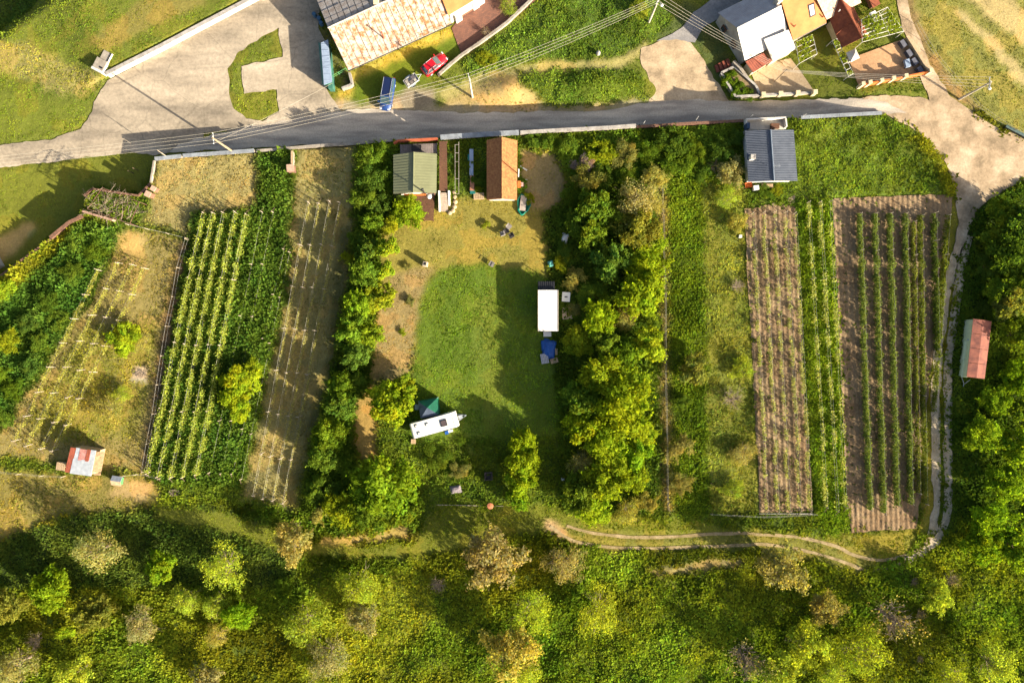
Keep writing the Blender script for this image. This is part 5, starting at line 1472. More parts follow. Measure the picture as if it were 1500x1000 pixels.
# courtyard with orange wall
sheet_n('courtyard', 'tan paved courtyard behind the orange panelled wall', COURT, mat('tan_paving', rgb(206, 164, 122), rgb(182, 140, 102), 2.4, .9, .2), .06, jit=.01)
def court():
    zc = ptz(1300)
    pil = [(1258, 127.5), (1268, 125.5), (1285, 122.5), (1302, 119.5), (1320, 116), (1356, 108.5)]
    t = thing('panel_wall', 'courtyard wall of orange panels between cream pillars', 'wall', P(1305, 119, zc))
    for x, y in pil:
        p = P(x, y, zc); bw(MB().box(p.x - .2, p.x + .2, p.y - .2, p.y + .2, zc - .5, zc + 1.35, R(10)).box(p.x - .26, p.x + .26, p.y - .26, p.y + .26, zc + 1.35, zc + 1.42, R(10)), 'pillar', M_CREAM, t)
    for (x0, y0), (x1, y1) in zip(pil[:-1], pil[1:]):
        a, b = P(x0, y0, zc), P(x1, y1, zc); d = (b - a).normalized(); nr = Vector((-d.y, d.x, 0)) * .08
        a = a + d * .21; b = b - d * .21
        bw(MB().prism([tuple((v)[:2]) for v in (a + nr, a - nr, b - nr, b + nr)], zc - .5, zc + 1.05), 'panel', M_ORANGE, t)
    wall_run([(1356, 108), (1340, 82), (1324, 57)], 'stone_wall', 'rough stone wall on the right side of the courtyard', 'wall', M_STONE, .9, zc - .5, .35, M_STONE, None, .03, zc)
    seat = mat('dark_grey_planter', rgb(96, 96, 104), rgb(70, 70, 78), 2, .8)
    for k, (x, y) in enumerate(((1323, 64), (1332, 78), (1340, 90), (1348, 103))):
        p = P(x, y, zc + .5)
        q_ = thing('garden_box', 'dark grey box along the courtyard wall, %s from the top' % ORD[k], 'planter', (p.x, p.y, zc + .06), R(-57), 'dark boxes along the courtyard wall')
        MB().box(-.55, .55, -.38, .38, 0, .5).build('box', seat, q_)
        MB().box(-.5, .5, -.33, .33, .5, .6).build('cushion', mat('grey_cushion', rgb(120, 120, 130), rgb(96, 96, 106), 2, .9), q_)
    p = P(1329, 93, zc + .6)
    q_ = thing('wash_tub', 'pale blue tub standing in the courtyard corner', 'tub', (p.x, p.y, zc + .06), R(15))
    MB().box(-.35, .35, -.55, .55, .3, .7).build('basin', M_BLUEWHITE, q_)
    for sx in (-.28, .28):
        for sy in (-.45, .45): MB().box(sx - .04, sx + .04, sy - .04, sy + .04, 0, .3).build('leg', M_DARK, q_)
    p = P(1251, 80, zc + 1.6)
    q_ = thing('garden_oven', 'little white pyramid-roofed oven at the courtyard entrance', 'oven', (p.x, p.y, zc), R(25))
    MB().box(-.5, .5, -.5, .5, 0, 1.3).build('body', M_GREYWALL, q_)
    MB().add([(-.75, -.75, 1.3), (.75, -.75, 1.3), (.75, .75, 1.3), (-.75, .75, 1.3), (0, 0, 1.85)], [(0, 1, 4), (1, 2, 4), (2, 3, 4), (3, 0, 4), (3, 2, 1, 0)]).build('roof', M_PLASTER, q_)
court()
p = P(1281, 25, ptz(1281) + .75)
t = thing('garden_table', 'white table under the large pergola', 'table', (p.x, p.y, ptz(1281)), R(25))
MB().box(-.5, .5, -.8, .8, .7, .76).build('tabletop', M_WHITE, t)
for sx in (-.42, .42):
    for sy in (-.7, .7): MB().box(sx - .03, sx + .03, sy - .03, sy + .03, 0, .7).build('leg', M_WHITE, t)

# ---------------- green-roofed cabin with terrace and stairs
def green_cabin():
    e = 2.3; r = 3.1
    t = thing('green_roof_cabin', 'cabin with sage green sheet roof beside the road', 'cabin', P(608, 252, 0))
    R0, R1 = P(606.2, 222.8, r), P(605.5, 282, r)
    Wq = [P(576.3, 283.9, e), P(605.5, 282, r), P(606.2, 222.8, r), P(576.3, 226.7, e)]
    bw(corrugate([Wq[3], Wq[0], R1, R0], 14, .025, w=.3), 'roof_slope', M_GREENROOF, t)
    E = [P(639.3, 282.6, e), P(640, 225.4, e)]
    bw(corrugate([E[0], E[1], R0, R1], 14, .025, w=.3), 'roof_slope', M_GREENROOF, t)
    bw(MB().tube(R0 + Vector((0, 0, .06)), R1 + Vector((0, 0, .06)), .09, .09, 6), 'ridge_cap', M_GREENROOF, t)
    walls([Wq[0], E[0], E[1], Wq[3]], -.2, .2, .3, M_WHITEWALL, t)
    for y0, s in ((R1, .28), (R0, -.28)):
        a = P(577, 283, e) if s > 0 else P(577, 226, e); b = P(639, 283, e) if s > 0 else P(639, 226, e)
        a.y = y0.y + s; b.y = y0.y + s
        tri = [a, b, Vector((y0.x, y0.y + s, r - .1))]
        bw(MB().add([v for v in tri] + [v + Vector((0, s * .5, 0)) for v in tri], [(0, 1, 2), (5, 4, 3), (0, 3, 4, 1), (1, 4, 5, 2), (2, 5, 3, 0)]), 'gable', M_PALEWOOD, t)
    a, b = P(592, 285, e - .1), P(624, 284.5, e - .1)
    bw(MB().box(a.x, b.x, a.y - .1, a.y + .1, e - .3, e - .12), 'eave_beam', M_ORANGE, t)
    for px in (582, 632):
        p = P(px, 285.2, 1.2); win = bw(MB().box(p.x - .5, p.x + .5, p.y + .02, p.y + .25, .8, 1.8), 'window', M_WOOD, t)
        bw(MB().box(p.x - .42, p.x + .42, p.y - .005, p.y + .2, .88, 1.72), 'pane', glass_mat(), win, base=t.location)
green_cabin()
def deck(name, label, poly, z, m, along, n, parent_cat='deck'):
    """boards laid side by side: each board a part of its own"""
    pts = [P(x, y, z) for x, y in poly]
    xs = [p.x for p in pts]; ys = [p.y for p in pts]
    t = thing(name, label, parent_cat, ((min(xs) + max(xs)) / 2, (min(ys) + max(ys)) / 2, 0))
    w = (max(ys) - min(ys)) / n if along == 'x' else (max(xs) - min(xs)) / n
    poly_w = [(p.x, p.y) for p in pts]
    for i in range(n):
        c = (min(ys) if along == 'x' else min(xs)) + (i + .5) * w
        s = np.linspace(min(xs), max(xs), 160) if along == 'x' else np.linspace(min(ys), max(ys), 160)
        ins = inpoly(s, np.full(160, c), poly_w) if along == 'x' else inpoly(np.full(160, c), s, poly_w)
        if not ins.any(): continue
        a, b = s[ins].min(), s[ins].max()
        h = w / 2 - .012
        dz = random.uniform(0, .012)
        mb = MB().box(a, b, c - h, c + h, z - .04 + dz, z + dz) if along == 'x' else MB().box(c - h, c + h, a, b, z - .04 + dz, z + dz)
        bw(mb, 'board', m, t)
    for p in pts:
        bw(MB().box(p.x - .06, p.x + .06, p.y - .06, p.y + .06, -.2 if z < .8 else ZL, z - .05), 'support', m, t)
    return t
deck('wooden_deck', 'dark brown board deck in front of the green-roofed cabin', [(597, 286), (637, 286), (635, 323), (622, 323), (621, 310), (597, 310)], .3, M_WOOD, 'x', 16)
deck('wooden_walkway', 'brown board walkway beside the green-roofed cabin', [(643.5, 208), (654.5, 207), (655.5, 279), (643.5, 280)], .9, M_WOOD, 'x', 26, 'walkway')
deck('cabin_terrace', 'grey board terrace on the road side of the green-roofed cabin', [(586, 212), (640, 210), (640, 224), (586, 226)], .5, mat('grey_boards', rgb(146, 134, 128), rgb(116, 106, 102), 3, .85), 'y', 20, 'terrace')
wall_run([(578, 213), (584, 209), (642, 206)], 'parapet', 'orange-red parapet at the road side of the cabin terrace', 'wall', M_REDROOF, .9, ZL - .3, .2, mat('orange_cap', rgb(196, 104, 68), rgb(170, 86, 56), 1.5, .8), None, .05)
p = P(610, 216.5, 1.2)
t = thing('terrace_table', 'dark slatted table on the cabin terrace', 'table', (p.x, p.y, .52))
for k in range(7): MB().box(-.7, .7, -.45 + k * .13, -.35 + k * .13, .7, .74).build('slat', M_DARK, t)
for sx in (-.6, .6):
    for sy in (-.35, .35): MB().box(sx - .03, sx + .03, sy - .03, sy + .03, 0, .7).build('leg', M_DARK, t)
t = thing('garden_stairs', 'pale concrete stairs with white side walls beside the cabin', 'stairs', P(651, 295, 0))
for k in range(9):
    a, b = P(645.5, 282 + k * 3.1, .85 - .1 * k), P(656, 285 + k * 3.1, .85 - .1 * k)
    bw(MB().box(a.x, b.x, b.y, a.y - .01, -.2, .85 - .095 * k), 'step', mat('step_concrete', rgb(190, 172, 154), rgb(160, 142, 126), 2, .9), t)
for x in (643.5, 657.8):
    a, b = P(x - 1.3, 280, .8), P(x + 1.3, 309 if x < 650 else 300, .8)
    bw(MB().add([(a.x, b.y, -.2), (b.x, b.y, -.2), (b.x, a.y, -.2), (a.x, a.y, -.2), (a.x, b.y, .35), (b.x, b.y, .35), (b.x, a.y, 1.15), (a.x, a.y, 1.15)], [(3, 2, 1, 0), (4, 5, 6, 7), (0, 1, 5, 4), (1, 2, 6, 5), (2, 3, 7, 6), (3, 0, 4, 7)]), 'side_wall', M_WHITEWALL, t)
t = thing('stone_edging', 'curved row of pale stones right of the concrete stairs', 'edging', P(664, 292, 0))
for k, (x, y) in enumerate(((659, 312), (663.5, 309), (666, 303), (667, 296), (666.5, 289), (665.5, 282))):
    p = P(x, y); bw(MB().lathe((p.x, p.y, -.1), [(.3, 0), (.34, .15), (.27, .34), (.1, .4)], 7), 'stone', M_STONE, t)
p = P(629, 288, 1.0)
t = thing('garden_grill', 'black kettle grill with white lid on the deck', 'grill', (p.x, p.y, .31))
MB().lathe((0, 0, .45), [(.1, 0), (.32, .12), (.38, .3), (.36, .34)], 14).build('bowl', M_DARK, t)
MB().lathe((0, 0, .79), [(.37, 0), (.34, .12), (.2, .22), (.04, .25)], 14).build('lid', M_WHITE, t)
for k in range(3):
    a = k * 2.09; MB().tube((.12 * math.cos(a), .12 * math.sin(a), .5), (.36 * math.cos(a), .36 * math.sin(a), -.02), .02, .02, 5).build('leg', M_DARK, t)
p = P(623.5, 285.5, 1.0)
t = thing('stove_flue', 'tall dark stove flue at the corner of the green roof', 'flue', (p.x, p.y, .3))
MB().tube((0, 0, 0), (0, 0, 4.2), .1, .1, 10).build('pipe', M_DARK, t); MB().lathe((0, 0, 4.2), [(.18, 0), (.18, .03), (.03, .16)], 10).build('cowl', M_DARK, t)
t = thing('frame_fence', 'thin grey timber frame fence right of the walkway', 'fence', P(670, 245, 0))
for x, y0, y1 in ((666.5, 212, 284), (672, 208, 284)):
    bw(MB().tube(P(x, y0, 1.1), P(x, y1, 1.1), .035, .035, 5), 'rail', M_CONC, t)
for y in (212, 224, 237, 262, 284):
    bw(MB().tube(P(666.5, y, 1.1), P(672, y, 1.1), .03, .03, 5), 'rail', M_CONC, t)
    for x in (666.5, 672): bw(MB().tube(P(x, y, -.1), P(x, y, 1.1), .03, .03, 5), 'fence_post', M_CONC, t)

# ---------------- tiled shed
def tiled_shed():
    e = 2.0; r = 3.3
    t = thing('tiled_shed', 'narrow shed with clay tiled gable roof, orange on its sunny side', 'shed', P(735, 248, 0))
    R0, R1 = P(735.2, 200.9, r), P(735.2, 291, r)
    W0, W1 = P(713.3, 205.4, e), P(713.3, 293, e); E0, E1 = P(757.5, 206, e), P(756.9, 293, e)
    for a, b, c, d in ((W0, W1, R1, R0), (E1, E0, R0, R1)):
        mb = MB().slab([a, b, c, d], .08)
        n = (b - a).cross(d - a).normalized(); nv = 11
        for k in range(nv):                                          # tile courses
            u0 = k / nv; u1 = (k + 1) / nv
            mb.slab([a.lerp(d, u0) + n * .06, b.lerp(c, u0) + n * .06, b.lerp(c, u1) + n * .012, a.lerp(d, u1) + n * .012], .03)
        bw(mb, 'roof_slope', M_TILE, t)
    bw(MB().tube(R0 + Vector((0, 0, .05)), R1 + Vector((0, 0, .05)), .1, .1, 8), 'ridge_cap', M_TILE, t)
    walls([W1, E1, E0, W0], -.2, .2, .3, M_PLASTER, t)
    for y0, s in ((R1, .28), (R0, -.28)):
        a = Vector((W1.x + .15, y0.y + s, e)); b = Vector((E1.x - .15, y0.y + s, e))
        tri = [a, b, Vector((y0.x, y0.y + s, r - .12))]
        bw(MB().add(tri + [v + Vector((0, s * .5, 0)) for v in tri], [(0, 1, 2), (5, 4, 3), (0, 3, 4, 1), (1, 4, 5, 2), (2, 5, 3, 0)]), 'gable', M_PLASTER, t)
    p = P(759.5, 255, 2.0)
    bw(MB().tube((p.x, p.y, .5), (p.x, p.y, 4.6), .09, .09, 8), 'flue', M_WHITE, t)
tiled_shed()

# ---------------- grey-roofed house
def grey_house():
    e = 2.3; r = 3.0
    t = thing('grey_roof_house', 'cabin with slate grey ribbed sheet roof beside the road', 'house', P(1130, 228, 0))
    R0, R1 = P(1128.5, 190, r), P(1133.7, 265, r)
    W0, W1 = P(1091.7, 191.6, e), P(1096, 266.5, e); E0, E1 = P(1162.4, 190.2, e), P(1168, 265, e)
    bw(corrugate([W0, W1, R1, R0], 30, .05, w=.55), 'roof_slope', M_SLATE, t)
    bw(corrugate([E1, E0, R0, R1], 30, .05, w=.55), 'roof_slope', M_SLATE, t)
    bw(MB().tube(R0 + Vector((0, 0, .07)), R1 + Vector((0, 0, .07)), .12, .12, 6), 'ridge_cap', mat('ridge_sheet', rgb(126, 136, 150), rgb(110, 120, 134), 1, .4), t)
    walls([W1, E1, E0, W0], -.2, .25, .35, M_WHITEWALL, t)
    for y0, s in ((R1, .33), (R0, -.33)):
        W_, E_ = (W1, E1) if s > 0 else (W0, E0)
        tri = [Vector((W_.x + .3, y0.y + s, e)), Vector((E_.x - .3, y0.y + s, e)), Vector((y0.x, y0.y + s, r - .12))]
        bw(MB().add(tri + [v + Vector((0, s * .5, 0)) for v in tri], [(0, 1, 2), (5, 4, 3), (0, 3, 4, 1), (1, 4, 5, 2), (2, 5, 3, 0)]), 'gable', M_WHITEWALL, t)
    c = P(1103, 230, 3.3)
    ch = bw(MB().box(c.x - .28, c.x + .28, c.y - .28, c.y + .28, 2.2, 3.4), 'chimney', M_WHITEWALL, t)
    bw(MB().box(c.x - .34, c.x + .34, c.y - .34, c.y + .34, 3.4, 3.48), 'chimney_cap', M_CAP, ch, base=t.location)
    a = P(1131.6, 247, r)
    an = bw(MB().tube((a.x, a.y, r - .2), (a.x, a.y, r + 1.7), .03, .03, 5), 'aerial', M_ZINC, t)
    bw(MB().tube((a.x - .5, a.y, r + 1.5), (a.x + .5, a.y, r + 1.6), .02, .02, 4).tube((a.x - .3, a.y - .3, r + 1.52), (a.x - .3, a.y + .3, r + 1.52), .015, .015, 4).tube((a.x + .3, a.y - .3, r + 1.57), (a.x + .3, a.y + .3, r + 1.57), .015, .015, 4), 'aerial_rods', M_ZINC, an, base=t.location)
    # terrace towards the road
    pts = [P(*q_) for q_ in ((1088, 178), (1148, 175), (1150, 190), (1090, 192))]
    bw(MB().prism([(p.x, p.y) for p in pts], ZL - .2, .35), 'terrace', M_PLASTER, t)
    for q0, q1 in (((1089, 178.5), (1147, 175.8)), ((1089.5, 180), (1091, 190)), ((1146.5, 177), (1148, 189))):
        a, b = P(*q0), P(*q1); d = (b - a).normalized(); nr = Vector((-d.y, d.x, 0)) * .1
        bw(MB().prism([tuple(v[:2]) for v in (a + nr, a - nr, b - nr, b + nr)], .352, 1.15), 'parapet', M_WHITEWALL, t)
    a = P(1136, 184, .9); bw(MB().box(a.x - .6, a.x + .6, a.y - .35, a.y + .35, .352, .8), 'bench', M_WOOD, t)
    a = P(1094, 186, .9); bw(MB().box(a.x - .2, a.x + .2, a.y - .4, a.y + .4, .352, 1.6), 'door', mat('blue_door', rgb(62, 84, 112), rgb(50, 70, 96), 2, .6), t)
grey_house()
wall_run([(1089.5, 194), (1094.5, 268)], 'side_wall', 'bluish white wall along the left of the grey-roofed house', 'wall', M_WHITEWALL, 1.0, -.3, .35)
sheet('patio', 'sandy paved patio below the grey-roofed house', SEAT_PAD, M_GRAVEL, .03, jit=.05)
p = P(1108, 275, .8)
t = thing('storage_box', 'white storage box on the patio below the grey roof', 'box', (p.x, p.y, 0), R(8)); MB().box(-.35, .35, -.3, .3, 0, .75).build('body', M_WHITE, t); MB().box(-.38, .38, -.33, .33, .75, .82).build('lid', M_WHITE, t)
p = P(1098, 270.5, .8)
t = thing('wheelbarrow', 'orange wheelbarrow beside the white storage box', 'wheelbarrow', (p.x, p.y, 0), R(10))
MB().add([(-.4, -.25, .3), (.3, -.25, .3), (.3, .25, .3), (-.4, .25, .3), (-.55, -.35, .6), (.45, -.35, .6), (.45, .35, .6), (-.55, .35, .6)], [(3, 2, 1, 0), (0, 1, 5, 4), (1, 2, 6, 5), (2, 3, 7, 6), (3, 0, 4, 7)]).build('tray', M_ORANGE, t)
for s in (-.22, .22): MB().tube((.2, s, .3), (-1.0, s * 1.3, .55), .025, .025, 5).build('handle', M_WOOD, t)
MB().tube((.65, -.05, .17), (.65, .05, .17), .17, .17, 12).build('wheel', M_DARK, t)
p = P(1124, 272, .4)
t = thing('garden_bench', 'pale wooden bench under the eaves of the grey-roofed house', 'bench', (p.x, p.y, 0))
for k in range(3): MB().box(-.8, .8, -.25 + k * .17, -.1 + k * .17, .42, .46).build('slat', M_PALEWOOD, t)
for s in (-.65, .65): MB().box(s - .05, s + .05, -.2, .2, 0, .42).build('leg', M_PALEWOOD, t)

# ---------------- white container and its surroundings
def container():
    z = 2.5
    a, c = P(788, 484.8, z), P(818, 424.6, z)
    cx, cy = (a.x + c.x) / 2, (a.y + c.y) / 2; w, l = (c.x - a.x) / 2, (c.y - a.y) / 2
    t = thing('site_cabin', 'white flat-roofed site cabin at the edge of the lawn', 'cabin', (cx, cy, 0))
    MB().box(-w + .06, w - .06, -l + .06, l - .06, .15, z - .08).build('body', M_WHITE, t)
    MB().box(-w, w, -l, l, z - .08, z).build('roof', M_WHITE_ROOF, t)
    for sx in (-1, 1):
        MB().box(sx * w - .05 * (sx > 0), sx * w + .05 * (sx < 0), -l + .02, l - .02, z, z + .05).build('roof_edge', M_CREAM, t)
        for sy in (-1, 1): MB().box(sx * (w - .3) - .15, sx * (w - .3) + .15, sy * (l - .5) - .15, sy * (l - .5) + .15, -.1, .15).build('foot', M_CONC, t)
    MB().box(-.55, .55, -l - .75, -l - .02, 0, .35).build('step', M_WHITE, t)
    MB().box(-.45, .45, -l + .02, -l + .056, .3, 2.2).build('door', M_DARK, t)
    mb = corrugate([Vector((-w, l + .02, 2.15)), Vector((w - .5, l + .02, 2.15)), Vector((w - .5, l + 1.25, 1.9)), Vector((-w, l + 1.25, 1.9))], 8, .03)
    mb.build('lean_to_roof', M_DARK, t)
    for x in (-w + .1, w - .6): MB().tube((x, l + 1.15, -.1), (x, l + 1.15, 1.88), .05, .05, 6).build('lean_to_post', M_WOOD, t)
    win = MB().box(w - .07, w - .02, -.6, .6, 1.0, 1.9).build('window', M_DARK, t)
    MB().box(w - .03, w - .012, -.5, .5, 1.08, 1.82).build('pane', glass_mat(), win)
container()
def heap_cloth(name, label, px, py, w, l, h, m, rz=0, cat='tarpaulin', seed=0, z0=0):
    p = P(px, py, h * .7 + z0)
    n = 14
    xs = np.linspace(-1, 1, n); X, Y = np.meshgrid(xs, xs)
    rr = np.maximum(np.abs(X), np.abs(Y))
    Zv = h * (1 - rr ** 4) * (.6 + .5 * fbm(X * 2 + seed, Y * 2, seed, 3)) 
    wob = 1 + .18 * (fbm(X * 1.4 + 9 + seed, Y * 1.4, seed + 3, 2) - .5)
    V = np.stack([X * w / 2 * wob, Y * l / 2 * wob, np.maximum(Zv, .02)], -1).reshape(-1, 3)
    q_ = np.arange(n * n).reshape(n, n)
    F = np.stack([q_[:-1, :-1], q_[:-1, 1:], q_[1:, 1:], q_[1:, :-1]], -1).reshape(-1, 4)
    o = np_mesh(name, V, F, m, smooth=True)
    o.location = (p.x, p.y, z0); o.rotation_euler = (0, 0, rz)
    return tag(o, label, cat)
M_BLUETARP = mat('blue_tarpaulin', rgb(40, 96, 176), rgb(30, 76, 148), 3, .45, .2)
heap_cloth('tarpaulin', 'bright blue tarpaulin over a heap below the site cabin', 805, 511, 1.9, 2.8, .8, M_BLUETARP, R(-8), seed=3)
heap_cloth('tarpaulin', 'smaller round blue tarpaulin left of the big one', 798, 506, 1.0, 1.5, .6, M_BLUETARP, R(5), seed=5)
def pallet_crate(px, py, w, l, h, rz, label, name='crate', m=None):
    p = P(px, py, h)
    t = thing(name, label, 'crate', (p.x, p.y, 0), rz)
    m = m or M_PALEWOOD
    n = max(3, int(w / .22))
    for k in range(n): MB().box(-w / 2 + k * w / n, -w / 2 + (k + .8) * w / n, -l / 2, l / 2, h - .03, h).build('slat', m, t)
    for s in (-1, 0, 1): MB().box(-w / 2, w / 2, s * (l / 2 - .05) - .05, s * (l / 2 - .05) + .05, 0, h - .032).build('bearer', m, t)
    return t
pallet_crate(798, 525, 1.1, 1.4, .55, R(10), 'pale grey slatted crate beside the blue tarpaulin', m=mat('bleached_boards', rgb(196, 194, 196), rgb(166, 164, 168), 3, .8))
pallet_crate(812, 528, 1.1, .7, .3, R(15), 'low broken pallet right of the grey crate', 'pallet')
pallet_crate(815, 515, .35, .9, .4, R(0), 'narrow upright pallet right of the blue tarpaulin', 'pallet')
p = P(829, 435, .6)
t = thing('chest_freezer', 'white square chest right of the site cabin', 'box', (p.x, p.y, 0), R(-4))
MB().box(-.55, .55, -.65, .65, .05, .8).build('body', M_WHITE, t); MB().box(-.57, .57, -.67, .67, .8, .88).build('lid', M_WHITE, t); MB().box(-.2, .2, -.08, .08, .88, .93).build('handle', M_DARK, t)
p = P(831, 458, .3)
o = MB().box(-.72, .72, -.9, .9, .25, .3).box(-.6, -.5, -.8, -.7, 0, .25).box(.5, .6, -.8, -.7, 0, .25).box(-.6, -.5, .7, .8, 0, .25).box(.5, .6, .7, .8, 0, .25).build('board_table', mat('beige_board', rgb(206, 182, 156), rgb(180, 156, 132), 2, .85))
o.location = (p.x, p.y, 0); o.rotation_euler = (0, 0, R(4)); tag(o, 'low beige board table below the white chest', 'table')

# ---------------- caravan and tent
def caravan():
    z = 2.5
    A, B, C, D = P(604.9, 643.1, z), P(672.5, 624.4, z), P(665.7, 603.2, z), P(599.4, 620.2, z)
    cen = (A + B + C + D) / 4
    ang = math.atan2((B - A).y, (B - A).x)
    L = ((B - A).length + (C - D).length) / 4; Wd = ((D - A).length + (C - B).length) / 4
    t = thing('caravan', 'white caravan parked at an angle on the lawn', 'caravan', (cen.x, cen.y, 0), ang)
    # body: rounded prism along x
    prof = [(-L, .55), (L - .25, .55), (L, .8), (L, 1.5), (L - .28, 2.3), (L - .6, 2.47), (-L + .2, 2.47), (-L, 2.3)]
    vs = [(x, -Wd, zz) for x, zz in prof] + [(x, Wd, zz) for x, zz in prof]
    n = len(prof)
    fs = [tuple(range(n)), tuple(range(2 * n - 1, n - 1, -1))] + [((i + 1) % n, i, n + i, n + (i + 1) % n) for i in range(n)]
    me = MB().add(vs, fs).build('body', M_WHITE, t)
    bm = bmesh.new(); bm.from_mesh(me.data); bmesh.ops.bevel(bm, geom=bm.edges[:], offset=.05, segments=2, affect='EDGES'); bmesh.ops.recalc_face_normals(bm, faces=bm.faces[:]); bm.to_mesh(me.data); bm.free()
    sk = MB().box(.95, 1.85, -.5, .4, 2.46, 2.56).build('skylight', M_DARK, t)
    MB().box(1.05, 1.75, -.4, .3, 2.562, 2.58).build('pane', mat('smoked_dome', rgb(96, 84, 84), rgb(76, 66, 68), 2, .25), sk)
    MB().add([(L - .55, -Wd + .2, 2.47), (L - .2, -Wd + .2, 2.1), (L - .2, Wd - .2, 2.1), (L - .55, Wd - .2, 2.47)], [(0, 1, 2, 3)]).build('front_window', mat('brown_tint', rgb(150, 110, 84), rgb(120, 86, 66), 2, .2), t)
    for x, y in ((-2.4, .55), (-2.3, -.55), (-.9, .35)):
        v = MB().box(x - .18, x + .18, y - .18, y + .18, 2.46, 2.54).build('roof_vent', M_WHITE, t)
        MB().box(x - .2, x - .13, y - .2, y + .2, 2.542, 2.56).box(x - .128, x + .2, y + .13, y + .2, 2.542, 2.56).build('vent_rim', M_DARK, v)
    MB().tube((L + 1.25, 0, .5), (L - .1, .5, .5), .05, .05, 6).tube((L + 1.25, 0, .5), (L - .1, -.5, .5), .05, .05, 6).box(L + .1, L + .7, -.25, .25, .45, .85).build('drawbar', M_ZINC, t)
    MB().tube((L + 1.0, 0, 0), (L + 1.0, 0, .6), .04, .04, 6).build('jockey_wheel', M_DARK, t)
    for s in (-1, 1):
        wv = MB().tube((-.2, s * (Wd - .25), .32), (-.2, s * (Wd - .02), .32), .32, .32, 16).build('wheel', M_DARK, t)
        MB().tube((-.2, s * (Wd - .02), .32), (-.2, s * (Wd - .005), .32), .18, .18, 12).build('rim', M_ZINC, wv)
        for x in (-1.8, .9):
            wi = MB().box(x - .55, x + .55, s * Wd - .015, s * Wd + .015, 1.3, 1.95).build('window', M_DARK, t)
    return t
caravan()
def tent():
    t = thing('awning_tent', 'dark green awning tent leaning on the caravan', 'tent', P(627, 598, 0))
    z = 1.8
    a, b, c, d = P(612.5, 588, z), P(640, 582.8, z), P(642.7, 607, 2.1), P(616, 612.5, 2.1)
    top = a.lerp(b, .45).lerp(d.lerp(c, .45), .45) + Vector((0, 0, .45))
    m = mat('green_canvas', rgb(24, 110, 80), rgb(18, 88, 66), 2, .7, .1); m2 = mat('dark_blue_canvas', rgb(84, 96, 116), rgb(62, 72, 92), 2, .7, .1)
    bw(MB().add([a, b, c, top], [(0, 3, 1), (1, 3, 2)]).add([v - Vector((0, 0, .03)) for v in (a, b, c, top)], [(0, 1, 3), (1, 2, 3)]), 'canopy', m, t)
    bw(MB().add([a, d, c, top], [(0, 1, 3), (1, 2, 3)]).add([v - Vector((0, 0, .03)) for v in (a, d, c, top)], [(0, 3, 1), (1, 3, 2)]), 'canopy', m2, t)
    for p, q_ in ((a, b), (a, d), (b, c)):
        bw(MB().add([p, q_, (q_.x, q_.y, 0), (p.x, p.y, 0)], [(0, 1, 2, 3)]).add([p + Vector((.02, .02, 0)), q_ + Vector((.02, .02, 0)), (q_.x + .02, q_.y + .02, 0), (p.x + .02, p.y + .02, 0)], [(3, 2, 1, 0)]), 'side_panel', m, t)
    for p in (a, b): bw(MB().tube((p.x, p.y, 0), p, .03, .03, 6), 'pole', M_ZINC, t)
tent()
def small_box(px, py, w, d, h, m, label, name, cat, rz=0, z0=0.0, lid=None):
    p = P(px, py, h + z0)
    t = thing(name, label, cat, (p.x, p.y, z0), rz)
    MB().box(-w / 2, w / 2, -d / 2, d / 2, 0, h * .86).build('body', m, t)
    MB().box(-w / 2 - .03, w / 2 + .03, -d / 2 - .03, d / 2 + .03, h * .862, h).build('lid', lid or m, t)
    return t
small_box(610.5, 596, .5, .7, .7, M_BLUEWHITE, 'small pale box at the left side of the tent', 'camping_box', 'box')
small_box(638.5, 602.5, .8, .6, .8, M_ZINC, 'grey camping cupboard between tent and caravan', 'camping_cupboard', 'cupboard', R(14))
small_box(654.5, 633.5, .45, .4, .5, M_BLUETARP, 'blue gas bottle box on the lower side of the caravan', 'gas_box', 'box', R(14))
small_box(660, 631, .6, .3, .45, M_WHITE, 'white step box beside the blue gas box', 'step_box', 'box', R(14))
small_box(605.5, 646.5, .6, .6, .5, M_PALEWOOD, 'pale wooden block at the lower left caravan corner', 'wooden_block', 'block')

# ---------------- shed with rusty tin roof, gabled box
def tin_shed():
    A, B, C, D = P(94.5, 691.8, 2.2), P(133.7, 697, 2.2), P(141, 659.6, 2.5), P(103.8, 654, 2.5)
    t = thing('tin_shed', 'little shed roofed with rusty and zinc sheets at the lower left', 'shed', P(118, 677, 0))
    def on(u, v): return A.lerp(B, u).lerp(D.lerp(C, u), v)
    n = (B - A).cross(D - A).normalized()
    def sheet_(u0, u1, v0, v1, m, lift):
        q_ = [on(u0, v0) + n * lift, on(u1, v0) + n * lift, on(u1, v1) + n * lift, on(u0, v1) + n * lift]
        bw(corrugate(q_, max(3, int((u1 - u0) * 28)), .02, .005), 'roof_sheet', m, t)
    pinkish = mat('faded_rust_sheet', rgb(196, 140, 132), rgb(150, 96, 88), 2.5, .8, .2)
    sheet_(0, .24, .02, .98, M_RUST, .02); sheet_(.2, 1.0, 0, .58, M_ZINC, .05)
    sheet_(.22, .38, .56, 1, M_ZINC, .03); sheet_(.38, .52, .54, .98, pinkish, .06); sheet_(.52, .66, .54, .98, pinkish, .035); sheet_(.66, .8, .54, 1, M_RUST, .065); sheet_(.8, 1.0, .55, 1, M_ZINC, .03)
    walls([A, B, C, D], -.2, .1, .15, M_PALEWOOD, t)
    p = (B + C) / 2
    bw(MB().add([on(1, .15), on(1, .95), on(1, .95) + Vector((.75, -.15, -.9)), on(1, .15) + Vector((.75, -.15, -.9))], [(0, 1, 2, 3), (3, 2, 1, 0)]), 'side_sheet', M_PALEWOOD, t)
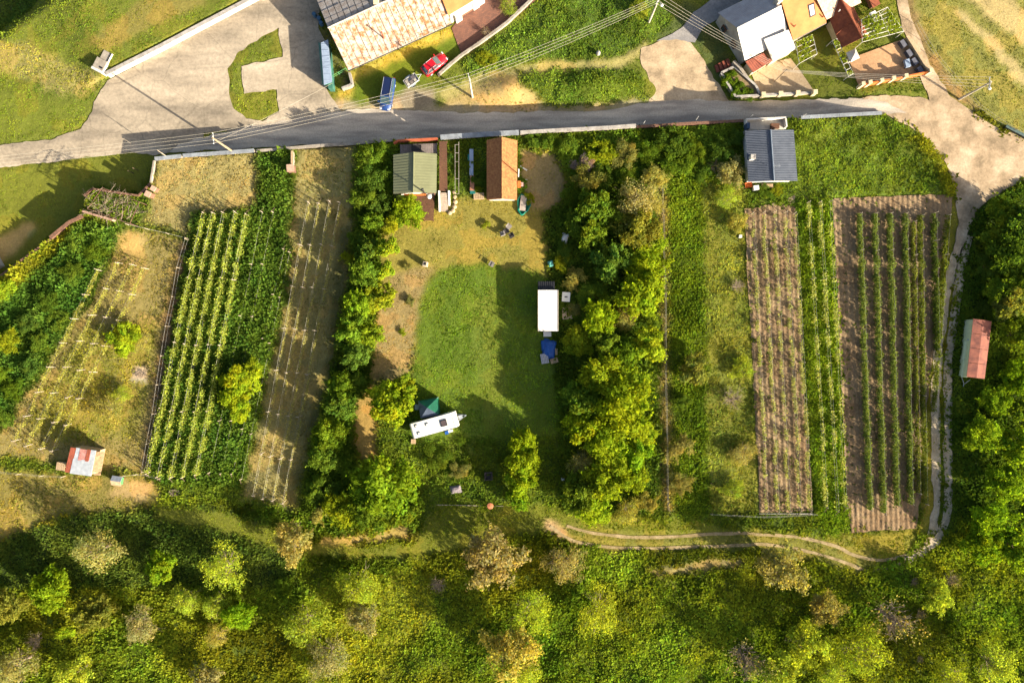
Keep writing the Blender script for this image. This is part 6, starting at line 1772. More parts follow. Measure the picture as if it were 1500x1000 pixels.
    # the side sheet has depth
tin_shed()
pallet_crate(89, 683, 1.3, 1.1, .7, R(-8), 'pale board stack left of the rusty tin shed', 'board_stack')
pallet_crate(142, 694, .9, .35, .35, R(-4), 'short pale board pile right of the rusty tin shed', 'board_stack')
def hut():
    p = P(171.5, 704, .9)
    t = thing('gabled_hutch', 'little hutch on legs with green end wall beside the tin shed', 'hutch', (p.x, p.y, 0), R(-8))
    MB().box(-.6, .6, -.5, .5, .35, .95).build('body', M_GREENPAINT, t)
    MB().slab([(-.75, -.68, .95), (.7, -.68, .95), (.7, 0, 1.3), (-.75, 0, 1.3)], .05).build('roof_slope', M_PALEWOOD, t)  # sunlit slope: the light is put into its tan colour
    MB().slab([(.7, .68, .95), (-.75, .68, .95), (-.75, 0, 1.3), (.7, 0, 1.3)], .05).build('roof_slope', M_ZINC, t)  # same roof, bluish zinc tone stands in for this slope's shade
    MB().add([(.58, -.6, .93), (.58, .6, .93), (.58, 0, 1.25), (.62, -.6, .93), (.62, .6, .93), (.62, 0, 1.25)], [(0, 2, 1), (3, 4, 5), (0, 3, 5, 2), (2, 5, 4, 1), (1, 4, 3, 0)]).build('gable', M_GREENPAINT, t)
    for sx in (-.5, .5):
        for sy in (-.4, .4): MB().box(sx - .05, sx + .05, sy - .05, sy + .05, -.05, .35).build('leg', M_WOOD, t)
hut()

# ---------------- trailer shed with rusty roof at the right edge
def rust_shed():
    z = 2.1
    A, B, C, D = P(1416, 552, z), P(1442.3, 555, z), P(1452.8, 470.4, z), P(1425.8, 466.5, z)
    t = thing('rusty_roof_shed', 'pale green shed with rust-red roof under the trees at the right', 'shed', P(1434, 511, 0))
    up = Vector((0, 0, .12))
    M1 = (A + B) / 2 + up * 1.5; M2 = (C + D) / 2 + up * 1.5
    rustroof = mat('rust_red_roof', rgb(176, 106, 84), rgb(124, 74, 64), .9, .75, .15)
    for q_ in ([A, M1, M2, D], [M1, B, C, M2]):
        a, b, c, d = q_
        for k in range(4):
            u0, u1 = k / 4 + .003, (k + 1) / 4 - .003
            bw(MB().slab([a.lerp(d, u0), b.lerp(c, u0), b.lerp(c, u1), a.lerp(d, u1)], .06), 'roof_panel', rustroof, t)
    walls([A, B, C, D], -.2, .12, .1, M_PALEGREEN, t)
    # lean-to strip on the left
    s0, s1, s2, s3 = P(1407.5, 552, .9), P(1416.5, 552.5, 1.5), P(1426, 467, 1.5), P(1418.5, 466, .9)
    for k, (u0, u1, sh_) in enumerate(((0, .3, 0), (.3, .62, .12), (.62, .98, -.05))):
        d = Vector((-sh_, 0, 0))
        bw(MB().slab([s0.lerp(s3, u0) + d, s1.lerp(s2, u0), s1.lerp(s2, u1 - .01), s0.lerp(s3, u1 - .01) + d], .05), 'side_roof', M_PALEGREEN, t)
    w = P(1419.5, 502, 1.35); bw(MB().box(w.x - .15, w.x + .15, w.y - .55, w.y + .55, 1.2, 1.5), 'window', M_BLUEWHITE, t)
    for a, b in (((1409, 553), (1412, 562)), ((1421, 556), (1413, 562)), ((1412, 562), (1411, 566))):
        bw(MB().tube(P(*a, .5), P(*b, .45), .04, .04, 5), 'drawbar', M_ZINC, t)
    for s in ((1410, 490), (1409, 535)):
        p = P(*s, .4); 
        bw(MB().tube((p.x + .5, p.y, .3), (p.x + .8, p.y, .3), .3, .3, 14), 'wheel', M_DARK, t)
rust_shed()
# ================================================================== vehicles
def car_paint(name, c):
    m, t, b = nodes(name)
    b.inputs['Base Color'].default_value = (*c, 1); b.inputs['Roughness'].default_value = .35; b.inputs['Coat Weight'].default_value = .6; b.inputs['Coat Roughness'].default_value = .1
    b.inputs['Metallic'].default_value = .15
    return m

def car(label, px, py, ang, L, Wd, Hh, paint, kind, roof_m=None):
    p = P(px, py, ZL + .8)
    t = thing('parked_car', label, 'car', (p.x, p.y, ZL + .02), ang)
    hl = L / 2; hw = Wd / 2
    # longitudinal profile of the lower body (x, z) with plan taper
    st = [(-hl, .42, .75, .80), (-hl + .12, .3, .9, .93), (-hl * .55, .26, .96, 1.0), (hl * .1, .26, .95, 1.0), (hl * .55, .27, .86, .98), (hl - .22, .3, .72, .88), (hl, .42, .6, .70)]
    vs = []
    for x, zb, zt, wf in st:
        w = hw * wf
        vs += [(x, -w, zb), (x, -w * 1.0, zb + (zt - zb) * .6), (x, -w * .88, zt), (x, w * .88, zt), (x, w * 1.0, zb + (zt - zb) * .6), (x, w, zb)]
    fs = []
    for i in range(len(st) - 1):
        for k in range(6):
            a = i * 6 + k; b_ = i * 6 + (k + 1) % 6
            fs.append((a, b_, b_ + 6, a + 6))
    fs += [(5, 4, 3, 2, 1, 0), tuple(len(vs) - 6 + k for k in range(6))]
    fs = [tuple(reversed(f)) for f in fs]
    def smooth_body(o):
        bm = bmesh.new(); bm.from_mesh(o.data)
        bmesh.ops.recalc_face_normals(bm, faces=bm.faces[:])
        bmesh.ops.bevel(bm, geom=bm.edges[:], offset=.05, segments=2, affect='EDGES')
        for f in bm.faces: f.smooth = True
        bm.to_mesh(o.data); bm.free()
    body = MB().add(vs, fs).build('body', paint, t); smooth_body(body)
    # cabin
    if kind == 'hatch': b0, b1, f1, f0 = -hl + .12, -hl + .55, hl * .02, hl * .46
    else: b0, b1, f1, f0 = -hl + .08, -hl + .35, hl * .3, hl * .68
    wl = hw * .88; wr = hw * .72
    zb = .9; zr = Hh
    cab = [(b0, -wl, zb), (f0, -wl, zb - .06), (f0, wl, zb - .06), (b0, wl, zb), (b1, -wr, zr - .04), (f1, -wr, zr), (f1, wr, zr), (b1, wr, zr - .04)]
    MB().add(cab, [(3, 2, 1, 0), (0, 1, 5, 4), (1, 2, 6, 5), (2, 3, 7, 6), (3, 0, 4, 7), (4, 5, 6, 7)]).build('cabin_frame', paint, t)
    gl = mat('car_glass', rgb(70, 92, 98), rgb(54, 74, 80), 1, .08, spec=.7)
    def pane(a, b, c, d, nm, m=gl, off=.012, shrink=.1):
        q_ = [Vector(v) for v in (a, b, c, d)]
        cc = sum(q_, Vector()) / 4
        q_ = [v.lerp(cc, shrink) for v in q_]
        n = (q_[1] - q_[0]).cross(q_[3] - q_[0]).normalized()
        return MB().slab([v + n * off for v in q_], .008).build(nm, m, t)
    c = [Vector(v) for v in cab]
    pane(c[1], c[2], c[6], c[5], 'windscreen')
    pane(c[3], c[0], c[4], c[7], 'rear_window')
    for a, b, d, e in ((0, 1, 5, 4), (2, 3, 7, 6)):
        mid1 = c[a].lerp(c[b], .5); mid2 = c[e].lerp(c[d], .5)
        pane(c[a], mid1, mid2, c[e], 'side_window'); pane(mid1, c[b], c[d], mid2, 'side_window')
    pane(c[4], c[5], c[6], c[7], 'roof_panel', roof_m or paint, .03, .03)
    for s in (-1, 1):
        MB().tube((b1 + .1, s * wr * .93, zr + .06), (f1 - .05, s * wr * .93, zr + .06), .022, .022, 6).build('roof_rail', M_ZINC, t)
        MB().box(f0 - .28, f0 - .12, s * hw * 1.0 - .02, s * hw * 1.0 + (.16 if s > 0 else -.16) + .02 * s, .92, 1.04).build('mirror', paint, t)
        h = MB().box(hl - .2, hl - .03, s * hw * .62 - .16, s * hw * .62 + .16, .58, .72).build('headlight', mat('lamp_glass', rgb(226, 228, 230), rgb(200, 204, 208), 1, .1), t)
        MB().box(-hl + .0, -hl + .1, s * hw * .74 - .1, s * hw * .74 + .1, .7, .95).build('tail_light', mat('red_lamp', rgb(160, 24, 20), rgb(130, 16, 14), 1, .2), t)
        for x in (-hl * .6, hl * .62):
            w_ = MB().tube((x, s * (hw - .2), .31), (x, s * (hw - .005), .31), .31, .31, 16).build('wheel', M_DARK, t)
            MB().tube((x, s * (hw - .005), .31), (x, s * (hw + .006), .31), .2, .2, 12).build('rim', M_ZINC, w_)
    MB().box(hl - .03, hl + .04, -hw * .55, hw * .55, .35, .5).build('bumper', paint, t)
    MB().box(-hl - .04, -hl + .04, -hw * .65, hw * .65, .42, .6).build('bumper', paint, t)
    return t
car('red hatchback parked on the grass below the barn', 636, 93.5, R(39), 4.05, 1.72, 1.48, car_paint('red_car_paint', rgb(196, 22, 36)), 'hatch')
car('dark blue people carrier parked beside the road', 567, 137, R(-99.5), 4.75, 1.85, 1.7, car_paint('blue_car_paint', rgb(34, 62, 118)), 'van', car_paint('dark_blue_roof', rgb(22, 34, 70)))
def trailer():
    p = P(602.5, 118.5, ZL + .5)
    t = thing('car_trailer', 'small loaded trailer hitched behind the red hatchback', 'trailer', (p.x, p.y, ZL + .02), R(35))
    MB().box(-1.0, 1.0, -.6, .6, .35, .42).build('bed', M_ZINC, t)
    for s in (-1, 1):
        MB().box(-1.0, 1.0, s * .6 - .02, s * .6 + .02, .42, .75).build('side_board', mat('alu_side', rgb(196, 196, 192), rgb(170, 170, 168), 2, .4), t)
        w_ = MB().tube((-.1, s * .64, .28), (-.1, s * .8, .28), .28, .28, 14).build('wheel', M_DARK, t)
        MB().box(-.5, .3, s * .72 - .12, s * .72 + .12, .58, .62).build('mudguard', M_ZINC, t)
        MB().box(s * 1.0 - .02, s * 1.0 + .02, -.58, .58, .42, .75).build('end_board', mat('alu_side', rgb(196, 196, 192)), t)
    MB().tube((1.0, .35, .38), (1.75, 0, .4), .04, .04, 6).tube((1.0, -.35, .38), (1.75, 0, .4), .04, .04, 6).build('drawbar', M_ZINC, t)
    for k, (x, y, w, d, h, c) in enumerate(((-.6, .2, .5, .45, .35, (170, 160, 150)), (-.1, -.25, .5, .4, .45, (120, 112, 108)), (.45, .2, .6, .5, .4, (104, 98, 104)), (.5, -.3, .4, .4, .3, (190, 182, 170)), (-.65, -.3, .4, .4, .3, (206, 200, 190)))):
        o = MB().box(-w / 2, w / 2, -d / 2, d / 2, 0, h).build('cargo_box', mat('cargo_%d' % k, rgb(*c), None, 4, .9, .2))
        pw = Matrix.Translation(t.location) @ Matrix.Rotation(R(35), 4, 'Z') @ Vector((x, y, .425))
        o.location = pw; o.rotation_euler = (0, 0, R(35) + random.uniform(-.2, .2))
        tag(o, ['pale bundle at the rear left of the trailer', 'dark box in the middle of the trailer', 'grey box at the front left of the trailer', 'small pale box at the front right of the trailer', 'small white box at the rear right of the trailer'][k], 'cargo', 'load on the trailer')
trailer()

# ================================================================== poles and wires
POLES = []
def pole(label, base, h, wood, arm_dir, lamp=None, z0=None):
    b = P(base[0], base[1], z0)
    t = thing('power_pole', label, 'pole', (b.x, b.y, z0))
    m = mat('pole_wood', rgb(176, 158, 130), rgb(134, 116, 94), 3, .9, .3, stretch=(3, 3, .5)) if wood else mat('pole_concrete', rgb(204, 196, 180), rgb(176, 166, 150), 2, .9, .15)
    MB().tube((0, 0, -.4), (0, 0, h), .17, .11, 10).build('shaft', m, t)
    d = Vector((math.cos(arm_dir), math.sin(arm_dir), 0))
    MB().tube(-d * .75 + Vector((0, 0, h - .35)), d * .75 + Vector((0, 0, h - .35)), .05, .05, 6).build('crossarm', M_ZINC, t)
    tips = []
    for s in (-.7, -.25, .25, .7):
        q_ = d * s + Vector((0, 0, h - .3))
        MB().lathe(tuple(q_), [(.04, 0), (.05, .06), (.03, .1), (.045, .15), (.02, .2)], 8).build('insulator', M_WHITE, t)
        tips.append(b + q_ + Vector((0, 0, .17)))
    if lamp:
        l = Vector(lamp)
        MB().path([(0, 0, h - 1.0), (l.x * .5, l.y * .5, h - .7), (l.x, l.y, h - .75)], .035, 6).build('lamp_arm', M_ZINC, t)
        hd = MB().lathe((l.x, l.y, h - .95), [(.06, 0), (.22, .04), (.24, .1), (.1, .24), (.03, .26)], 12).build('lamp_head', M_WHITE, t)
    POLES.append(tips)
    return b
ap = R(80)
pole('pale wooden power pole by the wall at the left', (340.5, 222), 6.6, True, R(95), None, 0.0)
pole('concrete power pole on the grass by the dirt mound', (692, 143), 7.4, False, R(105), None, ZL)
pole('concrete power pole with street lamp at the top of the weed bank', (950, 34), 7.2, False, R(60), (.55, -.5), ZL)
pole('concrete street lamp pole beside the bend of the lane', (1405, 145.6), 6.6, False, R(92), (.35, -.55), 0.0)
# a wooden stay leans against the left pole
def wire_set(label, a, b, sag, n=10, name='power_line', r=.016):
    t = thing(name, label, 'wires', ((a[0] + b[0]) / 2) * 1.0, 0, 'overhead power lines')
    t.location.z = 0
    for p, q_ in zip(a, b):
        pts = []
        for i in range(n + 1):
            u = i / n; v = p.lerp(q_, u); v.z -= sag * 4 * u * (1 - u); pts.append(v)
        bw(MB().path(pts, r, 4), 'wire', mat('bright_wire', rgb(226, 216, 196), rgb(206, 196, 176), 1, .4, metal=.2), t)
far_l = [P(-260, 262, 4.5) + Vector((0, s, 0)) for s in (-.7, -.25, .25, .7)]
mast = [P(1150, 104, 2.4) + Vector((.5 * s / .7, .1 * s, .1)) for s in (-.7, -.25, .25, .7)]
wire_set('four wires running left from the wooden pole', POLES[0], far_l, .5)
wire_set('four wires between the wooden pole and the pole by the mound', POLES[0], POLES[1], .8)
wire_set('four wires rising from the mound pole over the weed bank', POLES[1], POLES[2], .7)
wire_set('four wires from the weed bank pole to the white house', POLES[2], mast, .5)
wire_set('four wires from the white house to the lane street lamp', mast, POLES[3], .4)
t = thing('pole_stay', 'leaning wooden stay beside the pale wooden pole', 'pole', P(362, 205, -1.2))
wire_set('single wire slanting across the junction from the wooden pole to the yard', [POLES[0][0]], [P(487, 122, 1.0)], .3, r=.014)
bpy.data.objects.remove(t)
p0 = P(243, 229, .5); t = thing('wall_stake', 'short wooden stake on the wall left of the wooden pole', 'post', p0); MB().tube((0, 0, -.5), (-.25, .35, 1.8), .05, .04, 6).build('stake', M_POST, t); MB().tube((-.13, .05, .7), (-.15, .3, .9), .02, .02, 5).build('brace', M_POST, t)

# ================================================================== flood wall at the top left
def flood_wall():
    t = wall_run([(161, 112), (240, 72), (300, 40), (374, 1), (420, -24)], 'white_wall', 'long white wall climbing to the top edge beside the junction', 'wall', M_WHITEWALL, 1.0, ZL - .3, .5, M_CAP, None, .02, ZL)
flood_wall()
def headwall():
    p = PN(155, 97)
    t = thing('concrete_headwall', 'stepped concrete box at the lower end of the white wall', 'headwall', p, R(-27))
    MB().box(-.85, .75, -1.0, .55, -.3, 1.25).build('box', M_CONC, t)
    MB().box(-.6, .5, .552, 1.9, -.3, 1.0).build('box', M_CONC, t)
    MB().box(-.85, .85, -1.35, -1.002, -.3, 1.35).build('white_face', M_WHITEWALL, t)
    MB().box(.1, .6, -.75, -.5, 1.25, 1.29).build('grate', M_DARK, t)
    MB().box(.752, .85, -1.0, 1.9, -.3, 1.15).build('white_edge', M_WHITEWALL, t)
headwall()
p = PN(202, 82); t = thing('drain_grate', 'dark grate behind the white wall', 'grate', p, R(27)); MB().box(-.8, .8, -.3, .3, -.1, .05).build('frame', M_CONC, t)
for k in range(8): MB().box(-.72 + k * .19, -.6 + k * .19, -.25, .25, .05, .09).build('bar', M_DARK, t)

# ================================================================== bare vine arbor
def arbor():
    q4 = [P(x, y, 2.2) for x, y in ((128, 306), (150, 275), (204, 296), (190, 328))]
    c = sum(q4, Vector()) / 4
    t = thing('bare_arbor', 'rusty pipe arbor tangled with bare vine stems', 'arbor', (c.x, c.y, 0))
    for p in q4: bw(MB().tube((p.x, p.y, -.3), p, .05, .05, 6), 'post', mat('rusty_pipe', rgb(120, 88, 72), rgb(88, 64, 54), 3, .9), t)
    for i in range(4): bw(MB().tube(q4[i], q4[(i + 1) % 4], .045, .045, 6), 'beam', mat('rusty_pipe', rgb(120, 88, 72), rgb(88, 64, 54), 3, .9), t)
    for u in (.25, .5, .75):
        bw(MB().tube(q4[0].lerp(q4[1], u), q4[3].lerp(q4[2], u), .03, .03, 5), 'beam', mat('rusty_pipe', rgb(120, 88, 72), rgb(88, 64, 54), 3, .9), t)
        bw(MB().tube(q4[1].lerp(q4[2], u), q4[0].lerp(q4[3], u), .03, .03, 5), 'beam', mat('rusty_pipe', rgb(120, 88, 72), rgb(88, 64, 54), 3, .9), t)
    rng = np.random.default_rng(44)
    mb = MB()
    for k in range(46):
        u, v = rng.random(2)
        st = q4[0].lerp(q4[3], u).lerp(q4[1].lerp(q4[2], u), v) + Vector((0, 0, .05))
        a = rng.uniform(0, 6.28)
        branch_tubes(mb, st, (math.cos(a), math.sin(a), .05), rng.uniform(1.0, 2.4), .035, 1, rng, .7)
    for v in mb.v: pass
    mb.v = [(x, y, min(max(z, 1.95), 2.7)) for x, y, z in mb.v]
    bw(mb, 'vine_stems', M_TWIG, t)
    mb = MB(); mb.path([(q4[3].x, q4[3].y, 0), tuple(q4[3].lerp(q4[0], .3) + Vector((0, 0, -.9))), tuple(q4[3].lerp(c, .5))], [.09, .06, .04], 6)
    bw(mb, 'vine_trunk', M_BARK, t)
arbor()
def brick_pier(px, py, w, h, label, rz=0):
    p = P(px, py, h); t = thing('brick_pier', label, 'pier', (p.x, p.y, 0), rz)
    MB().box(-w / 2, w / 2, -w / 2, w / 2, -.2, h - .08).build('shaft', M_BRICK, t); MB().box(-w / 2 - .06, w / 2 + .06, -w / 2 - .06, w / 2 + .06, h - .078, h).build('cap', mat('pinkish_cap', rgb(206, 172, 148), rgb(178, 142, 120), 3, .9), t)
brick_pier(216, 284, .7, 1.3, 'brick gate pier at the right end of the arbor', R(-25))
brick_pier(224, 276, .6, 1.1, 'second brick gate pier, up and right of the first', R(-30))
brick_pier(425, 246, .9, 1.6, 'lone brick pier between the lush plot and the stubble', R(5))
t = thing('wall_top_rail', 'pale plank resting on the stub wall beside the lone brick pier', 'plank', P(431, 238, 0), R(-90)); MB().box(-1.3, 1.3, -.12, .12, 0, .9).build('stub', M_CONC, t); MB().box(-1.4, 1.4, -.17, .17, .902, .98).build('plank', M_PALEWOOD, t)

# fences made of posts
def post_fence(pts, n, h, label, group, m=M_POST, rail=True, name='post_fence', base=0.0, r=.05):
    W = [P(x, y, base) for x, y in pts]
    L = [0]
    for a, b in zip(W[:-1], W[1:]): L.append(L[-1] + (b - a).length)
    t = thing(name, label, 'fence', W[0], 0, group)
    tops = []
    for k in range(n):
        s = L[-1] * k / (n - 1)
        i = max(j for j in range(len(W) - 1) if L[j] <= s + 1e-6)
        p = W[i].lerp(W[i + 1], (s - L[i]) / max(1e-6, L[i + 1] - L[i]))
        rr = random.Random(k)
        lean = Vector((rr.uniform(-.06, .06), rr.uniform(-.06, .06), h * rr.uniform(.9, 1.08)))
        bw(MB().tube(p - Vector((0, 0, .3)), p + lean, r, r * .85, 6), 'fence_post', m, t)
        tops.append(p + lean)
    if rail:
        for z in (.35, .9):
            mb = MB()
            for a, b in zip(tops[:-1], tops[1:]): mb.tube(a - Vector((0, 0, h * (1 - z))), b - Vector((0, 0, h * (1 - z))), .012, .012, 4)
            bw(mb, 'fence_wire', M_WIRE, t)
    return t
post_fence([(277, 352), (262, 410), (247, 490), (232, 590), (214, 690)], 9, 1.5, 'wire fence with pale posts between left plot and lush plot', None)
post_fence([(190, 330), (238, 341), (277, 350)], 4, 1.3, 'short pale rail fence along the top of the left plot', None)
post_fence([(0, 690), (60, 696), (96, 697)], 4, 1.2, 'wire fence left of the rusty tin shed', None)
post_fence([(184, 696), (212, 693), (236, 700)], 4, 1.1, 'wire fence right of the green hutch', None)
post_fence([(969, 270), (973, 430), (974, 560), (977, 745)], 16, 1.3, 'old wire fence overgrown by dry plants right of the thicket', None, M_BARK)
post_fence([(1030, 268), (1031, 400), (1034, 560), (1042, 750)], 12, .8, 'wire fence along the right side of the green strip', None, M_BARK, False)
post_fence([(1040, 752), (1110, 756), (1193, 752)], 7, .9, 'pale pipe fence across the foot of the young vine strip', None, M_CAP, True, 'pipe_fence')
post_fence([(942, 182), (985, 178), (1046, 174), (1176, 171)], 4, 1.4, 'row of thin white marker posts along the road wall', None, M_WHITE, False, 'marker_posts', 0.25, .04)
t = thing('pipe_rail', 'horizontal pale pipe lying along the foot of the young vines', 'pipe', P(1155, 752, 0)); bw(MB().tube(P(1112, 752, .45), P(1190, 752, .45), .05, .05, 6), 'pipe', M_CAP, t)
for x in (1114, 1150, 1188): bw(MB().tube(P(x, 752, -.1), P(x, 752, .45), .04, .04, 5), 'stand', M_CAP, t)
# leaning field fence at the top right
post_fence([(1338, 35), (1362, 78), (1392, 112), (1432, 160), (1470, 186), (1510, 205)], 9, 1.1, 'leaning wire fence between the lane and the strip field', None, M_BARK, True, 'post_fence', 0.0, .04)
t = wall_run([(1470, 186), (1508, 206)], 'roadside_trough', 'dark metal guard beside the lane at the right edge', 'guard', M_DARK, .5, -.1, .3, mat('teal_grey_sheet', rgb(96, 116, 112), rgb(74, 92, 90), 2, .5), None, .05)

# ================================================================== garden things on the lawn
def chair(px, py, rz, label, m):
    p = P(px, py, .45); t = thing('garden_chair', label, 'chair', (p.x, p.y, .02), rz, 'garden chairs on the lawn')
    MB().box(-.32, .32, -.32, .32, .38, .46).build('seat', m, t); MB().box(-.32, .32, .3, .36, .46, .95).build('backrest', m, t)
    for s in (-1, 1):
        MB().box(s * .32 - .04, s * .32 + .04, -.3, .3, .58, .63).build('armrest', m, t)
        for q_ in (-.27, .27): MB().box(s * .28 - .03, s * .28 + .03, q_ - .03, q_ + .03, 0, .38).build('leg', m, t)
M_DCH = mat('dark_wicker', rgb(78, 72, 70), rgb(56, 52, 52), 5, .9); M_LCH = mat('light_wicker', rgb(150, 142, 136), rgb(120, 114, 110), 5, .9)
chair(745.5, 332, R(50), 'grey wicker chair at the top of the seating group', M_LCH)
chair(736, 342, R(200), 'grey wicker chair at the left of the seating group', M_LCH)
chair(749, 345, R(-60), 'dark wicker chair at the right of the seating group', M_DCH)
chair(720, 387, R(-30), 'lone wicker chair where the lawn begins', M_LCH)
p = P(742, 338, .4); t = thing('coffee_table', 'small dark table between the wicker chairs', 'table', (p.x, p.y, .02), R(20)); MB().box(-.35, .35, -.35, .35, .38, .44).build('tabletop', M_DCH, t)
for sx in (-.28, .28):
    for sy in (-.28, .28): MB().box(sx - .03, sx + .03, sy - .03, sy + .03, 0, .38).build('leg', M_DCH, t)
p = P(622.5, 386.5, 1.0); t = thing('brick_barbecue', 'pale brick barbecue stack on the lawn', 'barbecue', (p.x, p.y, 0), R(-10))
MB().box(-.32, .32, -.35, .35, -.1, .8).build('base', mat('pale_block', rgb(200, 184, 160), rgb(170, 152, 130), 4, .9, .3), t); MB().box(-.28, .28, -.3, .3, .8, 1.25).build('hood', mat('pale_block'  , rgb(200, 184, 160)), t); MB().box(-.18, .18, -.2, .2, 1.25, 1.27).build('opening', M_DARK, t)
p = P(715.5, 697.5, .6); t = thing('fire_pit', 'dark square fire pit on the shaded grass', 'fire pit', (p.x, p.y, 0), R(3))
for s in (-1, 1):
    MB().box(s * .5 - .06, s * .5 + .06, -.56, .56, -.05, .6).build('side', M_DCH, t); MB().box(-.438, .438, s * .5 - .06, s * .5 + .06, -.05, .6).build('side', M_DCH, t)
MB().box(-.435, .435, -.435, .435, 0, .2).build('ash', mat('ash', rgb(90, 86, 84), rgb(60, 56, 54), 6, 1), t)
p = P(718, 741, 1.0); t = thing('bird_table', 'round orange-topped stand at the bottom of the lawn', 'stand', (p.x, p.y, 0))
MB().lathe((0, 0, .85), [(.44, 0), (.46, .04), (.42, .1), (.05, .16)], 18).build('top', mat('terracotta', rgb(206, 132, 92), rgb(178, 108, 74), 2, .8), t); MB().tube((0, 0, -.1), (0, 0, .86), .05, .05, 8).build('stand_post', M_WOOD, t)
t = thing('timber_pole', 'thin pale pole lying across the grass beside the round stand', 'pole', P(690, 741, .0)); bw(MB().tube(P(640, 739, .12), P(738, 741, .12), .045, .04, 6), 'pole', M_POST, t)
heap_cloth('stone_heap', 'small grey and pink heap of rubble below the caravan', 667, 717, 1.7, 1.2, .45, mat('rubble', rgb(150, 138, 140), rgb(104, 96, 104), 5, .95, .6), R(10), 'heap', 9)
heap_cloth('junk_sheet', 'crumpled white sheet among the shrubs above the site cabin', 827, 350, 1.1, 1.8, .5, M_WHITE, R(-15), 'sheet', 12)
heap_cloth('junk_sheet', 'small turquoise sheet caught in the shrubs above the site cabin', 807, 386, .8, .9, .5, mat('turquoise_sheet', rgb(120, 196, 180), rgb(96, 170, 158), 3, .6), R(20), 'sheet', 15)
heap_cloth('junk_sheet', 'tiny white scrap lying under the trees right of the lawn', 825, 702, .6, .5, .3, M_WHITE, 0, 'sheet', 16)
small_box(853, 273, .35, .35, .4, M_WHITE, 'tiny white box on the weeds above the thicket', 'white_box', 'box')
p = PN(876, 79); t = thing('marker_stone', 'pale round marker stone on the weed bank', 'stone', p); MB().lathe((0, 0, -.1), [(.3, 0), (.34, .3), (.26, .65), (.08, .75)], 10).build('stone', M_CAP, t)
small_box(1085, 346, .35, .35, .6, M_WHITE, 'tiny white box on the yellowish strip', 'white_box', 'box')
# bush clumps and saplings on the lawn
for k, (x, y, r_, kd, lab) in enumerate(((600, 441, 8, 'P', 'small pale sapling in the middle of the straw strip'), (590, 486, 6, 'B', 'lowest little sapling on the straw strip'), (597, 390, 7, 'P', 'little pale shrub left of the brick barbecue'), (712, 330, 7, 'B', 'little bush left of the wicker chairs'), (675, 645, 7, 'S', 'little dark sapling right of the caravan drawbar'), (763, 272, 9, 'S', 'small bush right of the tiled shed'), (776, 290, 9, 'B', 'small bush above the green pool'), (690, 240, 9, 'S', 'small bush left of the tiled shed'), (704, 262, 12, 'D', 'dark bush against the left side of the tiled shed'), (700, 278, 7, 'B', 'light bush above the pallet by the tiled shed'), (1120, 282, 12, 'S', 'green bush below the bench of the grey-roofed house'), (1138, 278, 10, 'B', 'light green bush on the patio of the grey-roofed house'), (658, 232, 7, 'D', 'dark bush between walkway and frame fence'), (661, 262, 8, 'S', 'green bush between stairs and frame fence'))):
    plant(x, y, r_, kd, lab, None, .7)
# things around the tiled shed
p = P(690.5, 238, .5); t = thing('tarped_bench', 'long bench covered with pale blue sheet left of the tiled shed', 'bench', (p.x, p.y, 0), R(0))
MB().box(-.28, .28, -1.9, 1.9, .48, .56).build('top', M_BLUEWHITE, t)
for y in (-1.7, 0, 1.7): MB().box(-.22, .22, y - .05, y + .05, 0, .48).build('leg', M_PALEWOOD, t)
p = P(691.5, 268, .5); t = thing('workbench', 'short wooden bench continuing the blue one', 'bench', (p.x, p.y, 0)); MB().box(-.3, .3, -1.1, 1.1, .48, .55).build('top', mat('tan_board', rgb(186, 132, 100), rgb(150, 104, 80), 2, .8), t)
for y in (-.9, .9): MB().box(-.25, .25, y - .05, y + .05, 0, .48).build('leg', M_PALEWOOD, t)
small_box(692.5, 281, .7, .5, .4, mat('teal_plastic', rgb(40, 120, 116), rgb(30, 100, 98), 2, .5), 'teal plastic tub at the end of the wooden bench', 'plastic_tub', 'tub')
small_box(687, 231, .3, .9, .5, mat('teal_plastic', rgb(40, 120, 116)), 'teal canister beside the pale blue bench', 'canister', 'canister')
pallet_crate(701.5, 287, 1.5, .9, .35, R(2), 'pale wooden pallet at the lower left corner of the tiled shed', 'pallet')
t = thing('timber_plank', 'white plank lying on the bare earth right of the tiled shed', 'plank', P(766, 246, 0), R(-32)); MB().box(-.7, .7, -.09, .09, .0, .1).build('plank', M_WHITE, t)
t = thing('timber_plank', 'thin white board sticking out from the tiled shed wall', 'plank', P(767, 264, 0), R(2)); MB().box(-.5, .5, -.06, .06, 0, .25).build('plank', M_WHITE, t)
small_box(760.5, 270, .4, .9, .7, M_ORANGE, 'orange bin against the tiled shed wall', 'bin', 'bin')
small_box(764.5, 270, .35, .5, .6, mat('rose_plastic', rgb(206, 168, 160), rgb(186, 146, 140), 3, .7), 'pale pink bin beside the orange one', 'bin', 'bin')
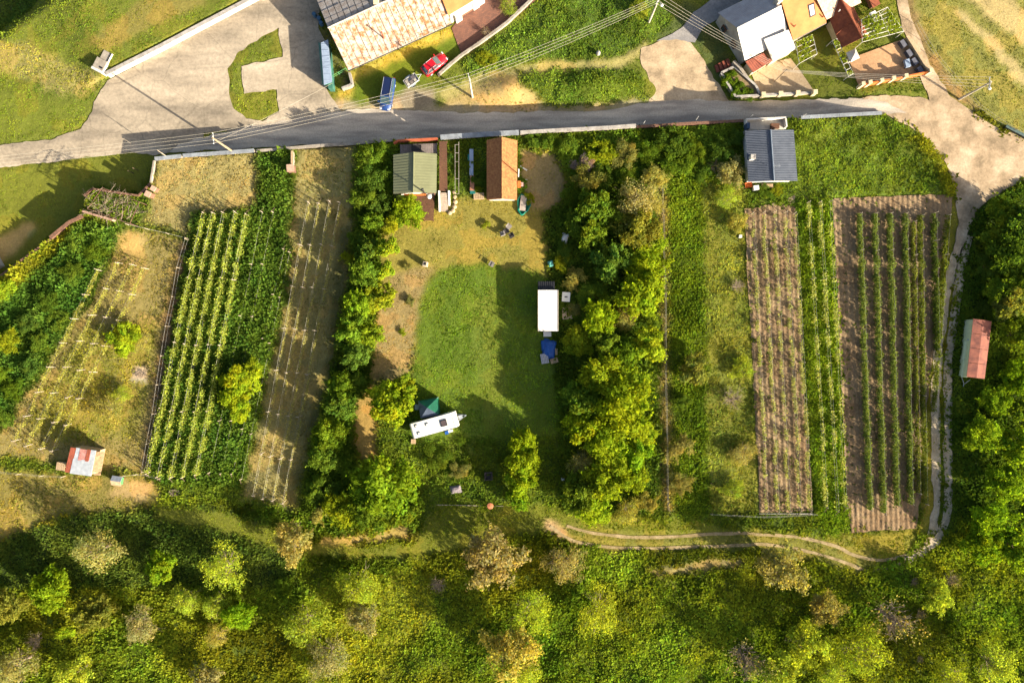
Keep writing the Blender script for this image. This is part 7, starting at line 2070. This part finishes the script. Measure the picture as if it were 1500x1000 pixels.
def pool():
    p = P(767, 299, .4); t = thing('pool_liner', 'green plastic pool liner with a pale board across it', 'pool', (p.x, p.y, 0), R(-6))
    me = MB()
    n = 18; prof = [(1.0, .0), (1.05, .25), (.95, .38), (.85, .3), (.8, .12)]
    vs = []; fs = []
    for r_, z in prof:
        for i in range(n):
            a = 2 * math.pi * i / n; w = 1 + .1 * math.sin(3 * a + 1) + .07 * math.sin(7 * a)
            vs.append((r_ * w * math.cos(a) * .95, r_ * w * math.sin(a) * 1.45, z))
    for k in range(len(prof) - 1):
        for i in range(n): fs.append((k * n + i, k * n + (i + 1) % n, (k + 1) * n + (i + 1) % n, (k + 1) * n + i))
    fs.append(tuple((len(prof) - 1) * n + i for i in range(n)))
    me.add(vs, fs).build('liner', mat('pool_green', rgb(30, 140, 110), rgb(22, 108, 90), 3, .4, .2), t, True)
    MB().box(-.5, .35, -.95, 1.2, .4, .46).build('board', mat('grey_board', rgb(190, 176, 162), rgb(160, 146, 134), 2, .8), t)
pool()
# left edge: corner of a pale shed beside the lawn
t = thing('lawn_shed', 'corner of a low pale blue-roofed shed at the left edge', 'shed', PN(-8, 385), R(30))
MB().box(-1.2, 1.1, -1.2, 1.2, -.2, 1.6).build('wall', M_PLASTER, t); MB().slab([(-1.4, -1.4, 1.6), (1.3, -1.4, 1.6), (1.3, 1.4, 1.9), (-1.4, 1.4, 1.9)], .08).build('roof', M_BLUEWHITE, t)
t = thing('laundry_post', 'thin pair of posts at the top of the left lawn', 'posts', PN(185, 246))
for x, y in ((196, 254), (203, 250)): bw(MB().tube(PN(x, y, -.1), PN(x, y, 1.6), .05, .05, 6), 'post', M_BARK, t)
# brushwood pile
def brush(px, py, label):
    p = P(px, py); t = thing('brush_pile', label, 'brushwood', (p.x, p.y, 0)); rng = np.random.default_rng(int(px)); mb = MB()
    for k in range(26):
        a = rng.uniform(0, 6.28); b = rng.uniform(0, 6.28); z = rng.uniform(.05, .35)
        mb.tube((.8 * math.cos(a), .5 * math.sin(a), z), (.8 * math.cos(b), .5 * math.sin(b), rng.uniform(.05, .35)), .02, .015, 4)
    mb.build('branches', M_TWIG, t)
brush(256, 721, 'small brushwood pile below the lush vine plot')
brush(207, 548, 'small ash and brush pile at the right of the left plot')
# small white things in the junction
